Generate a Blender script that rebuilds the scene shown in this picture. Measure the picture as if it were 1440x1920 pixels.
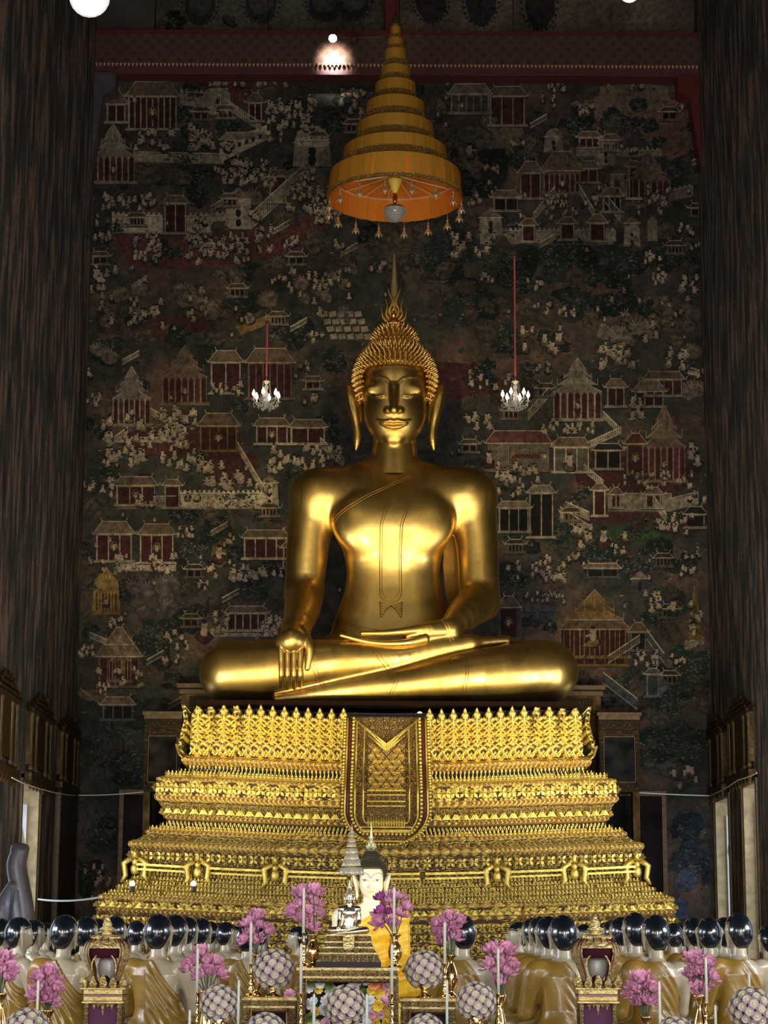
import bpy, bmesh, math, random
import numpy as np
from mathutils import Vector, Matrix
from mathutils.bvhtree import BVHTree

for o in list(bpy.data.objects):
    bpy.data.objects.remove(o)
scn = bpy.context.scene
COL = scn.collection
PI = math.pi

# ------------------------------------------------------------------ camera
FPX = 4000.0                      # focal length in pixels of the 1440x1920 frame
TILT = math.atan(805 / 4000.0)
ROLL = 0.005
CZ = 1.5
_f = Vector((0, math.cos(TILT), math.sin(TILT)))
_u0 = Vector((0, -math.sin(TILT), math.cos(TILT)))
_r0 = Vector((1, 0, 0))
_r = _r0 * math.cos(ROLL) + _u0 * math.sin(ROLL)
_u = -_r0 * math.sin(ROLL) + _u0 * math.cos(ROLL)
cam_d = bpy.data.cameras.new('camera')
cam = bpy.data.objects.new('camera', cam_d)
COL.objects.link(cam)
cam_d.sensor_fit = 'VERTICAL'
cam_d.sensor_height = 36
cam_d.lens = 36 * FPX / 1920
cam_d.clip_end = 200
cam.matrix_world = Matrix(((_r.x, _u.x, -_f.x, 0), (_r.y, _u.y, -_f.y, 0), (_r.z, _u.z, -_f.z, CZ), (0, 0, 0, 1)))
scn.camera = cam

# ------------------------------------------------------------------ world, lights, exposure
w = bpy.data.worlds.new('world'); scn.world = w; w.use_nodes = True
w.node_tree.nodes['Background'].inputs[0].default_value = (0.62, 0.72, 0.9, 1)
w.node_tree.nodes['Background'].inputs[1].default_value = 2.6

def area(name, loc, target, sx, sy, power, col=(1, 1, 1), spread=180):
    l = bpy.data.lights.new(name, 'AREA'); l.shape = 'RECTANGLE'; l.size = sx; l.size_y = sy
    l.energy = power; l.color = col; l.spread = math.radians(spread)
    o = bpy.data.objects.new(name, l); COL.objects.link(o); o.location = loc
    d = Vector(target) - Vector(loc)
    o.rotation_euler = d.to_track_quat('-Z', 'Y').to_euler()
    return o

def spot(name, loc, target, power, col=(1, 1, 1), ang=40, blend=0.5, r=0.15):
    l = bpy.data.lights.new(name, 'SPOT'); l.energy = power; l.color = col
    l.spot_size = math.radians(ang); l.spot_blend = blend; l.shadow_soft_size = r
    o = bpy.data.objects.new(name, l); COL.objects.link(o); o.location = loc
    d = Vector(target) - Vector(loc)
    o.rotation_euler = d.to_track_quat('-Z', 'Y').to_euler()
    return o

# daylight through the three tall doors behind the photographer
area('door_daylight', (0, -5.2, 3.0), (0, 30, 5.5), 3.0, 5.0, 1350, (1.0, 0.95, 0.87))
area('door_daylight', (-6.3, -5.2, 3.0), (-2, 30, 5.5), 2.4, 5.0, 900, (1.0, 0.96, 0.90))
area('door_daylight', (6.3, -5.2, 3.0), (2, 30, 5.5), 2.4, 5.0, 900, (1.0, 0.96, 0.90))
# daylight through the open side windows
for wy in (2.5, 8.6, 14.7, 20.8):
    area('window_daylight', (-5.6, wy, 2.7), (0, wy + 4.0, 5.6), 3.4, 1.3, 270, (0.98, 0.98, 1.0))
    area('window_daylight', (5.55, wy, 2.7), (0, wy + 4.0, 5.6), 3.4, 1.3, 270, (0.98, 0.98, 1.0))
for sx in (-1, 1):
    area('window_daylight', (sx * 5.45, 29.6, 3.6), (sx * 2.6, 34.5, 5.6), 1.3, 3.0, 110, (0.95, 0.97, 1.0), 110)
# floodlights behind the disciples that wash the pedestal in warm yellow
for sx in (-1, 1):
    spot('pedestal_flood', (sx * 2.9, 25.6, 2.5), (sx * 2.1, 33.0, 5.9), 3700, (1.0, 0.84, 0.40), 46, 1.0, 0.35)
spot('pedestal_flood', (0.1, 26.6, 2.6), (0.1, 33.0, 5.4), 330, (1.0, 0.84, 0.42), 44, 1.0, 0.3)
# spotlights high on the side walls, aimed at the statue
spot('statue_flood', (-5.0, 22.0, 12.5), (0.0, 34.5, 7.5), 120, (1.0, 0.90, 0.66), 34, 0.7, 0.45)
spot('statue_flood', (5.0, 22.0, 12.5), (0.2, 34.5, 7.5), 120, (1.0, 0.90, 0.66), 34, 0.7, 0.45)

# added fill spots without fixtures, out of view, to brighten the parasol
for sx in (-1, 1):
    spot('parasol_fill', (sx * 4.0, 22.0, 14.5), (0.2, 34.4, 12.8), 330, (1.0, 0.93, 0.8), 26, 0.9, 0.3)
scn.view_settings.view_transform = 'Standard'
scn.view_settings.look = 'None'
scn.view_settings.gamma = 1
scn.view_settings.use_curve_mapping = False
scn.view_settings.exposure = 0.0

# ------------------------------------------------------------------ projection helpers
def ray(px, py):
    return _f + _r * ((px - 720) / FPX) + _u * ((960 - py) / FPX)
def at(px, py, Y):
    d = ray(px, py); t = Y / d.y
    return Vector((d.x * t, Y, CZ + d.z * t))
def atx(px, py, X):
    d = ray(px, py); t = X / d.x
    return Vector((X, d.y * t, CZ + d.z * t))
def atz(px, py, Z):
    d = ray(px, py); t = (Z - CZ) / d.z
    return Vector((d.x * t, d.y * t, Z))
def PX(Y):
    return (Y * math.cos(TILT)) / FPX * 1.02          # metres per photo pixel near depth Y

# ------------------------------------------------------------------ material helpers
MATS = {}
def newmat(name):
    m = bpy.data.materials.new(name); m.use_nodes = True
    nt = m.node_tree
    b = nt.nodes['Principled BSDF']
    return m, nt, b
def L(h):
    r, g, b = h
    f = lambda c: ((c / 255) / 12.92 if c <= 10 else (((c / 255) + 0.055) / 1.055) ** 2.4)
    return (f(r), f(g), f(b), 1)
def simple(name, col, rough=0.5, metal=0.0, spec=0.5, noise=0.0, nscale=8.0, bump=0.0, bscale=30.0, emit=None, estr=0, coat=0, trans=0):
    m, nt, b = newmat(name)
    c = col if len(col) == 4 else (*col, 1)
    b.inputs['Base Color'].default_value = c
    b.inputs['Roughness'].default_value = rough
    b.inputs['Metallic'].default_value = metal
    b.inputs['Specular IOR Level'].default_value = spec
    b.inputs['Coat Weight'].default_value = coat
    b.inputs['Transmission Weight'].default_value = trans
    tc = nt.nodes.new('ShaderNodeTexCoord')
    if noise:
        n = nt.nodes.new('ShaderNodeTexNoise'); n.inputs['Scale'].default_value = nscale; n.inputs['Detail'].default_value = 5
        nt.links.new(tc.outputs['Object'], n.inputs['Vector'])
        r = nt.nodes.new('ShaderNodeMapRange'); r.inputs['From Min'].default_value = 0.3; r.inputs['From Max'].default_value = 0.7
        r.inputs['To Min'].default_value = 1 - noise; r.inputs['To Max'].default_value = 1 + noise * 0.6
        nt.links.new(n.outputs['Fac'], r.inputs['Value'])
        mx = nt.nodes.new('ShaderNodeVectorMath'); mx.operation = 'SCALE'
        mx.inputs[0].default_value = c[:3]
        nt.links.new(r.outputs[0], mx.inputs['Scale'])
        nt.links.new(mx.outputs[0], b.inputs['Base Color'])
    if bump:
        n2 = nt.nodes.new('ShaderNodeTexNoise'); n2.inputs['Scale'].default_value = bscale; n2.inputs['Detail'].default_value = 3
        nt.links.new(tc.outputs['Object'], n2.inputs['Vector'])
        bp = nt.nodes.new('ShaderNodeBump'); bp.inputs['Strength'].default_value = bump; bp.inputs['Distance'].default_value = 0.02
        nt.links.new(n2.outputs['Fac'], bp.inputs['Height']); nt.links.new(bp.outputs[0], b.inputs['Normal'])
    if emit:
        b.inputs['Emission Color'].default_value = (*emit[:3], 1); b.inputs['Emission Strength'].default_value = estr
    MATS[name] = m
    return m

def node(nt, t, **kw):
    n = nt.nodes.new(t)
    for k, v in kw.items():
        setattr(n, k, v)
    return n
def mathn(nt, op, a, b=None, c=None):
    n = nt.nodes.new('ShaderNodeMath'); n.operation = op
    for i, v in enumerate((a, b, c)):
        if v is None: continue
        if isinstance(v, (int, float)): n.inputs[i].default_value = v
        else: nt.links.new(v, n.inputs[i])
    return n.outputs[0]

# ------------------------------------------------------------------ object helpers
def setp(o, label=None, cat=None, group=None, kind=None):
    if label: o['label'] = label
    if cat: o['category'] = cat
    if group: o['group'] = group
    if kind: o['kind'] = kind
    return o
def thing(name, label, cat, loc=(0, 0, 0), rotz=0.0, group=None):
    o = bpy.data.objects.new(name, None); COL.objects.link(o)
    o.empty_display_size = 0.1
    o.location = loc; o.rotation_euler = (0, 0, rotz)
    return setp(o, label, cat, group)
def link(name, me, parent=None, loc=None, **kw):
    o = bpy.data.objects.new(name, me); COL.objects.link(o)
    if parent is not None: o.parent = parent
    if loc is not None: o.location = loc
    setp(o, **kw)
    return o
def dup(root, loc=None, rotz=None, scale=None, label=None, group=None):
    kids = {}
    for ch in root.children: pass
    r = root.copy(); COL.objects.link(r)
    if loc is not None: r.location = loc
    if rotz is not None: r.rotation_euler = (0, 0, rotz)
    if scale is not None: r.scale = (scale,) * 3
    if label: r['label'] = label
    if group: r['group'] = group
    def rec(src, dst):
        for ch in list(src.children):
            c = ch.copy(); COL.objects.link(c); c.parent = dst
            rec(ch, c)
    rec(root, r)
    return r

class MB:
    def __init__(s): s.v = []; s.f = []; s.uv = None
    def add(s, vs, fs):
        o = len(s.v); s.v += [tuple(v) for v in vs]; s.f += [tuple(i + o for i in f) for f in fs]; return s
    def box(s, c, d, rz=0.0):
        x, y, z = d[0] / 2, d[1] / 2, d[2] / 2
        cs, sn = math.cos(rz), math.sin(rz)
        vs = [(c[0] + a * x * cs - b * y * sn, c[1] + a * x * sn + b * y * cs, c[2] + e * z) for a in (-1, 1) for b in (-1, 1) for e in (-1, 1)]
        return s.add(vs, [(0, 1, 3, 2), (4, 6, 7, 5), (0, 4, 5, 1), (2, 3, 7, 6), (0, 2, 6, 4), (1, 5, 7, 3)])
    def lathe(s, prof, c=(0, 0, 0), n=16, sy=1.0, cap=True):
        vs = []; fs = []
        for r, z in prof:
            for k in range(n):
                a = 2 * PI * k / n
                vs.append((c[0] + r * math.cos(a), c[1] + r * sy * math.sin(a), c[2] + z))
        m = len(prof)
        for i in range(m - 1):
            for k in range(n):
                k2 = (k + 1) % n
                fs.append((i * n + k, i * n + k2, (i + 1) * n + k2, (i + 1) * n + k))
        if cap:
            fs.append(tuple(range(n - 1, -1, -1))); fs.append(tuple((m - 1) * n + k for k in range(n)))
        return s.add(vs, fs)
    def tube(s, pts, r, n=6, cap=True, flat=None):
        pts = [Vector(p) for p in pts]; m = len(pts)
        rr = r if isinstance(r, (list, tuple)) else [r] * m
        vs = []; fs = []; up = None
        for i, p in enumerate(pts):
            t = (pts[min(i + 1, m - 1)] - pts[max(i - 1, 0)])
            if t.length < 1e-9: t = Vector((0, 0, 1))
            t.normalize()
            if up is None:
                up = Vector((0, 0, 1)) if abs(t.z) < 0.9 else Vector((0, 1, 0))
            a = t.cross(up)
            if a.length < 1e-6: a = t.cross(Vector((1, 0, 0)))
            a.normalize(); b = t.cross(a).normalized(); up = -b if False else a.cross(t)
            for k in range(n):
                g = 2 * PI * k / n
                vs.append(p + a * math.cos(g) * rr[i] + b * math.sin(g) * rr[i] * (flat or 1))
        for i in range(m - 1):
            for k in range(n):
                k2 = (k + 1) % n
                fs.append((i * n + k, i * n + k2, (i + 1) * n + k2, (i + 1) * n + k))
        if cap:
            fs.append(tuple(range(n - 1, -1, -1))); fs.append(tuple((m - 1) * n + k for k in range(n)))
        return s.add(vs, fs)
    def sphere(s, c, r, n=12, m=8, sc=(1, 1, 1)):
        vs = [(c[0], c[1], c[2] + r * sc[2])]; fs = []
        for i in range(1, m):
            th = PI * i / m
            for k in range(n):
                a = 2 * PI * k / n
                vs.append((c[0] + r * sc[0] * math.sin(th) * math.cos(a), c[1] + r * sc[1] * math.sin(th) * math.sin(a), c[2] + r * sc[2] * math.cos(th)))
        vs.append((c[0], c[1], c[2] - r * sc[2]))
        for k in range(n): fs.append((0, 1 + k, 1 + (k + 1) % n))
        for i in range(m - 2):
            for k in range(n):
                a = 1 + i * n + k; b = 1 + i * n + (k + 1) % n
                fs.append((a, a + n, b + n, b))
        l = len(vs) - 1
        for k in range(n): fs.append((l, 1 + (m - 2) * n + (k + 1) % n, 1 + (m - 2) * n + k))
        return s.add(vs, fs)
    def xf(s, M, start=0):
        for i in range(start, len(s.v)):
            s.v[i] = tuple(M @ Vector(s.v[i]))
        return s
    def mesh(s, name, mat=None, smooth=False, origin=None, recalc=True):
        me = bpy.data.meshes.new(name)
        vs = s.v
        if origin is not None:
            ox, oy, oz = origin
            vs = [(a - ox, b - oy, c - oz) for a, b, c in vs]
        me.from_pydata(vs, [], s.f)
        if recalc and len(s.f) < 60000:
            bm = bmesh.new(); bm.from_mesh(me); bmesh.ops.recalc_face_normals(bm, faces=bm.faces); bm.to_mesh(me); bm.free()
        if smooth: me.shade_smooth()
        if mat: me.materials.append(mat)
        return me
    def build(s, name, mat, parent=None, smooth=False, origin=None, loc=None, **kw):
        return link(name, s.mesh(name, mat, smooth, origin), parent, loc, **kw)

def smooth_by_angle(o, deg=40):
    me = o.data
    me.shade_smooth()
    me.set_sharp_from_angle(angle=math.radians(deg))

# ------------------------------------------------------------------ signed distance modelling
class Field:
    def __init__(s, lo, hi, h):
        s.lo = np.array(lo, float); s.h = h
        s.n = np.ceil((np.array(hi, float) - s.lo) / h).astype(int) + 1
        s.D = np.full(s.n, 1.0, np.float32)
    def block(s, lo, hi):
        a = np.clip(np.floor((np.array(lo) - s.lo) / s.h).astype(int), 0, s.n)
        b = np.clip(np.ceil((np.array(hi) - s.lo) / s.h).astype(int) + 1, 0, s.n)
        sl = tuple(slice(a[i], b[i]) for i in range(3))
        ax = [(s.lo[i] + s.h * np.arange(a[i], b[i])).astype(np.float32) for i in range(3)]
        return sl, ax[0][:, None, None], ax[1][None, :, None], ax[2][None, None, :]
    def comb(s, sl, d, k, mode='add'):
        A = s.D[sl]
        if A.size == 0: return
        if mode == 'add':
            if k > 0:
                hh = np.clip(0.5 + 0.5 * (A - d) / k, 0, 1)
                s.D[sl] = A + (d - A) * hh - k * hh * (1 - hh)
            else: s.D[sl] = np.minimum(A, d)
        elif mode == 'sub':
            if k > 0:
                hh = np.clip(0.5 - 0.5 * (A + d) / k, 0, 1)
                s.D[sl] = A + (-d - A) * hh + k * hh * (1 - hh)
            else: s.D[sl] = np.maximum(A, -d)
    def cap(s, a, b, ra, rb=None, k=0.05, mode='add', sq=None):
        """tapered capsule; sq=(axis index, factor) squashes that axis"""
        rb = ra if rb is None else rb
        a = np.array(a, float); b = np.array(b, float)
        m = max(ra, rb) * (max(1, sq[1]) if sq else 1) + k + 2 * s.h
        sl, x, y, z = s.block(np.minimum(a, b) - m, np.maximum(a, b) + m)
        P = [x - a[0], y - a[1], z - a[2]]; ba = b - a
        q = [1.0, 1.0, 1.0]
        if sq: q[sq[0]] = 1.0 / sq[1]
        bb = sum((ba[i] * q[i]) ** 2 for i in range(3)) + 1e-12
        t = np.clip(sum(P[i] * q[i] * ba[i] * q[i] for i in range(3)) / bb, 0, 1)
        d = np.sqrt(sum(((P[i] - ba[i] * t) * q[i]) ** 2 for i in range(3))) - (ra + (rb - ra) * t)
        if sq and sq[1] < 1: d = d * sq[1]
        s.comb(sl, d.astype(np.float32), k, mode); return s
    def chain(s, pts, rs, k=0.02, mode='add', sq=None):
        if len(pts) >= 3:
            P_ = [np.array(p, float) for p in pts]; R_ = list(rs) if isinstance(rs, (list, tuple)) else [rs] * len(P_); m = len(P_); np_, nr = [], []
            cm = lambda a, b, c, d, t: .5 * (2 * b + (c - a) * t + (2 * a - 5 * b + 4 * c - d) * t * t + (3 * b - a - 3 * c + d) * t ** 3)
            for i in range(m - 1):
                ia, id_ = max(i - 1, 0), min(i + 2, m - 1)
                for t in (0, .25, .5, .75): np_.append(cm(P_[ia], P_[i], P_[i + 1], P_[id_], t)); nr.append(max(1e-4, cm(R_[ia], R_[i], R_[i + 1], R_[id_], t)))
            pts = np_ + [P_[-1]]; rs = nr + [R_[-1]]
        rs = list(rs) if isinstance(rs, (list, tuple)) else [rs] * len(pts)
        A = np.array([list(p) for p in pts], float); rm = max(rs); e = rm * (max(1, sq[1]) if sq else 1) + k + 2 * s.h
        sl, x, y, z = s.block(A.min(0) - e, A.max(0) + e)
        q = [1.0, 1.0, 1.0]
        if sq: q[sq[0]] = 1.0 / sq[1]
        D_ = None
        for i in range(len(A) - 1):
            a, ba = A[i], A[i + 1] - A[i]
            bb = sum((ba[c] * q[c]) ** 2 for c in range(3)) + 1e-12; P_ = [x - a[0], y - a[1], z - a[2]]
            t = np.clip(sum(P_[c] * (q[c] * q[c] * ba[c]) for c in range(3)) / bb, 0, 1)
            d = np.sqrt(sum(((P_[c] - ba[c] * t) * q[c]) ** 2 for c in range(3))) - (rs[i] + (rs[i + 1] - rs[i]) * t)
            D_ = d if D_ is None else np.minimum(D_, d)
        if sq and sq[1] < 1: D_ = D_ * sq[1]
        s.comb(sl, D_.astype(np.float32), k, mode)
        return s
    def ell(s, c, r, k=0.05, mode='add', rot=None):
        c = np.array(c, float); R = max(r) + k + 2 * s.h
        sl, x, y, z = s.block(c - R, c + R)
        P = [x - c[0], y - c[1], z - c[2]]
        if rot is not None:
            M = np.array(rot.inverted().to_3x3() if hasattr(rot, 'inverted') else rot)
            P = [M[i][0] * P[0] + M[i][1] * P[1] + M[i][2] * P[2] for i in range(3)]
        k0 = np.sqrt(sum((P[i] / r[i]) ** 2 for i in range(3))); k1 = np.sqrt(sum((P[i] / (r[i] ** 2)) ** 2 for i in range(3))) + 1e-6
        d = k0 * (k0 - 1) / k1
        s.comb(sl, d.astype(np.float32), k, mode); return s
    def stack(s, rows, k=0.05, p=2.0, smooth=False):
        """rows: (z, a, b, cx, cy) elliptical sections, z ascending"""
        rows = sorted(rows); zs = [r[0] for r in rows]
        amax = max(r[1] for r in rows); bmax = max(r[2] for r in rows)
        cx0 = rows[0][3]; cy0 = np.mean([r[4] for r in rows])
        sl, x, y, z = s.block((cx0 - amax - k - .3, cy0 - bmax - k - .4, zs[0] - k), (cx0 + amax + k + .3, cy0 + bmax + k + .4, zs[-1] + k))
        zz = z.ravel()
        g = np.exp(-.5 * (np.arange(-12, 13) / 4.5) ** 2); g /= g.sum()
        if smooth: it = lambda j: np.convolve(np.pad(np.interp(zz, zs, [r[j] for r in rows]), 12, 'edge'), g, 'valid').astype(np.float32)[None, None, :]
        else: it = lambda j: np.interp(zz, zs, [r[j] for r in rows])[None, None, :]
        # smooth the piecewise curve a little
        a, b, cx, cy = it(1), it(2), it(3), it(4)
        e = (np.abs((x - cx) / a) ** p + np.abs((y - cy) / b) ** p) ** (1 / p)
        d = (e - 1) * np.minimum(a, b)
        dz = np.maximum(zs[0] - zz, zz - zs[-1])[None, None, :]
        d = np.maximum(d, dz)
        s.comb(sl, d.astype(np.float32), k); return s
    def plane_cut(s, axis, val, keep_above=True):
        ax = (s.lo[axis] + s.h * np.arange(s.n[axis])).astype(np.float32)
        sh = [1, 1, 1]; sh[axis] = -1
        d = (val - ax if keep_above else ax - val).reshape(sh)
        s.D = np.maximum(s.D, d)
        return s
    def sample(s, p):
        q = (np.array(p) - s.lo) / s.h
        i = np.floor(q).astype(int)
        if (i < 0).any() or (i >= s.n - 1).any(): return 1.0
        f = q - i
        c = s.D[i[0]:i[0] + 2, i[1]:i[1] + 2, i[2]:i[2] + 2].astype(float)
        c = c[0] * (1 - f[0]) + c[1] * f[0]
        c = c[0] * (1 - f[1]) + c[1] * f[1]
        return float(c[0] * (1 - f[2]) + c[1] * f[2])
    def hit(s, px, py, off=0.0):
        """first surface point met by the sight line through a photo pixel"""
        y0, y1 = s.lo[1], s.lo[1] + s.h * (s.n[1] - 1)
        y = y0; st = s.h
        while y < y1:
            if s.sample(at(px, py, y)) < 0: break
            y += st
        else: return at(px, py, (y0 + y1) / 2)
        a, b = y - st, y
        for _ in range(8):
            m = (a + b) / 2
            if s.sample(at(px, py, m)) < 0: b = m
            else: a = m
        return at(px, py, b + off)
    def mesh(s, name, mat, origin=(0, 0, 0), smooth_it=4, D=None):
        D = s.D if D is None else D
        I8 = (D < 0)
        cnt = np.zeros(np.array(D.shape) - 1, np.int8)
        for a in (0, 1):
            for b in (0, 1):
                for c in (0, 1):
                    cnt += I8[a:D.shape[0] - 1 + a, b:D.shape[1] - 1 + b, c:D.shape[2] - 1 + c]
        act = (cnt > 0) & (cnt < 8)
        idx = np.full(act.shape, -1, np.int32)
        I, J, K = np.nonzero(act); n = len(I)
        idx[I, J, K] = np.arange(n)
        acc = np.zeros((n, 3)); ct = np.zeros(n)
        cr = [(a, b, c) for a in (0, 1) for b in (0, 1) for c in (0, 1)]
        for p in cr:
            for q in cr:
                if sum(q) - sum(p) == 1 and all(q[i] >= p[i] for i in range(3)):
                    va = D[I + p[0], J + p[1], K + p[2]]; vb = D[I + q[0], J + q[1], K + q[2]]
                    m = (va < 0) != (vb < 0)
                    t = va[m] / (va[m] - vb[m])
                    acc[m] += np.array(p) + t[:, None] * (np.array(q) - np.array(p)); ct[m] += 1
        V = s.lo + s.h * (np.stack([I, J, K], 1) + acc / ct[:, None]) - np.array(origin)
        Q = []
        for ax in range(3):
            o1, o2 = [i for i in range(3) if i != ax]
            A = np.take(I8, range(D.shape[ax] - 1), ax); B = np.take(I8, range(1, D.shape[ax]), ax)
            ch = np.nonzero(A != B); ins = A[ch]
            c = np.stack(ch, 1)
            ok = (c[:, o1] > 0) & (c[:, o2] > 0) & (c[:, o1] < D.shape[o1] - 1) & (c[:, o2] < D.shape[o2] - 1)
            c = c[ok]; ins = ins[ok]
            def cell(d1, d2):
                e = c.copy(); e[:, o1] -= d1; e[:, o2] -= d2
                return idx[e[:, 0], e[:, 1], e[:, 2]]
            q = np.stack([cell(1, 1), cell(0, 1), cell(0, 0), cell(1, 0)], 1)
            flip = ins if ax != 1 else ~ins
            q[~flip] = q[~flip][:, ::-1]
            Q.append(q)
        Q = np.concatenate(Q); Q = Q[(Q >= 0).all(1)]
        # relax
        for it in range(smooth_it):
            S = np.zeros_like(V); C = np.zeros(n)
            for i in range(4):
                a = Q[:, i]; b = Q[:, (i + 1) % 4]
                for c3 in range(3):
                    S[:, c3] += np.bincount(a, V[b, c3], n) + np.bincount(b, V[a, c3], n)
                C += np.bincount(a, minlength=n) + np.bincount(b, minlength=n)
            fac = 0.55 if it % 2 == 0 else -0.5
            V = V + fac * (S / np.maximum(C, 1)[:, None] - V)
        me = bpy.data.meshes.new(name)
        me.vertices.add(n); me.vertices.foreach_set('co', V.astype(np.float32).ravel())
        me.loops.add(len(Q) * 4); me.loops.foreach_set('vertex_index', Q.astype(np.int32).ravel())
        me.polygons.add(len(Q)); me.polygons.foreach_set('loop_start', np.arange(0, len(Q) * 4, 4, dtype=np.int32))
        me.update(calc_edges=True); me.validate()
        me.shade_smooth()
        if mat: me.materials.append(mat)
        return me
# ------------------------------------------------------------------ materials
def gold_mat(name, col, rough=0.28, mottling=0.25, nscale=1.4, bump=0.08, bscale=5.0, rvar=0.14):
    m, nt, b = newmat(name)
    b.inputs['Metallic'].default_value = 1.0
    tc = node(nt, 'ShaderNodeTexCoord')
    mp = node(nt, 'ShaderNodeMapping'); mp.inputs['Scale'].default_value = (1.6, 1.6, 0.8)
    nt.links.new(tc.outputs['Object'], mp.inputs[0])
    n = node(nt, 'ShaderNodeTexNoise'); n.inputs['Scale'].default_value = nscale; n.inputs['Detail'].default_value = 8; n.inputs['Roughness'].default_value = 0.65
    nt.links.new(mp.outputs[0], n.inputs['Vector'])
    cr = node(nt, 'ShaderNodeValToRGB')
    cr.color_ramp.elements[0].position = 0.32; cr.color_ramp.elements[1].position = 0.68
    k = 1 - mottling
    cr.color_ramp.elements[0].color = (col[0] * k, col[1] * k * 0.94, col[2] * k * 0.8, 1)
    cr.color_ramp.elements[1].color = (*col, 1)
    nt.links.new(n.outputs['Fac'], cr.inputs[0]); nt.links.new(cr.outputs[0], b.inputs['Base Color'])
    r = node(nt, 'ShaderNodeMapRange'); r.inputs['From Min'].default_value = .3; r.inputs['From Max'].default_value = .7
    r.inputs['To Min'].default_value = rough + rvar; r.inputs['To Max'].default_value = rough - rvar * 0.4
    nt.links.new(n.outputs['Fac'], r.inputs['Value']); nt.links.new(r.outputs[0], b.inputs['Roughness'])
    if bump:
        n2 = node(nt, 'ShaderNodeTexNoise'); n2.inputs['Scale'].default_value = bscale; n2.inputs['Detail'].default_value = 4
        nt.links.new(tc.outputs['Object'], n2.inputs['Vector'])
        bp = node(nt, 'ShaderNodeBump'); bp.inputs['Strength'].default_value = bump; bp.inputs['Distance'].default_value = 0.05
        nt.links.new(n2.outputs['Fac'], bp.inputs['Height']); nt.links.new(bp.outputs[0], b.inputs['Normal'])
    MATS[name] = m
    return m

G_STATUE = gold_mat('statue_gold', (0.62, 0.41, 0.12), 0.34, 0.36)
G_LINE = gold_mat('incised_gold', (0.30, 0.16, 0.035), 0.45, bump=0)
G_HAIR = gold_mat('curl_gold', (0.80, 0.52, 0.16), 0.33, bump=0)
G_PED = gold_mat('pedestal_gold', (0.95, 0.74, 0.19), 0.50, 0.35, 5.0, 0.25, 30)
G_PALE = gold_mat('altar_gold', (0.70, 0.56, 0.26), 0.46, 0.4, 10, 0.4, 60)
G_BRASS = gold_mat('polished_brass', (0.90, 0.62, 0.26), 0.13, 0.12, 10, 0, 60, 0.03)
SILVER = gold_mat('silvered_metal', (0.66, 0.62, 0.50), 0.24, 0.12, 20, 0, 60, 0.03)
G_DULL = gold_mat('old_gilt_wood', (0.12, 0.075, 0.035), 0.6, 0.5, 4, 0.3, 20)

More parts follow.
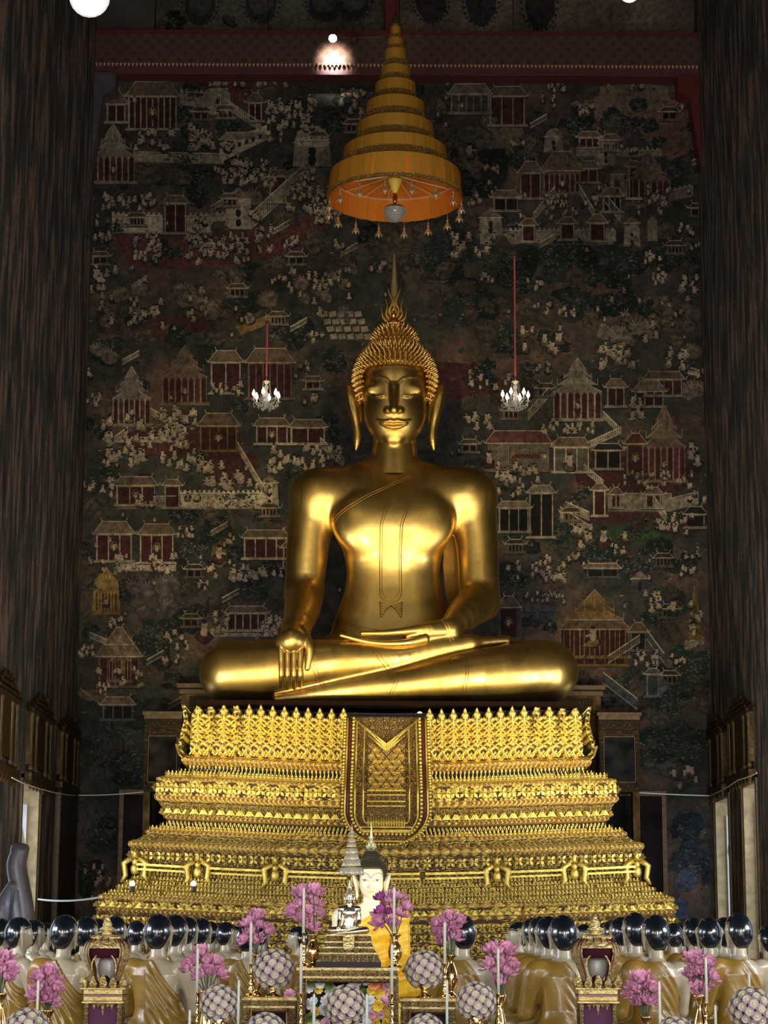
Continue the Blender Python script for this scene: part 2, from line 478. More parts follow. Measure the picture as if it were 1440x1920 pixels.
def carved_mat(name, kind, su, sv, gold=(0.97, 0.75, 0.19), dark=(0.08, 0.036, 0.012), rough=0.46, bstr=0.9, thr=0.46):
    """gilt low relief over a dark ground, driven by the UV map (metres)"""
    m, nt, b = newmat(name)
    uv = node(nt, 'ShaderNodeUVMap')
    sep = node(nt, 'ShaderNodeSeparateXYZ'); nt.links.new(uv.outputs[0], sep.inputs[0])
    U = mathn(nt, 'MULTIPLY', sep.outputs[0], su); V = mathn(nt, 'MULTIPLY', sep.outputs[1], sv)
    if kind == 'scroll':      # mirrored curling leaves
        mu = mathn(nt, 'PINGPONG', U, 1.0)
        cb = node(nt, 'ShaderNodeCombineXYZ'); nt.links.new(mu, cb.inputs[0]); nt.links.new(V, cb.inputs[1])
        vo = node(nt, 'ShaderNodeTexVoronoi'); vo.inputs['Scale'].default_value = 2.6; vo.feature = 'SMOOTH_F1'
        vo.inputs['Smoothness'].default_value = 0.25; vo.inputs['Randomness'].default_value = 0.8
        nt.links.new(cb.outputs[0], vo.inputs['Vector'])
        h = mathn(nt, 'SINE', mathn(nt, 'MULTIPLY', vo.outputs['Distance'], 13.0))
        h = mathn(nt, 'MULTIPLY_ADD', h, 0.5, 0.5)
        vo2 = node(nt, 'ShaderNodeTexVoronoi'); vo2.inputs['Scale'].default_value = 2.6; vo2.feature = 'DISTANCE_TO_EDGE'
        vo2.inputs['Randomness'].default_value = 0.8
        nt.links.new(cb.outputs[0], vo2.inputs['Vector'])
        e = node(nt, 'ShaderNodeMapRange'); e.inputs['From Min'].default_value = 0.02; e.inputs['From Max'].default_value = 0.09
        nt.links.new(vo2.outputs['Distance'], e.inputs['Value'])
        h = mathn(nt, 'MULTIPLY', mathn(nt, 'MAXIMUM', h, 0.25), e.outputs[0])
    elif kind == 'cross':     # X shaped flowers between dark gaps
        a = mathn(nt, 'COSINE', mathn(nt, 'MULTIPLY', mathn(nt, 'ADD', U, V), PI * 2))
        c = mathn(nt, 'COSINE', mathn(nt, 'MULTIPLY', mathn(nt, 'SUBTRACT', U, V), PI * 2))
        h = mathn(nt, 'MAXIMUM', a, c)
        a2 = mathn(nt, 'COSINE', mathn(nt, 'MULTIPLY', U, PI * 8)); c2 = mathn(nt, 'COSINE', mathn(nt, 'MULTIPLY', V, PI * 8))
        h = mathn(nt, 'ADD', mathn(nt, 'MULTIPLY', h, 0.45), mathn(nt, 'MULTIPLY', mathn(nt, 'MULTIPLY', a2, c2), 0.4))
        h = mathn(nt, 'ADD', h, 0.2)
    elif kind == 'bead':
        a = mathn(nt, 'COSINE', mathn(nt, 'MULTIPLY', U, PI * 2)); c = mathn(nt, 'COSINE', mathn(nt, 'MULTIPLY', V, PI * 2))
        h = mathn(nt, 'ADD', mathn(nt, 'MULTIPLY', mathn(nt, 'ADD', a, mathn(nt, 'MULTIPLY', c, 0.5)), 0.5), 0.62)
    elif kind == 'chevron':   # herringbone leaf blades
        mu = mathn(nt, 'ABSOLUTE', sep.outputs[0])
        a = mathn(nt, 'SINE', mathn(nt, 'MULTIPLY', mathn(nt, 'SUBTRACT', mathn(nt, 'MULTIPLY', mu, su), V), PI * 2))
        h = mathn(nt, 'MULTIPLY_ADD', a, 0.5, 0.55)
        e = mathn(nt, 'SINE', mathn(nt, 'MULTIPLY', mu, su * 9.0))
        h = mathn(nt, 'ADD', h, mathn(nt, 'MULTIPLY', e, 0.22))
    elif kind == 'lattice':   # diamonds with a rosette each
        a = mathn(nt, 'PINGPONG', mathn(nt, 'ADD', U, V), 0.5); c = mathn(nt, 'PINGPONG', mathn(nt, 'SUBTRACT', U, V), 0.5)
        mn = mathn(nt, 'MINIMUM', a, c)
        e = node(nt, 'ShaderNodeMapRange'); e.inputs['From Min'].default_value = 0.05; e.inputs['From Max'].default_value = 0.13
        nt.links.new(mn, e.inputs['Value'])
        r = mathn(nt, 'SINE', mathn(nt, 'MULTIPLY', mathn(nt, 'MULTIPLY', a, c), 60.0))
        h = mathn(nt, 'MULTIPLY', e.outputs[0], mathn(nt, 'MULTIPLY_ADD', r, 0.3, 0.65))
    # fine chasing everywhere
    n = node(nt, 'ShaderNodeTexNoise'); n.inputs['Scale'].default_value = 42; n.inputs['Detail'].default_value = 4
    nt.links.new(uv.outputs[0], n.inputs['Vector'])
    h = mathn(nt, 'ADD', h, mathn(nt, 'MULTIPLY', mathn(nt, 'SUBTRACT', n.outputs['Fac'], 0.5), 1.1))
    mr = node(nt, 'ShaderNodeMapRange'); mr.inputs['From Min'].default_value = thr - 0.22; mr.inputs['From Max'].default_value = thr + 0.12
    nt.links.new(h, mr.inputs['Value'])
    mx = node(nt, 'ShaderNodeMix'); mx.data_type = 'RGBA'
    mx.inputs['A'].default_value = (*dark, 1); mx.inputs['B'].default_value = (*gold, 1)
    nt.links.new(mr.outputs[0], mx.inputs['Factor'])
    nt.links.new(mx.outputs['Result'], b.inputs['Base Color'])
    nt.links.new(mathn(nt, 'MULTIPLY_ADD', mr.outputs[0], 0.75, 0.1), b.inputs['Metallic'])
    b.inputs['Roughness'].default_value = rough
    bp = node(nt, 'ShaderNodeBump'); bp.inputs['Strength'].default_value = bstr; bp.inputs['Distance'].default_value = 0.035
    nt.links.new(h, bp.inputs['Height']); nt.links.new(bp.outputs[0], b.inputs['Normal'])
    MATS[name] = m
    return m

C_SCROLL = carved_mat('carved_scroll', 'scroll', 5.0, 5.0)
C_SCROLLF = carved_mat('carved_fine_scroll', 'scroll', 8.0, 8.0)
C_CROSS = carved_mat('carved_cross', 'cross', 3.2, 3.2, thr=0.45)
C_BEAD = carved_mat('beaded_lip', 'bead', 14.0, 8.0, gold=(1.0, 0.72, 0.18), dark=(0.25, 0.1, 0.03), thr=0.45)
C_CHEV = carved_mat('carved_petal', 'chevron', 9.0, 9.0, thr=0.48)
C_LATT = carved_mat('carved_lattice', 'lattice', 6.3, 5.4, gold=(0.78, 0.50, 0.15), rough=0.42)
C_APRON = carved_mat('carved_apron', 'scroll', 9.0, 9.0, gold=(0.78, 0.50, 0.15), rough=0.42)
C_ALTAR = carved_mat('carved_altar', 'scroll', 26.0, 26.0, gold=(0.72, 0.56, 0.25), dark=(0.10, 0.055, 0.02))
C_OLD = carved_mat('carved_old_frame', 'scroll', 7.0, 7.0, gold=(0.22, 0.145, 0.06), dark=(0.02, 0.012, 0.008), rough=0.6)

M_WHITE = simple('enamelled_skin', (0.31, 0.262, 0.178), 0.3, spec=0.4, noise=0.22, nscale=7, coat=0.2)
M_HAIRB = simple('blue_black_hair', (0.003, 0.006, 0.011), 0.2, spec=0.6, coat=0.6, noise=0.3, nscale=9)
M_OCHRE = simple('ochre_robe', (0.20, 0.118, 0.018), 0.32, spec=0.4, noise=0.3, nscale=5, bump=0.15, bscale=18, coat=0.15)
M_CREAM = simple('cream_skin', (0.86, 0.76, 0.50), 0.3, noise=0.06)
M_YELLOW = simple('yellow_robe', (0.95, 0.56, 0.03), 0.35, noise=0.2, nscale=6)
M_RED = simple('dark_red_lacquer', (0.10, 0.015, 0.012), 0.4, noise=0.2)
M_DARKRED = simple('maroon_velvet', (0.030, 0.004, 0.010), 0.9, spec=.1)
M_PURPLE = simple('purple_cloth', (0.07, 0.025, 0.055), 0.9, spec=.1)
M_BLACK = simple('black_lacquer', (0.016, 0.010, 0.014), 0.6, spec=0.2)
M_DARKGLASS = simple('mirror_chips', (0.014, 0.010, 0.009), 0.55, metal=0.1, spec=.2, noise=0.5, nscale=60)
M_WAX = simple('white_wax', (0.50, 0.49, 0.42), 0.45, noise=0.05)
M_WAXC = simple('bluish_wax', (0.42, 0.47, 0.46), 0.45, noise=0.05)
M_LOTUS = simple('pink_lotus_petal', (0.62, 0.27, 0.42), 0.5, noise=0.35, nscale=22)
M_LOTUSD = simple('magenta_lotus_petal', (0.34, 0.06, 0.26), 0.5, noise=0.35, nscale=22)
M_STEM = simple('dark_stem', (0.03, 0.045, 0.02), 0.6)
M_CHRYS = simple('lilac_white_petal', (0.44, 0.37, 0.40), 0.6, noise=0.3, nscale=60)
M_CHRYE = simple('purple_petal_edge', (0.22, 0.10, 0.22), 0.6, noise=0.3, nscale=60)
M_CHRYC = simple('green_yellow_heart', (0.42, 0.48, 0.18), 0.6, noise=0.2, nscale=60)
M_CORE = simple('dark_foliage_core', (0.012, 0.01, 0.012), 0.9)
M_YFLOW = simple('yellow_flower', (0.80, 0.55, 0.05), 0.6, noise=0.3, nscale=30)
M_PFLOW = simple('pale_pink_flower', (0.70, 0.38, 0.50), 0.6, noise=0.3, nscale=30)
M_WFLOW = simple('white_flower', (0.70, 0.70, 0.72), 0.6, noise=0.2, nscale=30)
M_LEAF = simple('green_leaf', (0.10, 0.20, 0.05), 0.6, noise=0.3, nscale=30)
M_GLASSC = simple('clear_crystal', (0.50, 0.46, 0.38), 0.08, spec=0.8, trans=0.3)
M_GLASS = simple('display_glass', (0.9, 0.92, 0.9), 0.03, trans=1.0)
M_PLASTIC = simple('clear_tier_film', (0.55, 0.52, 0.42), 0.2, trans=0.55)
M_CORD = simple('red_cord', (0.45, 0.06, 0.06), 0.6)
M_THREAD = simple('white_thread', (0.75, 0.74, 0.68), 0.7)
M_DARKMETAL = simple('dark_metal', (0.03, 0.028, 0.025), 0.5, metal=0.4)
M_LAMP = simple('lit_lamp_face', (1, 1, 1), 0.4, emit=(1.0, 0.97, 0.9), estr=30)
M_BULB = simple('lit_bulb', (1, 1, 1), 0.4, emit=(1.0, 0.88, 0.66), estr=14)
M_STONE = simple('mauve_grey_paint', (0.075, 0.055, 0.062), 0.4, noise=0.4, nscale=5)
M_STONEB = simple('blue_grey_paint', (0.13, 0.15, 0.19), 0.4, noise=0.3, nscale=6)
M_REVEAL = simple('painted_reveal', (0.50, 0.38, 0.19), 0.6, noise=0.3, nscale=7)
M_SHUTTER = simple('pale_shutter_leaf', (0.80, 0.80, 0.78), 0.5, noise=0.15, nscale=3)
M_GOLDDARK = simple('faded_gilt', (0.10, 0.064, 0.026), 0.6, metal=0.5, noise=0.4, nscale=14)

def cloth_mat(name, col, trans, rough=0.45):
    m, nt, b = newmat(name)
    tc = node(nt, 'ShaderNodeTexCoord')
    wv = node(nt, 'ShaderNodeTexNoise'); wv.inputs['Scale'].default_value = 1.0; wv.inputs['Detail'].default_value = 4
    mp = node(nt, 'ShaderNodeMapping'); mp.inputs['Scale'].default_value = (9, 9, 1.2)
    nt.links.new(tc.outputs['Object'], mp.inputs[0]); nt.links.new(mp.outputs[0], wv.inputs['Vector'])
    bp = node(nt, 'ShaderNodeBump'); bp.inputs['Strength'].default_value = 0.5; bp.inputs['Distance'].default_value = 0.05
    nt.links.new(wv.outputs['Fac'], bp.inputs['Height'])
    b.inputs['Base Color'].default_value = (*col, 1); b.inputs['Roughness'].default_value = rough
    b.inputs['Metallic'].default_value = 0.35
    nt.links.new(bp.outputs[0], b.inputs['Normal'])
    tr = node(nt, 'ShaderNodeBsdfTranslucent'); tr.inputs[0].default_value = (*col, 1)
    mx = node(nt, 'ShaderNodeMixShader'); mx.inputs[0].default_value = trans
    out = nt.nodes['Material Output']
    nt.links.new(b.outputs[0], mx.inputs[1]); nt.links.new(tr.outputs[0], mx.inputs[2]); nt.links.new(mx.outputs[0], out.inputs[0])
    return m
M_SILK = cloth_mat('amber_silk', (0.78, 0.40, 0.045), 0.35)
M_SILKIN = cloth_mat('orange_lining', (0.95, 0.33, 0.025), 0.3, 0.7)
G_HEM = carved_mat('brocade_hem', 'scroll', 9, 9, gold=(0.85, 0.55, 0.14), dark=(0.25, 0.12, 0.02), rough=0.3)

def mural_ground(name, dark, mid, warm, scale, stretch=(1, 1, 1)):
    m, nt, b = newmat(name)
    tc = node(nt, 'ShaderNodeTexCoord'); mp = node(nt, 'ShaderNodeMapping'); mp.inputs['Scale'].default_value = stretch
    nt.links.new(tc.outputs['Object'], mp.inputs[0])
    def nz(s, d, r=0.6):
        n = node(nt, 'ShaderNodeTexNoise'); n.inputs['Scale'].default_value = s; n.inputs['Detail'].default_value = d; n.inputs['Roughness'].default_value = r
        nt.links.new(mp.outputs[0], n.inputs['Vector']); return n
    a = nz(scale, 6)
    cr = node(nt, 'ShaderNodeValToRGB'); e = cr.color_ramp.elements
    e[0].position = 0.3; e[0].color = (*dark, 1); e[1].position = 0.5; e[1].color = (*mid, 1)
    x = e.new(0.62); x.color = (*warm, 1)
    x = e.new(0.75); x.color = (dark[0] * 1.5, dark[1] * 1.6, dark[2] * 1.4, 1)
    nt.links.new(a.outputs['Fac'], cr.inputs[0])
    c = nz(scale * 9, 8, 0.75)
    r = node(nt, 'ShaderNodeMapRange'); r.inputs['From Min'].default_value = .34; r.inputs['From Max'].default_value = .7
    r.inputs['To Min'].default_value = 0.45; r.inputs['To Max'].default_value = 1.7
    nt.links.new(c.outputs['Fac'], r.inputs['Value'])
    sc = node(nt, 'ShaderNodeVectorMath', operation='SCALE'); nt.links.new(cr.outputs[0], sc.inputs[0]); nt.links.new(r.outputs[0], sc.inputs['Scale'])
    nt.links.new(sc.outputs[0], b.inputs['Base Color'])
    b.inputs['Roughness'].default_value = 0.85; b.inputs['Specular IOR Level'].default_value = 0.15
    MATS[name] = m
    return m
W_BACK = mural_ground('mural_ground_back', (0.014, 0.016, 0.012), (0.034, 0.030, 0.023), (0.078, 0.046, 0.030), 0.6)
W_SIDE = mural_ground('mural_ground_side', (0.022, 0.023, 0.021), (0.072, 0.067, 0.058), (0.27, 0.165, 0.115), 2.0, (1, 2.2, 0.45))
M_CEIL = simple('ceiling_red', (0.05, 0.018, 0.014), 0.7, noise=0.3, nscale=2)
M_FLOOR = simple('polished_floor', (0.16, 0.11, 0.06), 0.25, noise=0.3, nscale=1.5, coat=0.3)
M_PLAT = simple('varnished_platform', (0.20, 0.13, 0.045), 0.22, noise=0.3, nscale=3, coat=0.5)
M_BEAM = carved_mat('painted_beam', 'cross', 4.0, 4.0, gold=(0.16, 0.10, 0.06), dark=(0.06, 0.018, 0.014), rough=0.55, bstr=0.1)
# ------------------------------------------------------------------ the hall
YB = 39.0
XL = at(141, 1400, YB).x; XR = at(1336, 1400, YB).x
ZTOP = at(720, -40, YB).z + 2.0
YF = -6.0; TH_W = 0.5
def wallpt(px, py, X): return atx(px, py, X)
def slab(name, lo, hi, mat, parent=None, kind='structure', uvs=1.0, **kw):
    m = MB(); m.box([(a + b) / 2 for a, b in zip(lo, hi)], [b - a for a, b in zip(lo, hi)])
    o = m.build(name, mat, parent, **kw)
    uvbox(o.data, uvs)
    if kind: o['kind'] = kind
    return o
def uvbox(me, s=1.0):
    """box-projected UVs in metres"""
    uv = me.uv_layers.new(name='UVMap') if not me.uv_layers else me.uv_layers[0]
    for p in me.polygons:
        n = p.normal; ax = max(range(3), key=lambda i: abs(n[i]))
        for li in p.loop_indices:
            co = me.vertices[me.loops[li].vertex_index].co
            u, v = ((co.y, co.z), (co.x, co.z), (co.x, co.y))[ax]
            uv.data[li].uv = (u * s, v * s)

slab('floor', (XL - 3, YF, -0.2), (XR + 3, YB + 0.5, 0), M_FLOOR)
slab('ceiling', (XL - 3, YF, ZTOP), (XR + 3, YB + 0.5, ZTOP + 0.2), M_CEIL)
wall_back = slab('wall_back', (XL - 3, YB, 0), (XR + 3, YB + 0.5, ZTOP), W_BACK)

# side walls with their window openings -------------------------------------------------
def opening_range(X, pa, pb, py=1600):
    a = wallpt(pa, py, X).y; b = wallpt(pb, py, X).y
    return min(a, b), max(a, b)
# (near y, far y, sill z, head z)
zsill = 1.0
LW = []; RW = []
for pa, pb, ptop in ((37, 70, 1476),):
    y0, y1 = opening_range(XL, pa, pb); LW.append((y0, y1, zsill, wallpt(70, ptop, XL).z))
for pa, pb, ptop in ((1396, 1421, 1472), (1343, 1369, 1500)):
    y0, y1 = opening_range(XR, pa, pb); RW.append((y0, y1, zsill, wallpt(pa if pa < 1380 else pa, ptop, XR).z))
# the same bays go on towards the camera, outside the picture
pitch = 3.05
for k in range(1, 8):
    if k == 1: continue
    y0, y1, a, b = LW[0]; LW.append((y0 - pitch * k, y1 - pitch * k, a, b))
    y0, y1, a, b = RW[0]; RW.append((y0 - pitch * k, y1 - pitch * k, a, b))
def side_wall(name, X, sgn, wins):
    m = MB(); Xo = X + sgn * TH_W
    xl, xh = min(X, Xo), max(X, Xo); xc = (xl + xh) / 2
    def bx(y0, y1, z0, z1):
        m.box((xc, (y0 + y1) / 2, (z0 + z1) / 2), (xh - xl, y1 - y0, z1 - z0))
    ws = sorted(wins); y = YF
    for a, b, z0, z1 in ws:
        bx(y, a, 0, ZTOP); bx(a, b, 0, z0); bx(a, b, z1, ZTOP); y = b
    bx(y, YB, 0, ZTOP)
    o = m.build(name, W_SIDE); o['kind'] = 'structure'
    return o
wall_left = side_wall('wall_left', XL, -1, LW)
wall_right = side_wall('wall_right', XR, 1, RW)
# front wall (behind the camera) with three open doorways
fw = MB()
for x0, x1 in ((XL - 3, -7.8), (-5.2, -1.6), (1.6, 5.2), (7.8, XR + 3)):
    if x1 > x0: fw.box(((x0 + x1) / 2, YF - 0.25, ZTOP / 2), (x1 - x0, 0.5, ZTOP))
fw.box(((XL + XR) / 2, YF - 0.25, (ZTOP + 5.6) / 2), (XR - XL + 6, 0.5, ZTOP - 5.6))
o = fw.build('wall_front', W_SIDE); o['kind'] = 'structure'
# window leaves, reveals, carved surrounds
def side_window(idx, X, sgn, rng_, first=True, bright=True):
    y0, y1, z0, z1 = rng_
    o = thing('window_%d' % idx, None, None, (X, (y0 + y1) / 2, z0)); o['kind'] = 'structure'
    L0 = o.location
    m = MB(); m.box((X + sgn * TH_W / 2, y1 - 0.02, (z0 + z1) / 2), (TH_W, 0.04, z1 - z0))
    m.box((X + sgn * TH_W / 2, (y0 + y1) / 2, z1 - 0.02), (TH_W, y1 - y0, 0.04))
    m.box((X + sgn * TH_W / 2, (y0 + y1) / 2, z0 + 0.02), (TH_W, y1 - y0, 0.04))
    m.build('reveal', M_REVEAL, o, origin=L0)
    m = MB(); m.box((X + sgn * 0.25, y1 - 0.07, (z0 + z1) / 2 - 0.12), (0.14, 0.05, z1 - z0 - 0.3)); m.box((X + sgn * 0.40, y1 - 0.10, (z0 + z1) / 2 - 0.12), (0.12, 0.05, z1 - z0 - 0.3))
    m.build('shutter_leaf', M_SHUTTER, o, origin=L0)
    # diamond bosses on the leaf
    m = MB()
    for zz in (z0 + 0.9, z1 - 0.9):
        m.add([(X + sgn * 0.25 , y1 - 0.10, zz - 0.28), (X + sgn * 0.31, y1 - 0.10, zz), (X + sgn * 0.25, y1 - 0.10, zz + 0.28), (X + sgn * 0.19, y1 - 0.10, zz), (X + sgn * 0.25, y1 - 0.13, zz)],
              [(0, 1, 4), (1, 2, 4), (2, 3, 4), (3, 0, 4), (3, 2, 1, 0)])
    m.build('diamond_boss', MATS['painted_reveal'], o, origin=L0)
    # gilt frame strips round the opening
    m = MB()
    for yy in (y0 - 0.09, y1 + 0.09): m.box((X - sgn * 0.015, yy, (z0 + z1) / 2), (0.03, 0.1, z1 - z0 + 0.2))
    m.box((X - sgn * 0.015, (y0 + y1) / 2, z1 + 0.09), (0.03, y1 - y0 + 0.28, 0.1))
    f = m.build('frame', M_GOLDDARK, o, origin=L0)
    return o
wi = 1
for r in LW[:1]: side_window(wi, XL, -1, r); wi += 1
for r in RW[:2]: side_window(wi, XR, 1, r); wi += 1

def wall_shrine(name, px0, px1, pyt, pyb, X, sgn, label):
    """carved gilt niche of colonnettes with a stepped crown, fixed above a window"""
    a = wallpt(px0, pyb, X); b = wallpt(px1, pyb, X)
    y0, y1 = min(a.y, b.y), max(a.y, b.y); yc = (y0 + y1) / 2; wd = min(y1 - y0, 2.3)
    z0 = wallpt((px0 + px1) / 2, pyb, X).z; z1 = wallpt((px0 + px1) / 2, pyt, X).z; H = z1 - z0
    root = thing(name, label, 'carving', (X, yc, z0)); O = root.location
    xs = -sgn
    DX = .34
    m = MB(); m.box((X + xs * 0.10 * DX, yc, z0 + H * .5), (0.2 * DX, wd * .9, H * 0.62)); m.build('back_board', G_DULL, root, origin=O)
    for t in (-0.42, -0.22, 0.22, 0.42):
        m = MB(); m.lathe([(.07, 0), (.1, .04), (.06, .1), (.05, H * .3), (.06, H * .55), (.1, H * .6), (.05, H * .63)], (0, 0, 0), 8, sy=1)
        m.v = [(X + xs * .07 + a * .5, yc + t * wd + b, z0 + H * .12 + c) for a, b, c in m.v]
        m.build('colonnette', M_GOLDDARK, root, smooth=True, origin=O)
    m = MB(); m.box((X + xs * 0.06, yc, z0 + H * .06), (0.12, wd, H * 0.08)); m.box((X + xs * 0.045, yc, z0 + H * 0.0), (0.09, wd * .8, H * 0.05))
    for k in range(7): m.tube([(X + xs * 0.06, yc + (k - 3) * wd * .14, z0 + H * .02), (X + xs * 0.08, yc + (k - 3) * wd * .14, z0 - H * .07)], [0.06, 0.01], 5)
    m.build('base', G_DULL, root, origin=O)
    m = MB()
    for k, (ww, hh) in enumerate(((1.0, .76), (.8, .81), (.55, .87), (.34, .93))):
        m.box((X + xs * 0.06, yc, z0 + H * hh), (0.12 - k * .015, wd * ww, H * 0.035))
        for s in (-1, 1):
            m.tube([(X + xs * 0.06, yc + s * wd * ww * .5, z0 + H * hh), (X + xs * 0.08, yc + s * wd * ww * .56, z0 + H * (hh + .03)), (X + xs * 0.07, yc + s * wd * ww * .5, z0 + H * (hh + .07))], [.05, .04, .005], 5)
    m.tube([(X + xs * 0.07, yc, z0 + H * .93), (X + xs * 0.07, yc, z0 + H * 1.0)], [.07, .02], 6)
    m.build('tiered_crown', G_DULL, root, origin=O)
    return root
wall_shrine('window_crown', 40, 90, 1297, 1475, XL, -1, 'carved gilt colonnette niche above the open window in the left wall')
wall_shrine('window_crown', 100, 142, 1338, 1488, XL, -1, 'carved gilt niche on left wall close to the back corner')
wall_shrine('window_crown', -25, 22, 1250, 1455, XL, -1, 'carved gilt niche cut by the left photo edge')
wall_shrine('window_crown', 1374, 1418, 1300, 1468, XR, 1, 'carved gilt colonnette niche above the nearer open window in right wall')
wall_shrine('window_crown', 1331, 1366, 1340, 1492, XR, 1, 'carved gilt niche above the farther right window by the back corner')

# beam across the top of the back wall ---------------------------------------------------
Y1 = YB - 0.45
zt = at(740, 66, Y1).z; zb = at(740, 122, Y1).z; zc = at(740, 146, YB - .25).z
bm_ = slab('trim_1', (XL, Y1, zb), (XR, YB, zt), M_BEAM)
slab('beam_soffit', (XL, Y1 + 0.06, zc), (XR, YB, zb), simple('beam_red', (0.085, 0.022, 0.018), 0.6, noise=0.4, nscale=14), bm_, kind=None)
slab('beam_cap', (XL, Y1 - 0.05, zt), (XR, YB, zt + 0.07), M_RED, bm_, kind=None)
# row of gilt leaf drops along the lower beam edge
M_GLEAF = simple('gilt_leaf_drop', (0.75, 0.50, 0.30), 0.35, metal=0.6)
m = MB(); nb = 150
for i in range(nb):
    x = XL + (i + .5) / nb * (XR - XL)
    m.tube([(x, Y1 - 0.01, zb + 0.03), (x, Y1 - 0.03, zb - 0.01), (x, Y1 - 0.02, zb - 0.06)], [0.012, 0.028, 0.004], 4)
m.build('leaf_drop_row', M_GLEAF, bm_, kind='stuff')
# corbels under the beam ends
for s, X in ((1, XL), (-1, XR)):
    m = MB()
    y = YB - .45
    pts = [(0, zc), (0.42, zc), (0.40, zc - 0.35), (0.18, zc - 0.45), (0.10, zc - 1.15), (0, zc - 1.9)]
    vs = [(X + s * a, y, z) for a, z in pts] + [(X + s * a, YB, z) for a, z in pts]
    n = len(pts); m.add(vs, [tuple(range(n)), tuple(range(2 * n - 1, n - 1, -1))] + [(i, i + n, (i + 1) % n + n, (i + 1) % n) for i in range(n)])
    m.build('corbel', M_RED if s < 0 else M_STONE, bm_)
# king post above the beam behind the parasol
slab('trim_2', (at(722, 30, Y1).x, Y1 - 0.0, zt + .07), (at(748, 30, Y1).x, YB, ZTOP), M_RED)
slab('trim_3', (XL, Y1 + 0.15, zt + .07), (at(288, 30, Y1).x, YB, ZTOP), simple('plain_panel', (0.05, 0.035, 0.03), .7, noise=.3, nscale=2))

# old throne screen on the back wall and its framed panels -------------------------------
YS = 38.2
def gilt_panel(name, x0, y0, x1, y1, Y, label, paint=(0.045, 0.042, 0.034)):
    a = at(x0, y1, Y); b = at(x1, y0, Y)
    W = b.x - a.x; H = b.z - a.z; cx = (a.x + b.x) / 2
    root = thing(name, label, 'panel', (cx, Y + .3, 0)); O = root.location
    for s in (-1, 1):
        m = MB(); m.box((cx + s * W * .4, Y + .3, a.z / 2), (.12, .3, a.z)); m.build('post', G_DULL, root, origin=O)
    m = MB(); m.box((cx, Y + 0.3, a.z + H * .5), (W * .94, 0.5, H)); m.build('body', G_DULL, root, origin=O)
    for s in (-1, 1):
        m = MB(); m.box((cx + s * W * .42, Y, a.z + H * .46), (W * .08, 0.12, H * .9)); o = m.build('stile', C_OLD, root, origin=O); uvbox(o.data)
    m = MB(); m.box((cx, Y - .02, a.z + H * .965), (W * 1.04, 0.2, H * .04)); m.box((cx, Y, a.z + H * .92), (W * .96, 0.16, H * .05))
    o = m.build('cornice', M_GOLDDARK, root, origin=O)
    m = MB(); m.box((cx, Y + .01, a.z + H * .84), (W * .8, 0.1, H * .1)); m.box((cx, Y + .01, a.z + H * .74), (W * .8, 0.08, H * .06)); m.box((cx, Y + .01, a.z + H * .05), (W * .9, 0.1, H * .09))
    o = m.build('carved_rail', C_OLD, root, origin=O); uvbox(o.data)
    m = MB(); m.box((cx, Y + .03, a.z + H * .4), (W * .74, 0.04, H * .56)); m.build('painted_picture', simple(name + '_paint', tuple(x * .45 for x in paint), .9, spec=.1, noise=.9, nscale=4), root, origin=O)
    m = MB()
    for s in (-1, 1): m.box((cx + s * W * .36, Y - .01, a.z + H * .4), (W * .02, 0.06, H * .58))
    for s in (-1, 1): m.box((cx, Y - .01, a.z + H * .4 + s * H * .285), (W * .74, 0.06, H * .012))
    m.build('inner_bead', M_GOLDDARK, root, origin=O)
    return root
# the broad screen behind the lap
a = at(336, 1480, YS + .2); b = at(1126, 1287, YS + .2)
root = thing('throne_screen', 'wide dark gilt screen standing behind the great gold statue', 'screen', ((a.x + b.x) / 2, YS + .4, 0)); O = root.location
m = MB(); m.box(((a.x + b.x) / 2, YS + .45, b.z / 2), (b.x - a.x, .5, b.z - .1)); m.build('core', G_DULL, root, origin=O)
m = MB(); m.box(((a.x + b.x) / 2, YS + .4, b.z - .04), (b.x - a.x + .14, .75, .08)); m.box(((a.x + b.x) / 2, YS + .42, b.z - .14), (b.x - a.x + .06, .62, .08)); m.build('cornice', M_GOLDDARK, root, origin=O)
m = MB(); m.box(((a.x + b.x) / 2, YS + .15, b.z - .36), (b.x - a.x - .3, .1, .26)); o = m.build('carved_frieze', C_OLD, root, origin=O); uvbox(o.data)
for s in (a.x + .12, b.x - .12):
    m = MB(); m.box((s, YS + .14, b.z / 2 - .2), (.16, .12, b.z - .5)); o = m.build('stile', C_OLD, root, origin=O); uvbox(o.data)
gilt_panel('framed_panel', 266, 1333, 344, 1484, YS - .62, 'dark framed painting in gilt stand left of the gold pedestal', (0.06, 0.05, 0.035))
gilt_panel('framed_panel', 1122, 1335, 1200, 1484, YS - .62, 'dark framed painting in gilt stand right of the gold pedestal', (0.04, 0.045, 0.042))
# lower doors in the back wall -----------------------------------------------------------
def door(idx, x0, x1, ptop, side):
    Y = YB - 0.12
    a = at(x0, 1600, Y); b = at(x1, 1600, Y); z1 = at((x0 + x1) / 2, ptop, Y).z
    root = thing('door_%d' % idx, None, None, ((a.x + b.x) / 2, YB, 0)); root['kind'] = 'structure'; O = root.location
    m = MB(); m.box(((a.x + b.x) / 2, Y + .07, z1 / 2), (b.x - a.x, .1, z1)); m.build('door_leaf', simple('door_paint_%d' % idx, (0.014, 0.010, 0.009), .85, spec=.15, noise=.7, nscale=2), root, origin=O)
    for x in (a.x, b.x):
        m = MB(); m.box((x, Y, z1 / 2), (.08, .14, z1)); m.build('gilt_jamb', M_GOLDDARK, root, origin=O)
    m = MB(); m.box(((a.x + b.x) / 2, Y, z1), (b.x - a.x + .1, .16, .09)); m.build('lintel', M_GOLDDARK, root, origin=O)
door(1, 226, 392, 1486, 0)
door(2, 1050, 1246, 1488, 1)
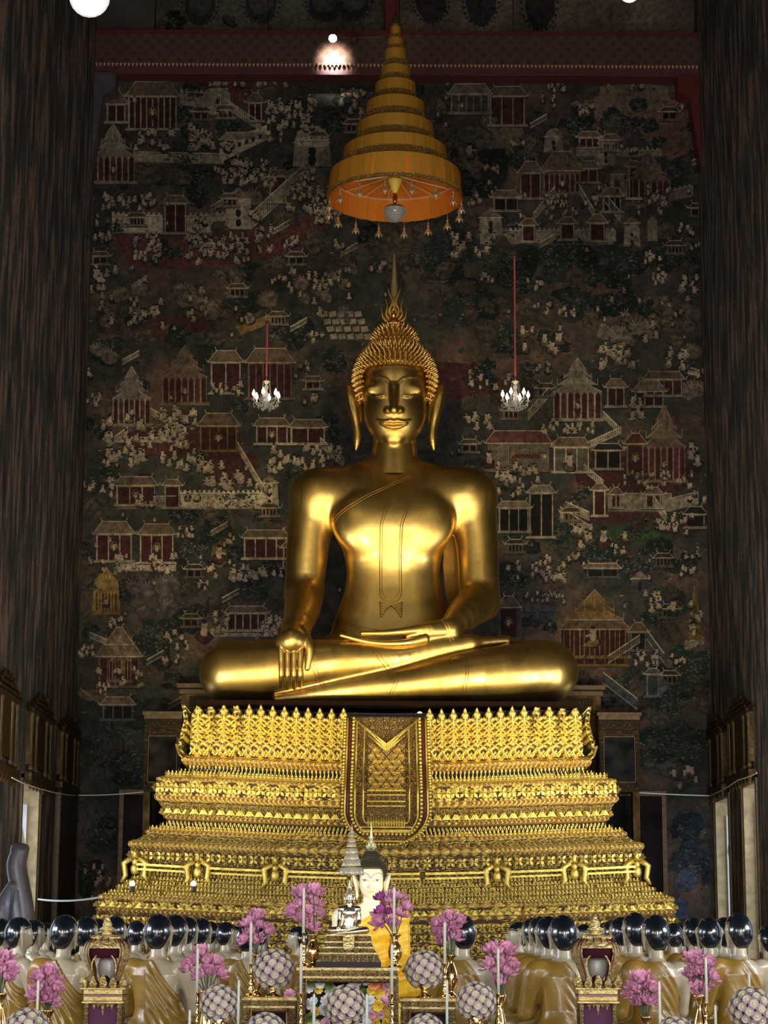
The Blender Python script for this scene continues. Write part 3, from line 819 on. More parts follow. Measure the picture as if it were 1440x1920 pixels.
# shutters closed on the left wall near the back corner
m = MB()
p0 = wallpt(100, 1600, XL); p1 = wallpt(131, 1600, XL); zt_ = wallpt(115, 1490, XL).z
root = thing('window_4', None, None, (XL, (p0.y + p1.y) / 2, 1.0)); root['kind'] = 'structure'; O = root.location
m.box((XL + .05, (p0.y + p1.y) / 2, (1 + zt_) / 2), (.1, p1.y - p0.y, zt_ - 1)); m.build('closed_shutter', simple('brown_shutter', (0.035, 0.022, 0.016), .6, noise=.4, nscale=3), root, origin=O)
for yy in (p0.y, p1.y):
    m = MB(); m.box((XL + .07, yy, (1 + zt_) / 2), (.05, .08, zt_ - 1)); m.build('gilt_strip', M_GOLDDARK, root, origin=O)

# platform of the disciples
PZ = 0.74
m = MB(); m.box((0, 22.3, PZ / 2), (9.6, 15.4, PZ)); 
pl = m.build('disciple_platform', M_PLAT); setp(pl, 'low varnished platform carrying the rows of seated disciples', 'platform')

# sacred thread -------------------------------------------------------------------------
def thread(pts, label, r=0.012):
    m = MB(); m.tube(pts, r, 5); o = m.build('sacred_thread', M_THREAD); setp(o, label, 'thread'); return o
def cat_(p, q, sag, n=8):
    return [Vector(p).lerp(Vector(q), i / n) - Vector((0, 0, sag * 4 * (i / n) * (1 - i / n))) for i in range(n + 1)]
LT = [wallpt(2, 1458, XL) + Vector((.16, 0, 0)), wallpt(40, 1474, XL) + Vector((.16, 0, 0)), wallpt(95, 1488, XL) + Vector((.16, 0, 0)), at(144, 1491, YB - .2)]
pts = []
for i in range(3): pts += cat_(LT[i], LT[i + 1], .01, 4)
pts += cat_(at(144, 1491, YB - .2), at(298, 1481, YS - .4), .03)
thread(pts, 'upper white thread strung from the left wall to the gold pedestal', .009)
pts = cat_(at(1152, 1483, YS - .4), at(1331, 1492, YB - .2), .01) + cat_(at(1331, 1492, YB - .2), wallpt(1400, 1464, XR) - Vector((.16, 0, 0)), .02, 4) + cat_(wallpt(1401, 1463, XR) - Vector((.16, 0, 0)), wallpt(1438, 1450, XR) - Vector((.16, 0, 0)), .01, 4)
thread(pts, 'white thread strung from the gold pedestal to the right wall', .009)
thread(cat_(wallpt(60, 1686, XL) + Vector((.1, 0, 0)), at(190, 1682, 32.2), .04), 'lower white thread at left, near the disciples heads', .014)
# ------------------------------------------------------------------ mural on the back wall
class Paint:
    def __init__(s): s.V = []; s.F = []; s.C = []
    def poly(s, pts, col, L=0):
        Y = YB - 0.004 - 0.0016 * L - (len(s.F) % 150) * 1e-5
        o = len(s.V); k = 0
        for p in pts:
            s.V.append(at(min(max(p[0], 146), 1331), max(p[1], -30), Y)); s.C.append(col)
        s.F.append(tuple(range(o, o + len(pts))))
    def blob(s, cx, cy, rx, ry, col, L=0, n=9, jit=.25, rot=0):
        pts = []
        for k in range(n):
            a = 2 * PI * k / n; j = 1 + rnd.uniform(-jit, jit)
            x, y = rx * j * math.cos(a), ry * j * math.sin(a)
            pts.append((cx + x * math.cos(rot) - y * math.sin(rot), cy + x * math.sin(rot) + y * math.cos(rot)))
        s.poly(pts, col, L)
    def line(s, a, b, w, col, L=0):
        dx, dy = b[0] - a[0], b[1] - a[1]; l = math.hypot(dx, dy) + 1e-6; nx, ny = -dy / l * w / 2, dx / l * w / 2
        s.poly([(a[0] + nx, a[1] + ny), (b[0] + nx, b[1] + ny), (b[0] - nx, b[1] - ny), (a[0] - nx, a[1] - ny)], col, L)
rnd = random.Random(7); OCC = []
TAN = (0.390, 0.310, 0.205); TAN2 = (0.275, 0.218, 0.150); BRN = (0.135, 0.090, 0.058); DRK = (0.022, 0.018, 0.015)
RED = (0.085, 0.028, 0.022); REDG = (0.090, 0.034, 0.027); GRN = (0.030, 0.042, 0.027); TREE = (0.018, 0.023, 0.018); GLD = (0.190, 0.115, 0.040)
SKIN = (0.340, 0.255, 0.170); SLATE = (0.085, 0.088, 0.088)
def mul(c, k): return tuple(min(1, x * k) for x in c)
def va(c, v=.15):
    k = 1 + rnd.uniform(-v, v); return tuple(x * k for x in c)
P = Paint()
def fig(x, y, s=1.0, robe=None, L=8):
    """one small seated figure"""
    robe = robe or rnd.choice([SKIN, TAN, TAN2, RED, mul(TAN, .8), GRN, BRN])
    P.blob(x, y + 3.2 * s, 5.2 * s, 4.2 * s, DRK, L, 8, .15)
    P.blob(x, y + 3.4 * s, 4.2 * s, 2.6 * s, va(mul(robe, .8)), L + 1, 8, .3); P.line((x - 3 * s, y + 4.6 * s), (x + 3 * s, y + 4 * s), .7, DRK, L + 2)
    P.blob(x + rnd.uniform(-.6, .6), y - .4 * s, 2.3 * s, 3.3 * s, va(SKIN), L + 2, 7, .2)
    P.blob(x + rnd.uniform(-.5, .5), y - 4.6 * s, 2.0 * s, 2.3 * s, va(SKIN, .1), L + 3, 7, .1)
    P.blob(x, y - 6.2 * s, 2.0 * s, 1.3 * s, DRK, L + 4, 6, .15)
    if rnd.random() < .6:
        d = rnd.choice((-1, 1)); P.line((x + d * 1.5 * s, y - 1.5 * s), (x + d * 4.6 * s, y + rnd.uniform(-2, 2) * s), 1.2 * s, va(SKIN), L + 4)
def crowd(x0, y0, x1, y1, n=None, s=1.0, robe=None, L=8):
    OCC.append((x0, y0, x1, y1)); n = n or int((x1 - x0) * (y1 - y0) / (75 * s * s)); n = max(n, 2)
    pts = sorted([(rnd.uniform(y0, y1), rnd.uniform(x0, x1)) for _ in range(n)])
    for y, x in pts: fig(x, y, s * rnd.uniform(.85, 1.2), robe, L)
def tree(x, y, r, col=TREE, L=2):
    for k in range(7):
        P.blob(x + rnd.uniform(-.7, .7) * r, y + rnd.uniform(-.6, .6) * r, r * rnd.uniform(.35, .6), r * rnd.uniform(.3, .5), va(col, .3), L + k % 3, 12, .3)
    for k in range(int(r * 3.2)):
        a = rnd.uniform(0, 2 * PI); q = r * rnd.uniform(.05, 1.15)
        P.blob(x + math.cos(a) * q, y + math.sin(a) * q * .85, rnd.uniform(1.5, 3.2), rnd.uniform(1, 2), va(mul(rnd.choice([GRN, GRN, BRN, SLATE]), rnd.uniform(.5, 1.1)), .2), L + 3, 5, .4)
def rocks(x, y, w, h, n=6, col=(0.17, .125, .085)):
    OCC.append((x, y, x + w, y + h))
    for k in range(n):
        cx, cy = x + rnd.uniform(0, w), y + rnd.uniform(0, h); r = rnd.uniform(9, 19)
        P.blob(cx, cy, r * 1.1, r, mul(BRN, .3), 3, 9, .2)
        for j in range(4):
            P.blob(cx + j * 1.6, cy + j * 2.6, r * (1 - .2 * j), r * .85 * (1 - .2 * j), va(mul(col, .55 + .25 * (j % 2)), .2), 4 + j, 9, .15)
        for j in range(4):
            a = -2.6 + j * .45
            P.line((cx + math.cos(a) * r * .3, cy + math.sin(a) * r * .3), (cx + math.cos(a) * r * 1.05, cy + math.sin(a) * r), 1.4, va(mul(col, 1.3)), 8)
def wallq(x0, y0, x1, y1, h, dy=0, col=TAN2, cren=True, L=4):
    """long battlement wall; dy = vertical skew over its length"""
    P.poly([(x0, y0), (x1, y0 + dy), (x1, y0 + dy + h), (x0, y0 + h)], va(col), L)
    P.line((x0, y0 + h), (x1, y0 + dy + h), 2.0, mul(col, .45), L + 1); P.line((x0, y0 + 3), (x1, y0 + dy + 3), 1.2, mul(col, .5), L + 1)
    P.line((x0, y0), (x1, y0 + dy), 1.6, mul(col, 1.35), L + 2)
    n = max(2, int(abs(x1 - x0) / 9))
    for i in range(n):
        t = i / n; x = x0 + (x1 - x0) * t
        if cren: P.poly([(x, y0 + dy * t - 5), (x + 5, y0 + dy * t - 5), (x + 5, y0 + dy * t), (x, y0 + dy * t)], va(mul(col, 1.1)), L + 1)
        P.line((x, y0 + dy * t + 4), (x, y0 + dy * t + h - 2), .9, mul(col, .6), L + 1)
def roof(x0, x1, y, h, over=6, col=BRN, L=6, spire=True, skew=0):
    P.poly([(x0 - over, y), (x1 + over, y), (x1 - h * .5 + skew, y - h), (x0 + h * .5 + skew, y - h)], va(col), L)
    P.line((x0 - over, y), (x1 + over, y), 1.8, mul(TAN, .9), L + 1); P.line((x0 + h * .5 + skew, y - h), (x1 - h * .5 + skew, y - h), 1.6, mul(TAN, .9), L + 1)
    P.line((x0 - over, y), (x0 + h * .5 + skew, y - h), 1.3, mul(TAN, .75), L + 1); P.line((x1 + over, y), (x1 - h * .5 + skew, y - h), 1.3, mul(TAN, .75), L + 1)
    n = int((x1 - x0) / 5)
    for i in range(n):
        t = (i + .5) / n
        P.line((x0 + (x1 - x0) * t, y - 1), (x0 + h * .5 + skew + (x1 - x0 - h) * t, y - h + 1), .7, mul(col, .5), L + 1)
    if spire:
        for xx in (x0 + h * .5 + skew, x1 - h * .5 + skew): P.line((xx, y - h), (xx + (-3 if xx < (x0 + x1) / 2 else 3), y - h - 7), 1.2, mul(TAN, .9), L + 1)
        for xx, d in ((x0 - over, -3), (x1 + over, 3)): P.line((xx, y), (xx + d, y - 6), 1.2, mul(TAN, .8), L + 1)
def occ(a, b, c, d): OCC.append((min(a, c), min(b, d), max(a, c), max(b, d)))
def hall(x0, y0, x1, y1, col=TAN2, rcol=BRN, inside=RED, cols=5, rh=None, L=5, monk=False, tiers=1):
    occ(x0, y0, x1, y1); rh = rh or (y1 - y0) * .35; yt = y0 + rh
    P.poly([(x0, yt), (x1, yt), (x1, y1), (x0, y1)], va(col), L)
    P.poly([(x0 + 3, yt + 3), (x1 - 3, yt + 3), (x1 - 3, y1 - 5), (x0 + 3, y1 - 5)], va(mul(inside, .55)), L + 1)
    for i in range(cols + 1):
        x = x0 + 2 + (x1 - x0 - 4) * i / cols
        P.line((x, yt + 1), (x, y1 - 4), 2.4, va(mul(col, 1.0)), L + 2); P.line((x + 1.6, yt + 1), (x + 1.6, y1 - 4), .8, DRK, L + 3)
    P.poly([(x0 - 4, y1 - 5), (x1 + 4, y1 - 5), (x1 + 6, y1), (x0 - 6, y1)], va(mul(col, 1.1)), L + 3)
    P.line((x0 - 6, y1 + .5), (x1 + 6, y1 + .5), 1.6, DRK, L + 4); P.line((x0 - 5, y1 - 3), (x1 + 5, y1 - 3), .8, mul(col, .4), L + 4)
    for t in range(tiers):
        k = t * .22; w = (x1 - x0)
        roof(x0 + w * k, x1 - w * k, yt - t * rh * .62, rh * .9, 6, rcol, L + 3 + t * 2)
    if monk:
        cx = (x0 + x1) / 2; P.blob(cx, (yt + y1) / 2 - 2, 8, 11, mul(GLD, .8), L + 4, 9, .05); fig(cx, (yt + y1) / 2, 1.5, RED, L + 5)
def shrine(x0, y0, x1, y1, col=GLD, inside=RED, L=5):
    """gable-fronted palace with many spires"""
    occ(x0, y0, x1, y1); cx = (x0 + x1) / 2; w = x1 - x0; h = y1 - y0; yt = y0 + h * .5
    P.poly([(x0, yt), (x1, yt), (x1, y1), (x0, y1)], va(mul(col, .8)), L)
    for i in range(7):
        x = x0 + w * (i + .5) / 7; P.poly([(x - w * .05, y1 - 6), (x + w * .05, y1 - 6), (x + w * .05, yt + 6), (x, yt), (x - w * .05, yt + 6)], va(mul(inside, .9 if i % 2 else .55)), L + 1)
        P.line((x - w * .07, yt), (x - w * .07, y1 - 2), 1.5, va(mul(col, 1.4)), L + 2)
    for k in range(4):
        ww = w * (.52 - .11 * k); yy = yt - h * .12 * k
        P.poly([(cx - ww, yy), (cx + ww, yy), (cx, yy - h * .22)], va(mul(col, .75 + .15 * (k % 2))), L + 3 + k)
        P.line((cx - ww, yy), (cx, yy - h * .22), 1.5, mul(col, 1.5), L + 4 + k); P.line((cx + ww, yy), (cx, yy - h * .22), 1.5, mul(col, 1.5), L + 4 + k)
    for k in range(-3, 4):
        x = cx + k * w * .14; P.line((x, yt - h * (.30 - .06 * abs(k))), (x, y0 + abs(k) * h * .09), 1.3, mul(col, 1.4), L + 8)
    P.poly([(x0 - 4, y1 - 6), (x1 + 4, y1 - 6), (x1 + 6, y1), (x0 - 6, y1)], va(mul(col, .9)), L + 3)
    fig(cx, (yt + y1) / 2 + 1, 1.35, RED, L + 6)
def tower(x0, y0, x1, y1, col=TAN2, L=6, dome=False):
    w = x1 - x0; cx = (x0 + x1) / 2
    P.poly([(x0, y0 + w * .5), (x1, y0 + w * .5), (x1 + 3, y1), (x0 - 3, y1)], va(col), L)
    P.poly([(cx + w * .2, y0 + w * .5), (x1, y0 + w * .5), (x1 + 3, y1), (cx + w * .2, y1)], va(mul(col, .7)), L + 1)
    if dome: P.blob(cx, y0 + w * .42, w * .5, w * .4, va(col), L + 1, 10, .05)
    else: P.poly([(x0 - 3, y0 + w * .5), (x1 + 3, y0 + w * .5), (cx, y0)], va(mul(BRN, 1.2)), L + 1)
    P.line((x0 - 3, y0 + w * .5), (x1 + 3, y0 + w * .5), 1.8, mul(TAN, 1.0), L + 2)
    for yy in (.62, .85):
        Yq = y0 + (y1 - y0) * yy
        if Yq > y0 + w * .6: P.blob(cx, Yq, w * .12, w * .17, DRK, L + 3, 7, .05); P.line((x0 - 2, Yq + w * .25), (x1 + 2, Yq + w * .25), 1, mul(col, .5), L + 2)
def stair(x0, y0, x1, y1, w=11, L=6, col=TAN2):
    P.poly([(x0, y0), (x1, y1), (x1, y1 + w), (x0, y0 + w)], va(col), L)
    P.line((x0, y0), (x1, y1), 2, mul(TAN, 1.15), L + 2); P.line((x0, y0 + w), (x1, y1 + w), 1.6, mul(TAN, .8), L + 2)
    n = int(math.hypot(x1 - x0, y1 - y0) / 5)
    for i in range(n):
        t = (i + .5) / n; x, y = x0 + (x1 - x0) * t, y0 + (y1 - y0) * t; P.line((x, y + 1), (x, y + w - 1), 1.3, mul(col, .4), L + 1)
# broad grounds
P.poly([(212, 436), (330, 436), (420, 442), (520, 420), (600, 385), (640, 400), (560, 470), (470, 492), (330, 505), (240, 500)], REDG, 0)
P.blob(1190, 195, 120, 42, (.145, .10, .066), 0, 14, .12); P.blob(1260, 240, 55, 55, (.12, .065, .042), 1, 12, .15)
P.blob(930, 260, 60, 40, (.11, .085, .05), 0, 12, .2); P.blob(420, 170, 60, 40, REDG, 0, 9, .2)
P.blob(300, 610, 90, 22, mul(REDG, .8), 0, 12, .3); P.blob(870, 715, 80, 34, mul(REDG, .8), 0, 12, .3)
P.blob(1190, 1000, 70, 16, (.035, .06, .022), 1, 12, .15); P.blob(330, 830, 120, 26, mul(REDG, .7), 0, 12, .2)
P.blob(430, 870, 60, 34, mul(REDG, .7), 1, 9, .1); P.blob(1160, 968, 90, 14, mul(REDG, .8), 1, 12, .2)
P.blob(1180, 880, 120, 50, mul(REDG, .55), 0, 12, .2)
for x, y, r in ((370, 260, 30), (350, 300, 34), (345, 215, 20), (560, 300, 24), (640, 200, 34), (350, 340, 26), (230, 330, 28), (190, 440, 22), (520, 365, 18),
                (900, 330, 50), (980, 290, 34), (1080, 240, 40), (1150, 230, 30), (1290, 300, 34), (1240, 330, 25), (840, 480, 60), (960, 500, 50), (1080, 490, 50), (1180, 500, 50), (1270, 480, 40),
                (250, 600, 30), (330, 630, 25), (450, 580, 40), (400, 640, 26), (260, 730, 24), (560, 620, 40), (630, 680, 30), (200, 660, 30), (620, 800, 30), (450, 760, 20),
                (410, 980, 30), (380, 1030, 38), (440, 1040, 30), (330, 960, 20), (500, 960, 24), (200, 900, 30), (180, 800, 24), (230, 1110, 28), (350, 1160, 36), (300, 1230, 44),
                (880, 560, 50), (950, 640, 36), (1080, 560, 50), (1160, 560, 36), (1040, 640, 28), (900, 700, 30), (1000, 860, 24), (950, 880, 24), (1050, 1000, 34), (980, 1010, 30), (1120, 1050, 40), (1240, 1040, 40), (1180, 1070, 30), (1290, 1060, 26), (960, 1080, 30),
                (1230, 1150, 36), (1250, 1300, 50), (1300, 1240, 40), (1290, 1400, 44), (1230, 1400, 40), (230, 1350, 50), (180, 1420, 44), (240, 1440, 40), (300, 1190, 36), (520, 720, 24), (560, 880, 30), (510, 1060, 20), (480, 1100, 26), (1220, 580, 20), (1290, 690, 18), (1180, 620, 26)):
    tree(x, y, r)
# upper left city
hall(240, 150, 332, 245, cols=8, rh=30, monk=True); hall(200, 165, 236, 232, cols=2, rh=30); wallq(250, 284, 420, 284, 20, 4, cren=False)
wallq(338, 172, 432, 172, 26, 4, TAN2); tower(392, 150, 425, 215); stair(405, 175, 490, 230, 16); hall(465, 172, 492, 230, cols=2)
P.poly([(412, 268), (500, 234), (500, 262), (412, 305)], va(TAN), 5); roof(414, 498, 262, 14, 4, mul(TAN2, .8), 7, skew=4)
for i in range(6): P.poly([(420 + i * 13, 278 - i * 5), (426 + i * 13, 276 - i * 5), (426 + i * 13, 284 - i * 5), (420 + i * 13, 286 - i * 5)], DRK, 9)
tower(552, 234, 618, 312, dome=True); wallq(556, 262, 616, 262, 14, 0, TAN, L=9)
shrine(172, 240, 252, 345, mul(TAN2, .7)); wallq(210, 402, 305, 402, 34, 2, TAN); hall(308, 365, 350, 440, cols=2, rh=16); tower(424, 350, 470, 430, TAN)
wallq(345, 405, 425, 405, 34, -4, TAN2); stair(470, 400, 590, 290, 30); hall(505, 318, 538, 382, cols=1, rh=12)
for bx in ((250, 480, 330, 300), (355, 232, 400, 280), (350, 440, 470, 492), (250, 440, 305, 492), (400, 310, 520, 345), (500, 180, 590, 240), (430, 300, 500, 330), (190, 365, 290, 390), (540, 345, 640, 400), (470, 425, 510, 470), (390, 150, 540, 160), (590, 380, 640, 420)):
    x0, x1 = sorted((bx[0], bx[2])); y0, y1 = sorted((bx[1], bx[3]))
    if y1 - y0 > 100: continue
    crowd(x0, y0, x1, y1, s=1.15)
crowd(250, 248, 330, 280, 14, 1.3); crowd(350, 240, 400, 280, 10, 1.3); crowd(640, 190, 700, 210, 6, 1.2, SKIN)
for x in (200, 262, 600): crowd(x - 20, 500, x + 20, 600, 8, 1.3)
# middle left
rocks(205, 520, 80, 90, 9); rocks(330, 520, 70, 80, 8); rocks(170, 560, 50, 120, 6); rocks(540, 500, 120, 60, 8); crowd(240, 560, 310, 610, 12, 1.2); crowd(345, 540, 390, 600, 9, 1.3, GLD)
crowd(540, 505, 660, 560, 20, 1.2); crowd(165, 500, 200, 560, 8, 1.4)
for i in range(5):
    for j in range(4): P.poly([(600 + i * 16 + j * 6, 585 + j * 14), (613 + i * 16 + j * 6, 583 + j * 14), (615 + i * 16 + j * 6, 593 + j * 14), (602 + i * 16 + j * 6, 595 + j * 14)], va(mul(TAN2, .75)), 6)
P.poly([(442, 612), (505, 590), (510, 605), (452, 628)], va(GLD), 6)
shrine(212, 695, 282, 800, mul(TAN2, .75)); shrine(305, 655, 388, 760, mul(BRN, 1.25)); hall(395, 655, 452, 740, cols=2, rh=24, rcol=BRN); hall(465, 650, 548, 750, mul(BRN, 1.1), cols=6, rh=30)
crowd(300, 765, 370, 790, 16, 1.3, SKIN); crowd(280, 800, 350, 835, 20, 1.3, SKIN); crowd(190, 780, 270, 830, 22, 1.35, SKIN); crowd(195, 840, 270, 870, 20, 1.4, SKIN); crowd(300, 840, 390, 880, 22, 1.3, SKIN); crowd(400, 715, 455, 745, 12, 1.2)
hall(375, 772, 445, 848, mul(GLD, .9), BRN, RED, 4, monk=True); stair(282, 765, 345, 800, 12); stair(200, 830, 240, 800, 10); wallq(205, 820, 350, 820, 10, 0, TAN2, cren=False)
stair(445, 828, 502, 925, 14, col=TAN); wallq(335, 924, 490, 924, 30, 0, TAN); wallq(220, 930, 330, 930, 24, 0, TAN2, cren=False); hall(218, 892, 292, 950, cols=3, rh=18, monk=True); hall(308, 898, 338, 955, cols=1, rh=12); tower(490, 890, 520, 950, TAN)
crowd(370, 870, 430, 910, 10, 1.4, SKIN); crowd(385, 900, 440, 910, 4, 1.6, SKIN); crowd(440, 870, 470, 910, 4, 1.7, SKIN); crowd(255, 930, 300, 948, 8, 1.2); crowd(190, 900, 215, 940, 6, 1.3)
hall(480, 782, 540, 835, cols=3, rh=16, monk=True, col=TAN); hall(545, 785, 610, 835, cols=2, rh=16, col=TAN); stair(600, 820, 645, 860, 16); crowd(500, 835, 640, 880, 30, 1.3, TAN)
hall(180, 975, 248, 1055, cols=3, rh=26, monk=True); hall(262, 980, 326, 1058, cols=3, rh=22, monk=True); crowd(190, 1040, 330, 1075, 24, 1.15); wallq(225, 1055, 330, 1055, 16, 0, TAN2, False)
hall(457, 992, 540, 1050, cols=4, rh=16, col=TAN); hall(530, 1015, 560, 1068, cols=1, rh=12); crowd(430, 1055, 530, 1085, 22, 1.25, TAN)
P.blob(411, 1040, 15, 26, mul(GLD, .6), 6, 9, .05); fig(411, 1040, 2.6, RED, 9)
P.poly([(172, 1152), (226, 1152), (222, 1090), (199, 1062), (176, 1090)], mul(GLD, 1.2), 6); shrine(178, 1070, 220, 1150, mul(GLD, 1.3), mul(GLD, .8), 8)
rocks(250, 1090, 80, 60, 8, (.12, .09, .08)); crowd(380, 1060, 410, 1080, 4, 1.2)
wallq(395, 1180, 520, 1180, 14, 0, TAN2, False); hall(425, 1135, 500, 1185, cols=5, rh=14); crowd(400, 1150, 430, 1185, 9, 1.2); crowd(490, 1150, 525, 1190, 14, 1.2, TAN); fig(383, 1185, 3.2, RED, 8); crowd(310, 1180, 355, 1215, 10, 1.2)
# lower left temple
hall(185, 1195, 262, 1290, mul(BRN, 1.0), BRN, RED, 5, 36, tiers=2, monk=True); shrine(205, 1200, 245, 1280, mul(BRN, 1.2)); stair(168, 1185, 235, 1215, 10); crowd(175, 1250, 270, 1300, 20, 1.1, BRN); hall(192, 1305, 250, 1352, mul(SLATE, .9), BRN, DRK, 3); P.line((150, 1290), (200, 1330), 2, BRN, 7)
# right side
hall(845, 155, 918, 215, mul(TAN2, .7), mul(TAN2, .5), mul(TAN2, .4), 5); hall(918, 160, 985, 238, mul(TAN2, .8), BRN, RED, 3, 20); rocks(860, 200, 70, 70, 7, (.13, .115, .085)); fig(880, 285, 2.4, BRN)
tower(1022, 240, 1054, 285, mul(TAN2, .9), dome=True); wallq(1080, 282, 1240, 282, 12, 0, mul(TAN2, .9)); hall(1085, 245, 1125, 280, cols=3, rcol=mul(BRN, 1.2)); tower(1122, 255, 1150, 310, TAN2); hall(1130, 250, 1160, 285, mul(TAN2, .8))
shrine(1020, 285, 1088, 365, mul(BRN, 1.3)); roof(1020, 1088, 320, 36, 8, BRN, 12); hall(975, 300, 1015, 375, mul(TAN2, .75), BRN, RED, 2, 24); hall(925, 355, 972, 398, mul(TAN2, .7), BRN, DRK, 2); stair(1000, 400, 1040, 350, 14); stair(1085, 345, 1115, 395, 14); hall(1085, 300, 1122, 345, mul(TAN2, .6), BRN, RED, 2)
shrine(1175, 290, 1255, 385, mul(BRN, 1.0)); tower(1146, 315, 1170, 365, mul(TAN2, .8)); hall(1178, 300, 1200, 375, TAN2, cols=1, rh=12); stair(1130, 355, 1165, 400, 18); hall(1130, 350, 1165, 400, mul(TAN2, .7), BRN, DRK, 3); crowd(1020, 365, 1085, 410, 26, 1.0, BRN); crowd(1190, 350, 1260, 400, 18, 1.1, BRN)
wallq(900, 432, 1155, 432, 26, 0, mul(TAN2, .85)); tower(900, 388, 940, 440, mul(TAN2, .8)); hall(978, 408, 1004, 456, TAN2, cols=1, rh=14); hall(1050, 405, 1078, 452, mul(TAN2, .8), cols=1, rh=14); hall(1105, 400, 1135, 455, mul(TAN2, .8), cols=1, rh=18); tower(1172, 405, 1198, 462, mul(TAN2, .8)); P.poly([(1214, 452), (1214, 415), (1224, 404), (1233, 415), (1233, 452)], mul(TAN2, .55), 7); wallq(1190, 372, 1300, 400, 20, -24, mul(TAN2, .5))
crowd(840, 440, 930, 480, 18, 1.5, BRN); crowd(1260, 520, 1320, 560, 6, 1.6); crowd(1120, 540, 1300, 600, 10, 1.1, BRN)
rocks(1130, 590, 110, 60, 12, (.2, .15, .10)); rocks(1230, 560, 80, 110, 8, (.15, .11, .07)); crowd(1125, 645, 1190, 690, 30, 1.25, SKIN); crowd(1200, 600, 1230, 640, 5, 1.5); crowd(1250, 650, 1285, 690, 10, 1.4, SKIN)
crowd(980, 610, 1055, 665, 10, 1.7, BRN); rocks(880, 560, 70, 110, 7, (.09, .065, .045)); crowd(880, 700, 960, 730, 10, 1.4, REDG); rocks(600, 560, 60, 40, 3, (.09, .07, .055)); rocks(780, 520, 80, 80, 5, (.07, .055, .045))
shrine(1038, 680, 1128, 790, mul(TAN2, .85)); hall(1138, 708, 1172, 765, TAN2, cols=2, rcol=mul(BRN, 1.3), rh=18); hall(1190, 712, 1245, 765, TAN2, rcol=mul(BRN, 1.3), cols=3, rh=22); hall(1210, 695, 1280, 745, mul(TAN2, .8), cols=4, rcol=BRN, rh=16); stair(990, 770, 1035, 720, 18); stair(1130, 770, 1160, 800, 12); stair(1100, 830, 1165, 800, 12); rocks(1285, 720, 30, 40, 4)
crowd(1180, 745, 1210, 780, 5, 1.7, SKIN); crowd(1010, 790, 1130, 812, 24, 1.0); crowd(870, 780, 920, 800, 8, 1.5)
hall(915, 805, 1030, 885, mul(BRN, 1.2), mul(REDG, 1.1), mul(TAN2, .7), 6, 26, monk=False); P.poly([(960, 852), (1012, 852), (1014, 860), (960, 860)], RED, 13); P.blob(962, 850, 4, 4, GLD, 14, 7, .1); fig(917, 862, 2.4, RED, 12)
hall(1038, 818, 1105, 888, TAN, BRN, mul(TAN2, .6), 3, 20); fig(1068, 868, 2.6, BRN, 13); stair(1095, 870, 1130, 900, 14); hall(1115, 830, 1165, 882, mul(TAN2, .8), DRK, DRK, 2, 14); shrine(1205, 770, 1285, 905, mul(BRN, 1.35), mul(RED, 1.2)); hall(1175, 810, 1208, 892, mul(BRN, 1.2), RED, RED, 1, 22, monk=True); crowd(1170, 885, 1300, 915, 30, 1.0, BRN); crowd(930, 870, 1010, 905, 26, 1.15, SKIN); crowd(1295, 840, 1310, 870, 3, 1.8)
hall(935, 938, 992, 1000, TAN2, mul(TAN2, .7), DRK, 3, 14); hall(992, 908, 1038, 1010, TAN2, mul(TAN2, .7), DRK, 2, 16); crowd(935, 905, 985, 935, 8, 1.3)
hall(1112, 905, 1136, 970, TAN, BRN, RED, 1, 14); wallq(1140, 925, 1260, 925, 34, 0, mul(TAN2, .8), False); hall(1145, 912, 1165, 955, mul(TAN2, .8), cols=2); hall(1210, 912, 1240, 955, mul(TAN2, .8), cols=2); stair(1226, 930, 1250, 965, 16); stair(1050, 950, 1105, 985, 20); stair(1105, 960, 1060, 940, 16); hall(1286, 948, 1322, 992, mul(TAN2, .6), DRK, DRK, 1, 16); wallq(1255, 935, 1310, 920, 24, -14, mul(TAN2, .75), False)
crowd(1230, 965, 1290, 1000, 16, 1.3, REDG); fig(1132, 1010, 3.0, RED, 12); crowd(1075, 990, 1110, 1025, 8, 1.6, BRN); fig(1172, 1005, 1.8, GLD); crowd(985, 1045, 1060, 1090, 26, 1.2, BRN); hall(1100, 1055, 1160, 1085, mul(SLATE, .7), BRN, DRK, 2)
shrine(1050, 1115, 1180, 1235, mul(GLD, .95), mul(RED, .9)); hall(1055, 1160, 1175, 1250, mul(GLD, .7), BRN, RED, 6, 20); fig(1112, 1195, 3, GLD, 14); hall(935, 1115, 972, 1200, mul(SLATE, .9), BRN, RED, 1, 24, monk=True); wallq(975, 1145, 1040, 1145, 24, 0, SLATE)
crowd(985, 1110, 1060, 1130, 18, .9, SLATE); tower(1185, 1070, 1215, 1110, mul(SLATE, .8)); crowd(1200, 1110, 1240, 1140, 9, 1.3); P.poly([(1288, 1200), (1316, 1200), (1311, 1140), (1302, 1095), (1294, 1140)], mul(GLD, .7), 6); crowd(1290, 1120, 1314, 1195, 14, 1.3, GLD); wallq(1284, 1205, 1320, 1195, 14, -10, mul(TAN2, .7)); P.blob(1250, 1130, 40, 34, (.035, .045, .03), 2, 12, .1); fig(1262, 1140, 2.4, GRN)
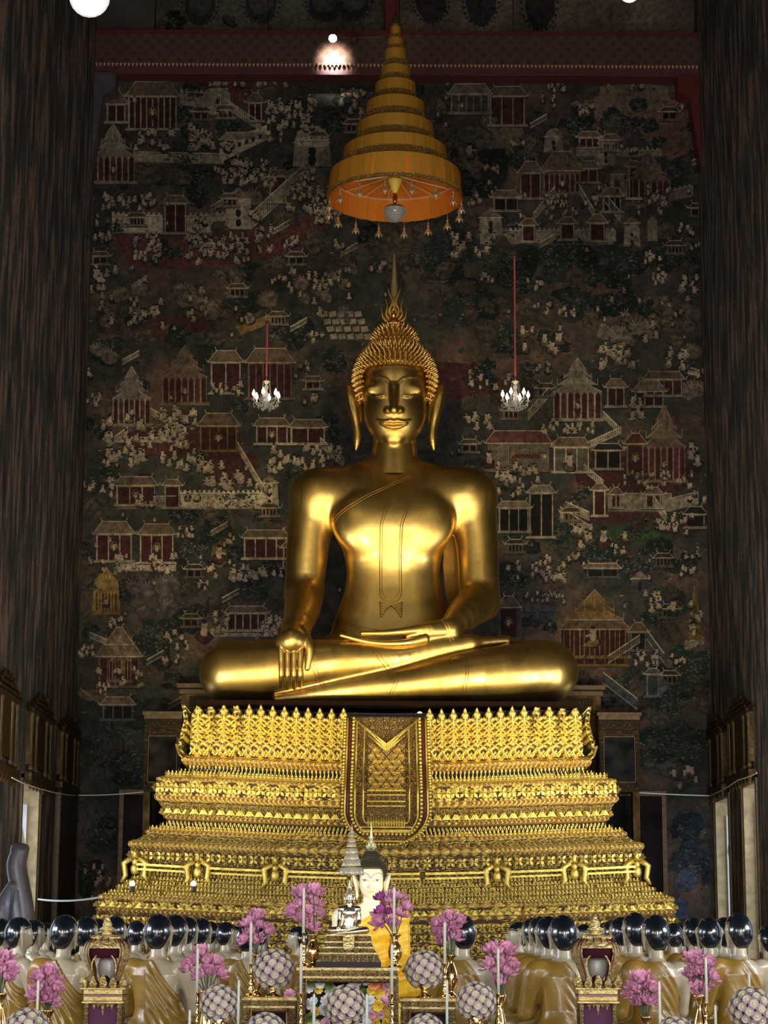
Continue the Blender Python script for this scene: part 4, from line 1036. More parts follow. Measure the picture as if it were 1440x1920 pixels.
hall(1182, 1165, 1212, 1222, mul(SLATE, 1.1), BRN, DRK, 1, 20); stair(1212, 1180, 1245, 1225, 18, col=SLATE); stair(1195, 1310, 1130, 1260, 20, col=mul(SLATE, .9)); hall(1212, 1252, 1236, 1308, mul(SLATE, 1.2), mul(SLATE, .8), mul(SLATE, .7), 1, 12); P.poly([(1236, 1262), (1256, 1285), (1236, 1308)], va(SLATE), 7); wallq(1130, 1305, 1200, 1305, 20, 0, mul(SLATE, .6)); stair(1140, 1230, 1200, 1190, 14, col=mul(BRN, .9)); crowd(1190, 1215, 1240, 1250, 14, 1.2, SLATE)
# fill the open country between the groups with subdued groves, hills, crowds and huts
def free(x, y, r): return all(not (a - r < x < c + r and b - r < y < d + r) for a, b, c, d in OCC)
SAVE = (SKIN, TAN)
for k in range(2600):
    x, y = rnd.uniform(158, 1318), rnd.uniform(162, 1330)
    if (600 < x < 880 and y > 560) or (370 < x < 1090 and y > 1190) or (520 < x < 960 and y > 880): continue
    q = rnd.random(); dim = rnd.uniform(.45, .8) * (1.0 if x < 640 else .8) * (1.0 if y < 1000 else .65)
    if not free(x, y, 15): continue
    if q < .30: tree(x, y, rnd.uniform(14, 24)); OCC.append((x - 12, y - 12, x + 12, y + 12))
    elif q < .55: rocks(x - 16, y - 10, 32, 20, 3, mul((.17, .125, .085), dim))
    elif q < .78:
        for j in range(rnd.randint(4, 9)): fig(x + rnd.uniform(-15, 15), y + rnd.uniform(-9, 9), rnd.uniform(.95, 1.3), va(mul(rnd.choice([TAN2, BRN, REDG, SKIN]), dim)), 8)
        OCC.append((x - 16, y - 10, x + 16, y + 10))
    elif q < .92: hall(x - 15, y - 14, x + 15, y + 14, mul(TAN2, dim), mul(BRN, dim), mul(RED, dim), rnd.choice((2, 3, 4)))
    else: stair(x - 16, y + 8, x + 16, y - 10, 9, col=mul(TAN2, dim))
# dim lower landscape
rocks(1215, 1340, 40, 110, 6, (.07, .065, .055)); rocks(160, 1380, 100, 80, 6, (.045, .04, .035)); crowd(1260, 1440, 1320, 1480, 6, 1.6, SLATE)
P.blob(180, 1520, 60, 20, (.05, .048, .04), 1, 12, .2); P.blob(1290, 1510, 40, 14, (.07, .058, .042), 1, 12, .2); tree(1285, 1560, 46, (.018, .026, .035)); tree(1300, 1630, 46, (.016, .02, .026)); tree(200, 1560, 44); tree(170, 1640, 40); crowd(150, 1620, 215, 1690, 10, 1.4, BRN); wallq(1262, 1690, 1290, 1690, 34, 0, (.06, .075, .12)); P.blob(1285, 1650, 20, 24, (.05, .06, .09), 2, 9, .2)
# upper register above the beam
P.poly([(290, -20), (720, -20), (720, 62), (290, 62)], (.115, .10, .07), 0); P.poly([(750, -20), (1340, -20), (1340, 62), (750, 62)], (.15, .115, .075), 0)
for cx, ry in ((375, 42), (490, 40), (608, 36), (662, 34), (808, 38), (902, 44), (1012, 54)):
    P.blob(cx, 4, 30, ry, (.03, .03, .028), 2, 16, .08); P.blob(cx, 0, 23, ry - 12, (.065, .06, .05) if cx < 700 else (.035, .028, .026), 3, 14, .06)
    for a in range(14):
        an = PI * a / 13; P.blob(cx + 34 * math.cos(an), 4 + ry * math.sin(an), 3.4, 3, (.04, .036, .03), 4, 6, .3); P.blob(cx + 40 * math.cos(an), 2 + ry * .9 * math.sin(an), 1.7, 1.5, (.05, .05, .036), 5, 5, .3)
tree(325, 45, 26); tree(430, 40, 14)
for x in (503, 962): P.line((x, -20), (x, 62), 1.5, DRK, 6)
for k in range(14): P.blob(rnd.uniform(150, 1320), rnd.uniform(150, 1450), rnd.uniform(16, 40), rnd.uniform(6, 16), mul(BRN, .55), 1, 10, .35)
# leaf dabs, grass strokes and worn flecks over the open country
for k in range(3400):
    x, y = rnd.uniform(150, 1328), rnd.uniform(152, 1460)
    if 560 < x < 920 and y > 900: continue
    c_ = va(mul(rnd.choice([GRN, BRN, SLATE, TAN2, REDG]), rnd.uniform(.35, .95)), .2)
    if rnd.random() < .6: P.blob(x, y, rnd.uniform(1.2, 4.5), rnd.uniform(1, 2.4), c_, 1, 5, .4)
    else: P.line((x, y), (x + rnd.uniform(-9, 9), y + rnd.uniform(-6, 6)), rnd.uniform(.8, 1.6), c_, 1)
# scattered people and small shrubs keep the open country busy
for k in range(330):
    x, y = rnd.uniform(160, 1318), rnd.uniform(160, 1300)
    if 370 < x < 1090 and y > 1180: continue
    q = rnd.random()
    if q < .45: P.blob(x, y, rnd.uniform(4, 14), rnd.uniform(3, 7), va(mul(rnd.choice([BRN, GRN, REDG, SLATE]), .55), .3), 2, 8, .35)
    elif q < .75: fig(x, y, rnd.uniform(.8, 1.2), va(mul(rnd.choice([BRN, REDG, GRN]), .9)), 5)
    else: P.line((x, y), (x + rnd.uniform(-24, 24), y + rnd.uniform(-9, 9)), rnd.uniform(1, 2.2), va(mul(BRN, .9), .3), 3)
me = bpy.data.meshes.new('mural_painting'); me.from_pydata([tuple(v) for v in P.V], [], P.F)
ca = me.color_attributes.new('Col', 'FLOAT_COLOR', 'POINT')
ca.data.foreach_set('color', np.array([(*c, 1) for c in P.C], np.float32).ravel())
mm, nt, b = newmat('mural_paint')
at_ = node(nt, 'ShaderNodeAttribute'); at_.attribute_name = 'Col'
tc = node(nt, 'ShaderNodeTexCoord')
n1 = node(nt, 'ShaderNodeTexNoise'); n1.inputs['Scale'].default_value = 9; n1.inputs['Detail'].default_value = 8; n1.inputs['Roughness'].default_value = .75
n2 = node(nt, 'ShaderNodeTexNoise'); n2.inputs['Scale'].default_value = .9; n2.inputs['Detail'].default_value = 5
nt.links.new(tc.outputs['Object'], n1.inputs[0]); nt.links.new(tc.outputs['Object'], n2.inputs[0])
r1 = node(nt, 'ShaderNodeMapRange'); r1.inputs['From Min'].default_value = .35; r1.inputs['From Max'].default_value = .65; r1.inputs['To Min'].default_value = .35; r1.inputs['To Max'].default_value = 1.35
r2 = node(nt, 'ShaderNodeMapRange'); r2.inputs['From Min'].default_value = .35; r2.inputs['From Max'].default_value = .65; r2.inputs['To Min'].default_value = .5; r2.inputs['To Max'].default_value = 1.1
nt.links.new(n1.outputs['Fac'], r1.inputs['Value']); nt.links.new(n2.outputs['Fac'], r2.inputs['Value'])
s_ = node(nt, 'ShaderNodeVectorMath', operation='SCALE'); nt.links.new(at_.outputs['Color'], s_.inputs[0]); nt.links.new(mathn(nt, 'MULTIPLY', r1.outputs[0], r2.outputs[0]), s_.inputs['Scale'])
nt.links.new(s_.outputs[0], b.inputs['Base Color']); b.inputs['Roughness'].default_value = .85; b.inputs['Specular IOR Level'].default_value = .15
me.materials.append(mm)
mo = link('mural_painting', me, wall_back)
# ------------------------------------------------------------------ the great seated statue
YT = 35.0
S = PX(YT) / math.cos(0.0)                                # metres per pixel at the statue
def B(px, py, dy=0.0): return at(px, py, YT + dy)
def R(p): return p * S
SEAT = B(728, 1323, -1.3).z                                # top of the pedestal
CX = 737
lo = (B(355, 1320).x, 32.9, SEAT - 0.05); hi = (B(1100, 1320).x, 36.4, B(740, 850, 0).z + .1)
F1 = Field(lo, hi, 0.018)
# torso as stacked ellipses (half width px, half depth px)
rows = []
for py, a, bb, dy in ((1235, 118, 70, .05), (1200, 120, 66, .05), (1173, 116, 62, .03), (1140, 102, 56, 0), (1107, 91, 50, -.02), (1073, 87, 49, -.03), (1040, 93, 54, -.06), (1003, 108, 61, -.09),
                      (970, 122, 64, -.08), (940, 134, 60, -.04), (915, 136, 52, 0), (898, 128, 44, .03), (886, 96, 39, .05), (878, 66, 37, .055), (871, 50, 37, .055), (862, 42, 37, .055)):
    p = B(CX, py, dy); rows.append((p.z, R(a), R(bb), p.x, p.y))
F1.stack(rows, 0.03, 2.3, True)
# chest swell
for sx in (-1, 1): F1.ell(B(CX + sx * 56, 985, -.36), (R(52), R(24), R(46)), R(26))
# shoulders and upper arms
for sx, cxs in ((-1, 0), (1, 0)):
    sh = B(CX + sx * 139, 930, .02)
    F1.ell(sh, (R(54), R(46), R(46)), R(30))
    F1.cap(B(CX + sx * 60, 905, .03), B(CX + sx * 132, 922, .02), R(32), R(40), R(34))
# viewer's left arm
F1.chain([B(590, 935, .02), B(580, 1000, .02), B(574, 1060, .02), B(570, 1112, .0)], [R(45), R(41), R(39), R(35)], R(16))
F1.chain([B(570, 1112, 0), B(567, 1142, -.5), B(556, 1178, -1.2)], [R(35), R(34), R(25)], R(14))
hb = -1.62
F1.chain([B(556, 1178, -1.2), B(551, 1196, -1.5)], [R(25), R(27)], R(14), sq=None)
# viewer's right arm
F1.chain([B(884, 935, .02), B(893, 1000, .02), B(897, 1060, .0), B(899, 1128, -.05)], [R(45), R(41), R(39), R(38)], R(16))
F1.chain([B(899, 1128, -.1), B(872, 1150, -.75), B(842, 1180, -1.25)], [R(37), R(32), R(20)], R(12))
F1.chain([B(842, 1180, -1.25), B(800, 1184, -1.42), B(768, 1193, -1.46)], [R(19), R(17), R(12)], R(10))
FG = Field((B(630, 1190).x, YT - 2.1, B(740, 1226, -1.5).z), (B(856, 1190).x, YT - .85, B(740, 1160, -1.3).z), 0.0095)
FG.chain([B(856, 1172, -1.1), B(842, 1180, -1.25), B(800, 1184, -1.42), B(768, 1192, -1.5)], [R(23), R(20), R(17), R(11)], R(5))
for dz, dd, ex, ey in ((6, -.02, 640, 1191), (6, .08, 645, 1192), (5, .17, 652, 1192), (4, .26, 660, 1192)):
    FG.chain([B(796, 1194 + dz * .6, -1.50 + dd), B(755, 1206, -1.58 + dd), B(700, 1205, -1.60 + dd), B(ex, ey, -1.58 + dd)], [R(9.5), R(7.8), R(6.5), R(4)], R(1.0))
FG.chain([B(806, 1178, -1.46), B(756, 1184, -1.6), B(720, 1187, -1.64), B(680, 1187.5, -1.66)], [R(11), R(7.5), R(6), R(5)], R(2))
# crossed legs
F1.chain([B(668, 1243, .0), B(560, 1248, -.5), B(438, 1254, -.85)], [R(52), R(52), R(52)], R(20))
F1.chain([B(806, 1243, .0), B(910, 1248, -.5), B(1016, 1253, -.85)], [R(52), R(52), R(52)], R(20))
F1.chain([B(432, 1262, -1.0), B(540, 1253, -1.25), B(650, 1241, -1.38), B(740, 1234, -1.36), B(810, 1219, -1.3), B(880, 1207, -1.2)], [R(57), R(51), R(42), R(33), R(25), R(17)], R(9))
F1.chain([B(880, 1207, -1.2), B(920, 1203, -1.08), B(950, 1201, -1.0)], [R(14), R(10), R(8)], R(10))
F1.cap(B(935, 1198, -.98), B(952, 1199, -.95), R(8), R(7), R(6))
F1.chain([B(1026, 1260, -.95), B(900, 1268, -1.3), B(760, 1284, -1.42), B(660, 1293, -1.45), B(580, 1303, -1.45), B(520, 1310, -1.4)], [R(57), R(50), R(36), R(28), R(17), R(9)], R(7))
F1.plane_cut(2, SEAT)
# the long-fingered hand lives in a finer grid of its own and is joined to the body mesh
KD = F1.hit(545, 1260).y - YT - .05; print('knee depth', KD)
FH = Field((B(503, 1300).x, YT - 2.3, B(548, 1304, -1.9).z), (B(600, 1300).x, YT - .95, B(548, 1168, -1.5).z), 0.0085)
FH.chain([B(556, 1172, -1.12), B(552, 1188, -1.42), B(548, 1200, KD + .03)], [R(26), R(25.5), R(22)], R(6))
FH.ell(B(546, 1202, KD + .02), (R(29), R(13), R(20)), R(9))
for fx, ty in ((527.5, 1288), (539.3, 1290.5), (551.2, 1289.5), (562.8, 1286)):
    x0 = fx - (545 - fx) * .04
    FH.chain([B(x0, 1198, KD + .02), B(x0, 1216, KD - .01), B(fx, 1240, KD - .02), B(fx, 1266, KD - .01), B(fx + .3, ty, F1.hit(fx, ty).y - YT - .02)], [R(6.2), R(5.5), R(5.2), R(4.9), R(4.0)], R(.6))
    FH.ell(B(fx + .3, ty - 3, F1.hit(fx, ty).y - YT - .02 - R(4)), (R(2.9), R(1.4), R(3.6)), R(.4))
FH.chain([B(566, 1184, KD + .15), B(578, 1206, KD + .02), B(580, 1226, KD), B(576, 1253, KD)], [R(12), R(9), R(7.6), R(5.2)], R(2.5))
NB = Vector((B(730, 1320).x, YT - .4, SEAT))
gold_body = F1.mesh('statue_body', G_STATUE, NB, 6)
hand_a = FH.mesh('hand_a', G_STATUE, NB, 2); hand_b = FG.mesh('hand_b', G_STATUE, NB, 2)
# neck joined to the body in its own finer field together with the head
vh = 0.0095
hc = B(741, 715, 0)
F2 = Field((B(640, 700).x, YT - .95, B(740, 896).z), (B(842, 700).x, YT + .85, B(740, 590).z), vh)
HX = 740.5
H = lambda px, py, dy=0.0: B(px, py, dy)
F2.ell(H(HX, 722, .0), (R(64), R(66), R(76)), R(10))
F2.ell(H(HX, 772, -.13), (R(59.5), R(51), R(69)), R(14))
F2.cap(H(HX, 800, .06), H(HX - 2, 905, .05), R(38), R(50), R(6))
# ears
for s in (-1, 1):
    F2.chain([H(HX + s * 84, 729, .04), H(HX + s * 76, 748, .04), H(HX + s * 69, 772, .04), H(HX + s * 66, 792, .04)], [R(6), R(11), R(9), R(5)], R(6), sq=(1, .8))
    E = lambda dx, py, dy=0: H(HX + s * dx, py, dy + .04)
    F2.chain([E(93, 720), E(86, 738), E(78, 768), E(72, 800), E(71, 826), E(73, 843)], [R(2.5), R(9), R(11), R(8), R(7.5), R(2.5)], R(3), sq=(1, 1.3))
    F2.chain([E(88, 730, -.15), E(81, 752, -.15), E(76, 778, -.15)], [R(2), R(4.5), R(3)], R(2), 'sub')
    F2.chain([E(69, 806, -.12), E(68, 824, -.12), E(69, 834, -.12)], [R(2), R(3.2), R(2)], R(2), 'sub')
# face relief
face0 = Field(F2.lo, F2.lo + .2, vh); face0.n = F2.n.copy(); face0.D = F2.D.copy()
def fs(px, py, off): return face0.hit(px, py, off)
def fch(pts, rs, k, off, mode='add', F=F2):
    q = []
    for a, b in zip(pts[:-1], pts[1:]):
        for t in (0, .25, .5, .75): q.append((a[0] + (b[0] - a[0]) * t, a[1] + (b[1] - a[1]) * t))
    q.append(pts[-1])
    n = len(q)
    rr = [np.interp(i / (n - 1) * (len(rs) - 1), range(len(rs)), rs) for i in range(n)] if isinstance(rs, list) else [rs] * n
    F.chain([fs(a, b, off) for a, b in q], [R(x) for x in rr], R(k), mode)
for s in (-1, 1):
    X = lambda d: HX - 1.5 + s * d
    # brow
    fch([(X(2.5), 728), (X(7), 719), (X(15), 711), (X(26), 706.5), (X(38), 707), (X(49), 712), (X(56), 719)], [2.6, 2.8, 2.6, 2.3, 1.6, .8], 2.2, R(.9))
    # eyelid swell and lid edge
    F2.ell(fs(X(33), 730, R(3.0)), (R(20), R(6.0), R(11)), R(6))
    fch([(X(52), 733.5), (X(45), 738), (X(36), 741.3), (X(25), 742), (X(14), 740.5)], [1.0, 1.8, 2.0, 1.6, 1.0], 1.2, -R(3.0))
    fch([(X(50), 736.5), (X(44), 741.5), (X(34), 745.3), (X(24), 745.5), (X(14), 743)], [.8, 1.2, 1.4, 1.1, .7], 1.2, -R(1.6))
# nose
nb = [(HX - 2, 724), (HX - 2, 740), (HX - 2, 756), (HX - 2, 768)]
q0 = [fs(*nb[0], -R(1.0)), fs(*nb[1], -R(5)), fs(*nb[2], -R(9.5)), fs(*nb[3], -R(13.0))]
F2.chain(q0, [R(5.0), R(6.0), R(7.4), R(8.8)], R(8))
for s in (-1, 1):
    F2.ell(fs(HX - 2 + s * 11.5, 769, -R(3)), (R(6.0), R(7), R(5.4)), R(6))
    F2.ell(fs(HX - 2 + s * 6, 777.5, -R(11)), (R(2.6), R(3), R(2)), R(1.5), 'sub')
# mouth
fch([(HX - 33, 787), (HX - 20, 790.5), (HX - 8, 788.5), (HX - 2, 790.5), (HX + 4, 788.5), (HX + 16, 790.5), (HX + 29, 787)], [1.2, 3.0, 3.6, 3.2, 3.6, 3.0, 1.2], 2.5, -R(1.5))
fch([(HX - 27, 794), (HX - 15, 799), (HX - 2, 801), (HX + 11, 799), (HX + 23, 794)], [1.2, 2.8, 3.6, 2.8, 1.2], 3, -R(1.2))
fch([(HX - 33, 788.5), (HX - 20, 793.6), (HX - 8, 793.4), (HX - 2, 794.6), (HX + 4, 793.4), (HX + 16, 793.6), (HX + 29, 788.5)], [1, 1.1, 1.1, 1.1, 1.1, 1.1, 1], .8, -R(3.6), 'sub')
F2.ell(fs(HX - 2, 822, R(4)), (R(15), R(9), R(11)), R(10))
gold_head = F2.mesh('statue_head', G_STATUE, NB, 3)
# join head and body islands into one mesh
def join_meshes(name, mes, mats):
    bmj = bmesh.new()
    for m_ in mes: bmj.from_mesh(m_)
    me = bpy.data.meshes.new(name); bmj.to_mesh(me); bmj.free(); me.shade_smooth()
    for mt in mats: me.materials.append(mt)
    return me
nv = sum(len(m_.vertices) for m_ in (gold_body, gold_head))
Vv = np.concatenate([np.array([v for v in [0]]) for _ in ()]) if False else None
def np_join(name, mes, mat):
    VS = []; QS = []; o = 0
    for m_ in mes:
        v = np.empty(len(m_.vertices) * 3, np.float32); m_.vertices.foreach_get('co', v); VS.append(v.reshape(-1, 3))
        q = np.empty(len(m_.loops), np.int32); m_.loops.foreach_get('vertex_index', q); QS.append(q + o); o += len(m_.vertices)
    me = bpy.data.meshes.new(name); V = np.concatenate(VS); Q = np.concatenate(QS)
    me.vertices.add(len(V)); me.vertices.foreach_set('co', V.ravel()); me.loops.add(len(Q)); me.loops.foreach_set('vertex_index', Q)
    me.polygons.add(len(Q) // 4); me.polygons.foreach_set('loop_start', np.arange(0, len(Q), 4, dtype=np.int32)); me.update(calc_edges=True); me.shade_smooth()
    me.materials.append(mat); return me
body_me = np_join('body', [gold_body, gold_head, hand_a, hand_b], G_STATUE)

statue = thing('seated_statue', 'colossal polished gold seated figure on the tiered gold pedestal', 'statue', NB)
link('body', body_me, statue)

# hair cap with its snail curls -----------------------------------------------------------
F3 = Field(F2.lo, F2.lo + F2.h * (F2.n - 1), 0.016)
F3 = Field((F2.lo[0], F2.lo[1], B(740, 800).z), (F2.lo[0] + F2.h * F2.n[0], F2.lo[1] + F2.h * F2.n[1], B(740, 585).z), 0.018)
F3.ell(H(HX, 712, .06), (R(77), R(74), R(77)), R(4))
F3.ell(H(HX - 1, 648, .08), (R(43), R(42), R(42)), R(12))
# opening of the face
oc = H(HX, 752, -.55)
sl, x, y, z = F3.block(F3.lo, F3.lo + F3.h * F3.n)
zt_face = H(HX, 679, -.55).z
ax_ = np.abs(x - oc.x) - R(64.5) + 0 * z
az_ = z - zt_face
rr_ = R(26)
dd = np.sqrt(np.maximum(ax_ + rr_, 0) ** 2 + np.maximum(az_ + rr_, 0) ** 2) - rr_ + np.minimum(np.maximum(ax_ + rr_, az_ + rr_), 0)
dopen = np.maximum(dd, y - (YT - .06))
F3.D[sl] = np.maximum(F3.D[sl], -dopen.astype(np.float32))
F3.plane_cut(2, H(HX, 757, -.2).z)
cap_me = F3.mesh('hair_cap', G_HAIR, NB, 3)
hair = link('hair', cap_me, statue)
m = MB()
def curl(p, nrm, s):
    """stepped snail-shell curl"""
    q = nrm.to_track_quat('Z', 'Y').to_matrix()
    prof = [(1.0, 0), (1.05, .28), (.72, .5), (.85, .7), (.5, .95), (.6, 1.12), (.25, 1.35), (.0, 1.6)]
    n = 5; vs = []; fs_ = []
    for i, (r, zz) in enumerate(prof):
        for k in range(n):
            a = 2 * PI * k / n + i * .3
            vs.append(p + q @ Vector((r * s * math.cos(a), r * s * math.sin(a), zz * s * 1.85)))
    for i in range(len(prof) - 1):
        for k in range(n):
            k2 = (k + 1) % n; fs_.append((i * n + k, i * n + k2, (i + 1) * n + k2, (i + 1) * n + k))
    m.add(vs, fs_)
def grad(F, p, e=0.03):
    g = Vector([F.sample(Vector(p) + Vector([e if i == j else 0 for j in range(3)])) - F.sample(Vector(p) - Vector([e if i == j else 0 for j in range(3)])) for i in range(3)])
    return g.normalized() if g.length > 1e-6 else Vector((0, 0, 1))
sp = R(9.4)
for (c, rad, z0, z1) in ((H(HX, 712, .06), (R(77), R(74), R(77)), H(HX, 756).z, 99), (H(HX - 1, 648, .08), (R(43), R(42), R(42)), H(HX, 655).z, 99)):
    nrow = int(PI * rad[2] / sp)
    for i in range(nrow + 1):
        th = PI * i / nrow; zz = c.z + rad[2] * math.cos(th); rr = math.sin(th)
        if zz < z0 + .0: continue
        nc = max(1, int(2 * PI * rr * rad[0] / sp))
        for k in range(nc):
            a = 2 * PI * (k + .5 * (i % 2)) / nc
            p = Vector((c.x + rad[0] * rr * math.cos(a), c.y + rad[1] * rr * math.sin(a), zz))
            if abs(F3.sample(p)) > 0.035: continue
            if p.y > YT + .75: continue
            curl(p - NB, ((p - c).normalized() + Vector((0, 0, .12))).normalized(), R(3.5))
m.build('hair_curls', G_HAIR, statue, smooth=True, kind='stuff')
# band that edges the hairline
pts = [(674, 752), (673, 735), (673, 715), (676, 699), (684, 688), (695, 681), (712, 679), (740, 678.5), (768, 679), (786, 682), (798, 689), (805, 700), (808, 716), (808, 735), (807, 752)]
m = MB(); m.tube([face0.hit(a, b, -.015) - NB for a, b in pts], R(1.7), 6); m.build('hairline_band', G_HAIR, statue, smooth=True)
# flame finial ---------------------------------------------------------------------------
fin = None
m = MB(); yF = -.0
def fl(pts, r0, r1=.6):
    n = 12; P_ = []
    for i in range(n + 1):
        t = i / n * (len(pts) - 1); j = min(int(t), len(pts) - 2); u = t - j
        p0 = pts[max(j - 1, 0)]; p1 = pts[j]; p2 = pts[j + 1]; p3 = pts[min(j + 2, len(pts) - 1)]
        c = [.5 * ((2 * p1[d]) + (-p0[d] + p2[d]) * u + (2 * p0[d] - 5 * p1[d] + 4 * p2[d] - p3[d]) * u * u + (-p0[d] + 3 * p1[d] - 3 * p2[d] + p3[d]) * u ** 3) for d in (0, 1)]
        P_.append(B(c[0], c[1], yF) - NB)
    m.tube(P_, [R(r1 + (r0 - r1) * (1 - (i / n) ** 1.8)) for i in range(n + 1)], 7)
for s in (-1, 1):
    X = lambda d: 739 + s * d
    fl([(X(-1), 604), (X(9), 584), (X(3), 566), (X(9), 551), (X(12), 539)], 4.2)
    fl([(X(3), 606), (X(15), 590), (X(13), 574), (X(17), 558)], 4.4)
    fl([(X(6), 608), (X(20), 597), (X(23), 584), (X(24), 575)], 4.2)
    fl([(X(0), 600), (X(4), 586), (X(-1), 570), (X(3), 556)], 3.6)
m.sphere(B(738, 591, -.08) - NB, R(5.5), 12, 8, (1, 1, 1.15)); m.sphere(B(738, 580, -.05) - NB, R(3), 10, 6)
m.lathe([(R(25), 0), (R(26), R(5)), (R(15), R(10)), (R(12), R(16)), (R(6), R(26)), (R(3), R(36))], B(738.5, 614, .05) - NB, 14)
m.build('flame_finial', G_HAIR, statue, smooth=True)
m = MB(); m.lathe([(R(11), 0), (R(9.5), R(18)), (R(7.5), R(40)), (R(5.5), R(62)), (R(3.5), R(86)), (R(1.2), R(108)), (R(.3), R(120))], B(739, 578, .1) - NB, 8, 0.45); m.build('spire', simple('tarnished_gold', (.26, .19, .07), .55, metal=.6), statue, smooth=True)
# robe lines drawn on the body ------------------------------------------------------------
def bodyline(pts, r=1.0, off=0.0, F=F1, dense=True):
    q = []
    for i in range(len(pts) - 1):
        n = max(1, int(math.hypot(pts[i + 1][0] - pts[i][0], pts[i + 1][1] - pts[i][1]) / 6))
        for j in range(n):
            t = j / n; q.append((pts[i][0] + (pts[i + 1][0] - pts[i][0]) * t, pts[i][1] + (pts[i + 1][1] - pts[i][1]) * t))
    q.append(pts[-1])
    # chaikin smoothing
    for _ in range(2):
        z = [q[0]]
        for a, b in zip(q[:-1], q[1:]): z += [(a[0] * .75 + b[0] * .25, a[1] * .75 + b[1] * .25), (a[0] * .25 + b[0] * .75, a[1] * .25 + b[1] * .75)]
        q = z[::2] + [q[-1]]
    return [F.hit(a, b, off) - NB for a, b in q]
SASH = [(773, 888), (753, 907), (733, 930), (720, 957), (713, 983), (712, 1040), (712, 1112), (716, 1125), (733, 1130), (748, 1126), (753, 1114), (752, 1040), (755, 983), (767, 950), (787, 923), (813, 897), (841, 877)]
SASH2 = [(778, 889), (758, 908), (738, 931), (725, 958), (717, 984), (716, 1040), (716, 1110), (720, 1120), (733, 1125), (744, 1121), (748.5, 1112), (748, 1040), (751, 982), (763, 948), (783, 920), (808, 895), (833, 877)]
NECKL = [(775, 888), (733, 907), (687, 928), (650, 950), (632, 965), (623, 979)]
NECKL2 = [(776, 892), (735, 910), (690, 931), (653, 953), (635, 968), (627, 981)]
rl = [(SASH, .9), (SASH2, .7), (NECKL, .9), (NECKL2, .7)]
for nm, lst in (('sash_edge', [(SASH, 1.0), (SASH2, .8)]), ('robe_neckline', [(NECKL, 1.0), (NECKL2, .8)]),
                ('waist_hem', [([(633, 1153), (650, 1167), (680, 1177), (713, 1182), (735, 1182)], .9), ([(620, 1171), (640, 1184), (652, 1189)], .9), ([(631, 1157), (648, 1171), (678, 1181)], .7)]),
                ('leg_hem', [([(700, 1223), (733, 1266)], .8), ([(706, 1221), (741, 1264)], .8), ([(582, 1247), (603, 1288)], .8), ([(588, 1245), (609, 1286)], .8), ([(747, 1276), (729, 1316)], .8), ([(741, 1277), (724, 1316)], .8),
                             ([(845, 1236), (862, 1233), (872, 1240), (874, 1262), (864, 1314)], .8), ([(850, 1233), (866, 1229), (877, 1238), (879, 1262), (869, 1314)], .8)]),
                ('cuff', [([(827, 1162), (836, 1172), (842, 1188), (845, 1202)], 1.6), ([(832, 1160), (841, 1171), (847, 1188), (850, 1200)], 1.2)]),
                ('finger_nails', [([(681, 1185), (750, 1183)], 1.8)])):
    for pts, r in lst:
      m = MB(); m.tube(bodyline(pts, r, 0.002 if nm != 'finger_nails' else -.01), R(r), 5)
      m.build(nm, G_LINE if nm not in ('cuff', 'finger_nails') else G_HAIR, statue, smooth=True)
# pleated end of the sash over the belly
m = MB()
for s in (-1, 1):
    for k in range(5):
        m.tube(bodyline([(733 + s * 20, 1130 + k * 5), (733 + s * (13 - k * 0.5), 1134 + k * 4.6), (733 + s * (6 - k * -1.6), 1137 + k * 3.6)], off=0.0), R(1.0), 5)
    m.tube(bodyline([(733, 1136), (733 + s * 8, 1142), (733 + s * 15, 1152), (733 + s * 18.5, 1158)]), R(1.2), 5)
    m.tube(bodyline([(733 + s * 21, 1128), (733 + s * 20, 1158)]), R(1.0), 5)
m.build('sash_pleats', G_LINE, statue, smooth=True)
# robe panel hanging behind the arm
m = MB()
cols_ = [(836, 862, 985), (833, 866, 1010), (831, 868, 1060), (834, 866, 1100), (838, 862, 1130), (840, 858, 1142)]
vs = []; fs_ = []
for i, (a, b, py) in enumerate(cols_):
    for j in range(4):
        t = j / 3; p = B(a + (b - a) * t, py, .22 + .12 * t * (1 if i % 2 else .8)); vs.append(p - NB)
for i in range(len(cols_) - 1):
    for j in range(3): fs_.append((i * 4 + j, i * 4 + j + 1, (i + 1) * 4 + j + 1, (i + 1) * 4 + j))
n0 = len(vs); vs += [v + Vector((0, .12, 0)) for v in vs]; fs_ += [tuple(i + n0 for i in f)[::-1] for f in fs_]
m.add(vs, fs_); m.build('robe_drape', G_STATUE, statue, smooth=True)
# ------------------------------------------------------------------ tiered gilt pedestal
PXC = 724.5
YPF = 33.02                                              # front plane of the topmost tier
sp_ = PX(YPF + .5)
def lat(p): return p * sp_
C_ = sp_ / (YPF + .5)
W0 = lat(365); YBK = 37.4
def halfw(p): return p * C_ * (YPF + .5 + W0) / (1 + p * C_)
PC = Vector((at(PXC, 1450, YPF).x, 0, 0))
def zrow(hw, py): return at(PXC - hw, py, YPF + .5 - (halfw(hw) - W0)).z
ped = thing('tiered_pedestal', 'tall gilt tiered pedestal carrying the colossal gold statue', 'pedestal', (PC.x, 35.0, 0)); PO = ped.location
def plan(o):
    """front outline from the left flank round to the right flank for a given outset"""
    W = W0 + o; Yf = YPF - o; d = .42
    h = [(0, Yf), (W - 2.3, Yf), (W - 2.3, Yf + .10), (W - d * 2, Yf + .10), (W - d * 2, Yf + .3), (W - d, Yf + .3), (W - d, Yf + .5), (W, Yf + .5), (W, YBK)]
    r = [(x, y) for x, y in h]; l = [(-x, y) for x, y in reversed(h)]
    return l[:-1] + r
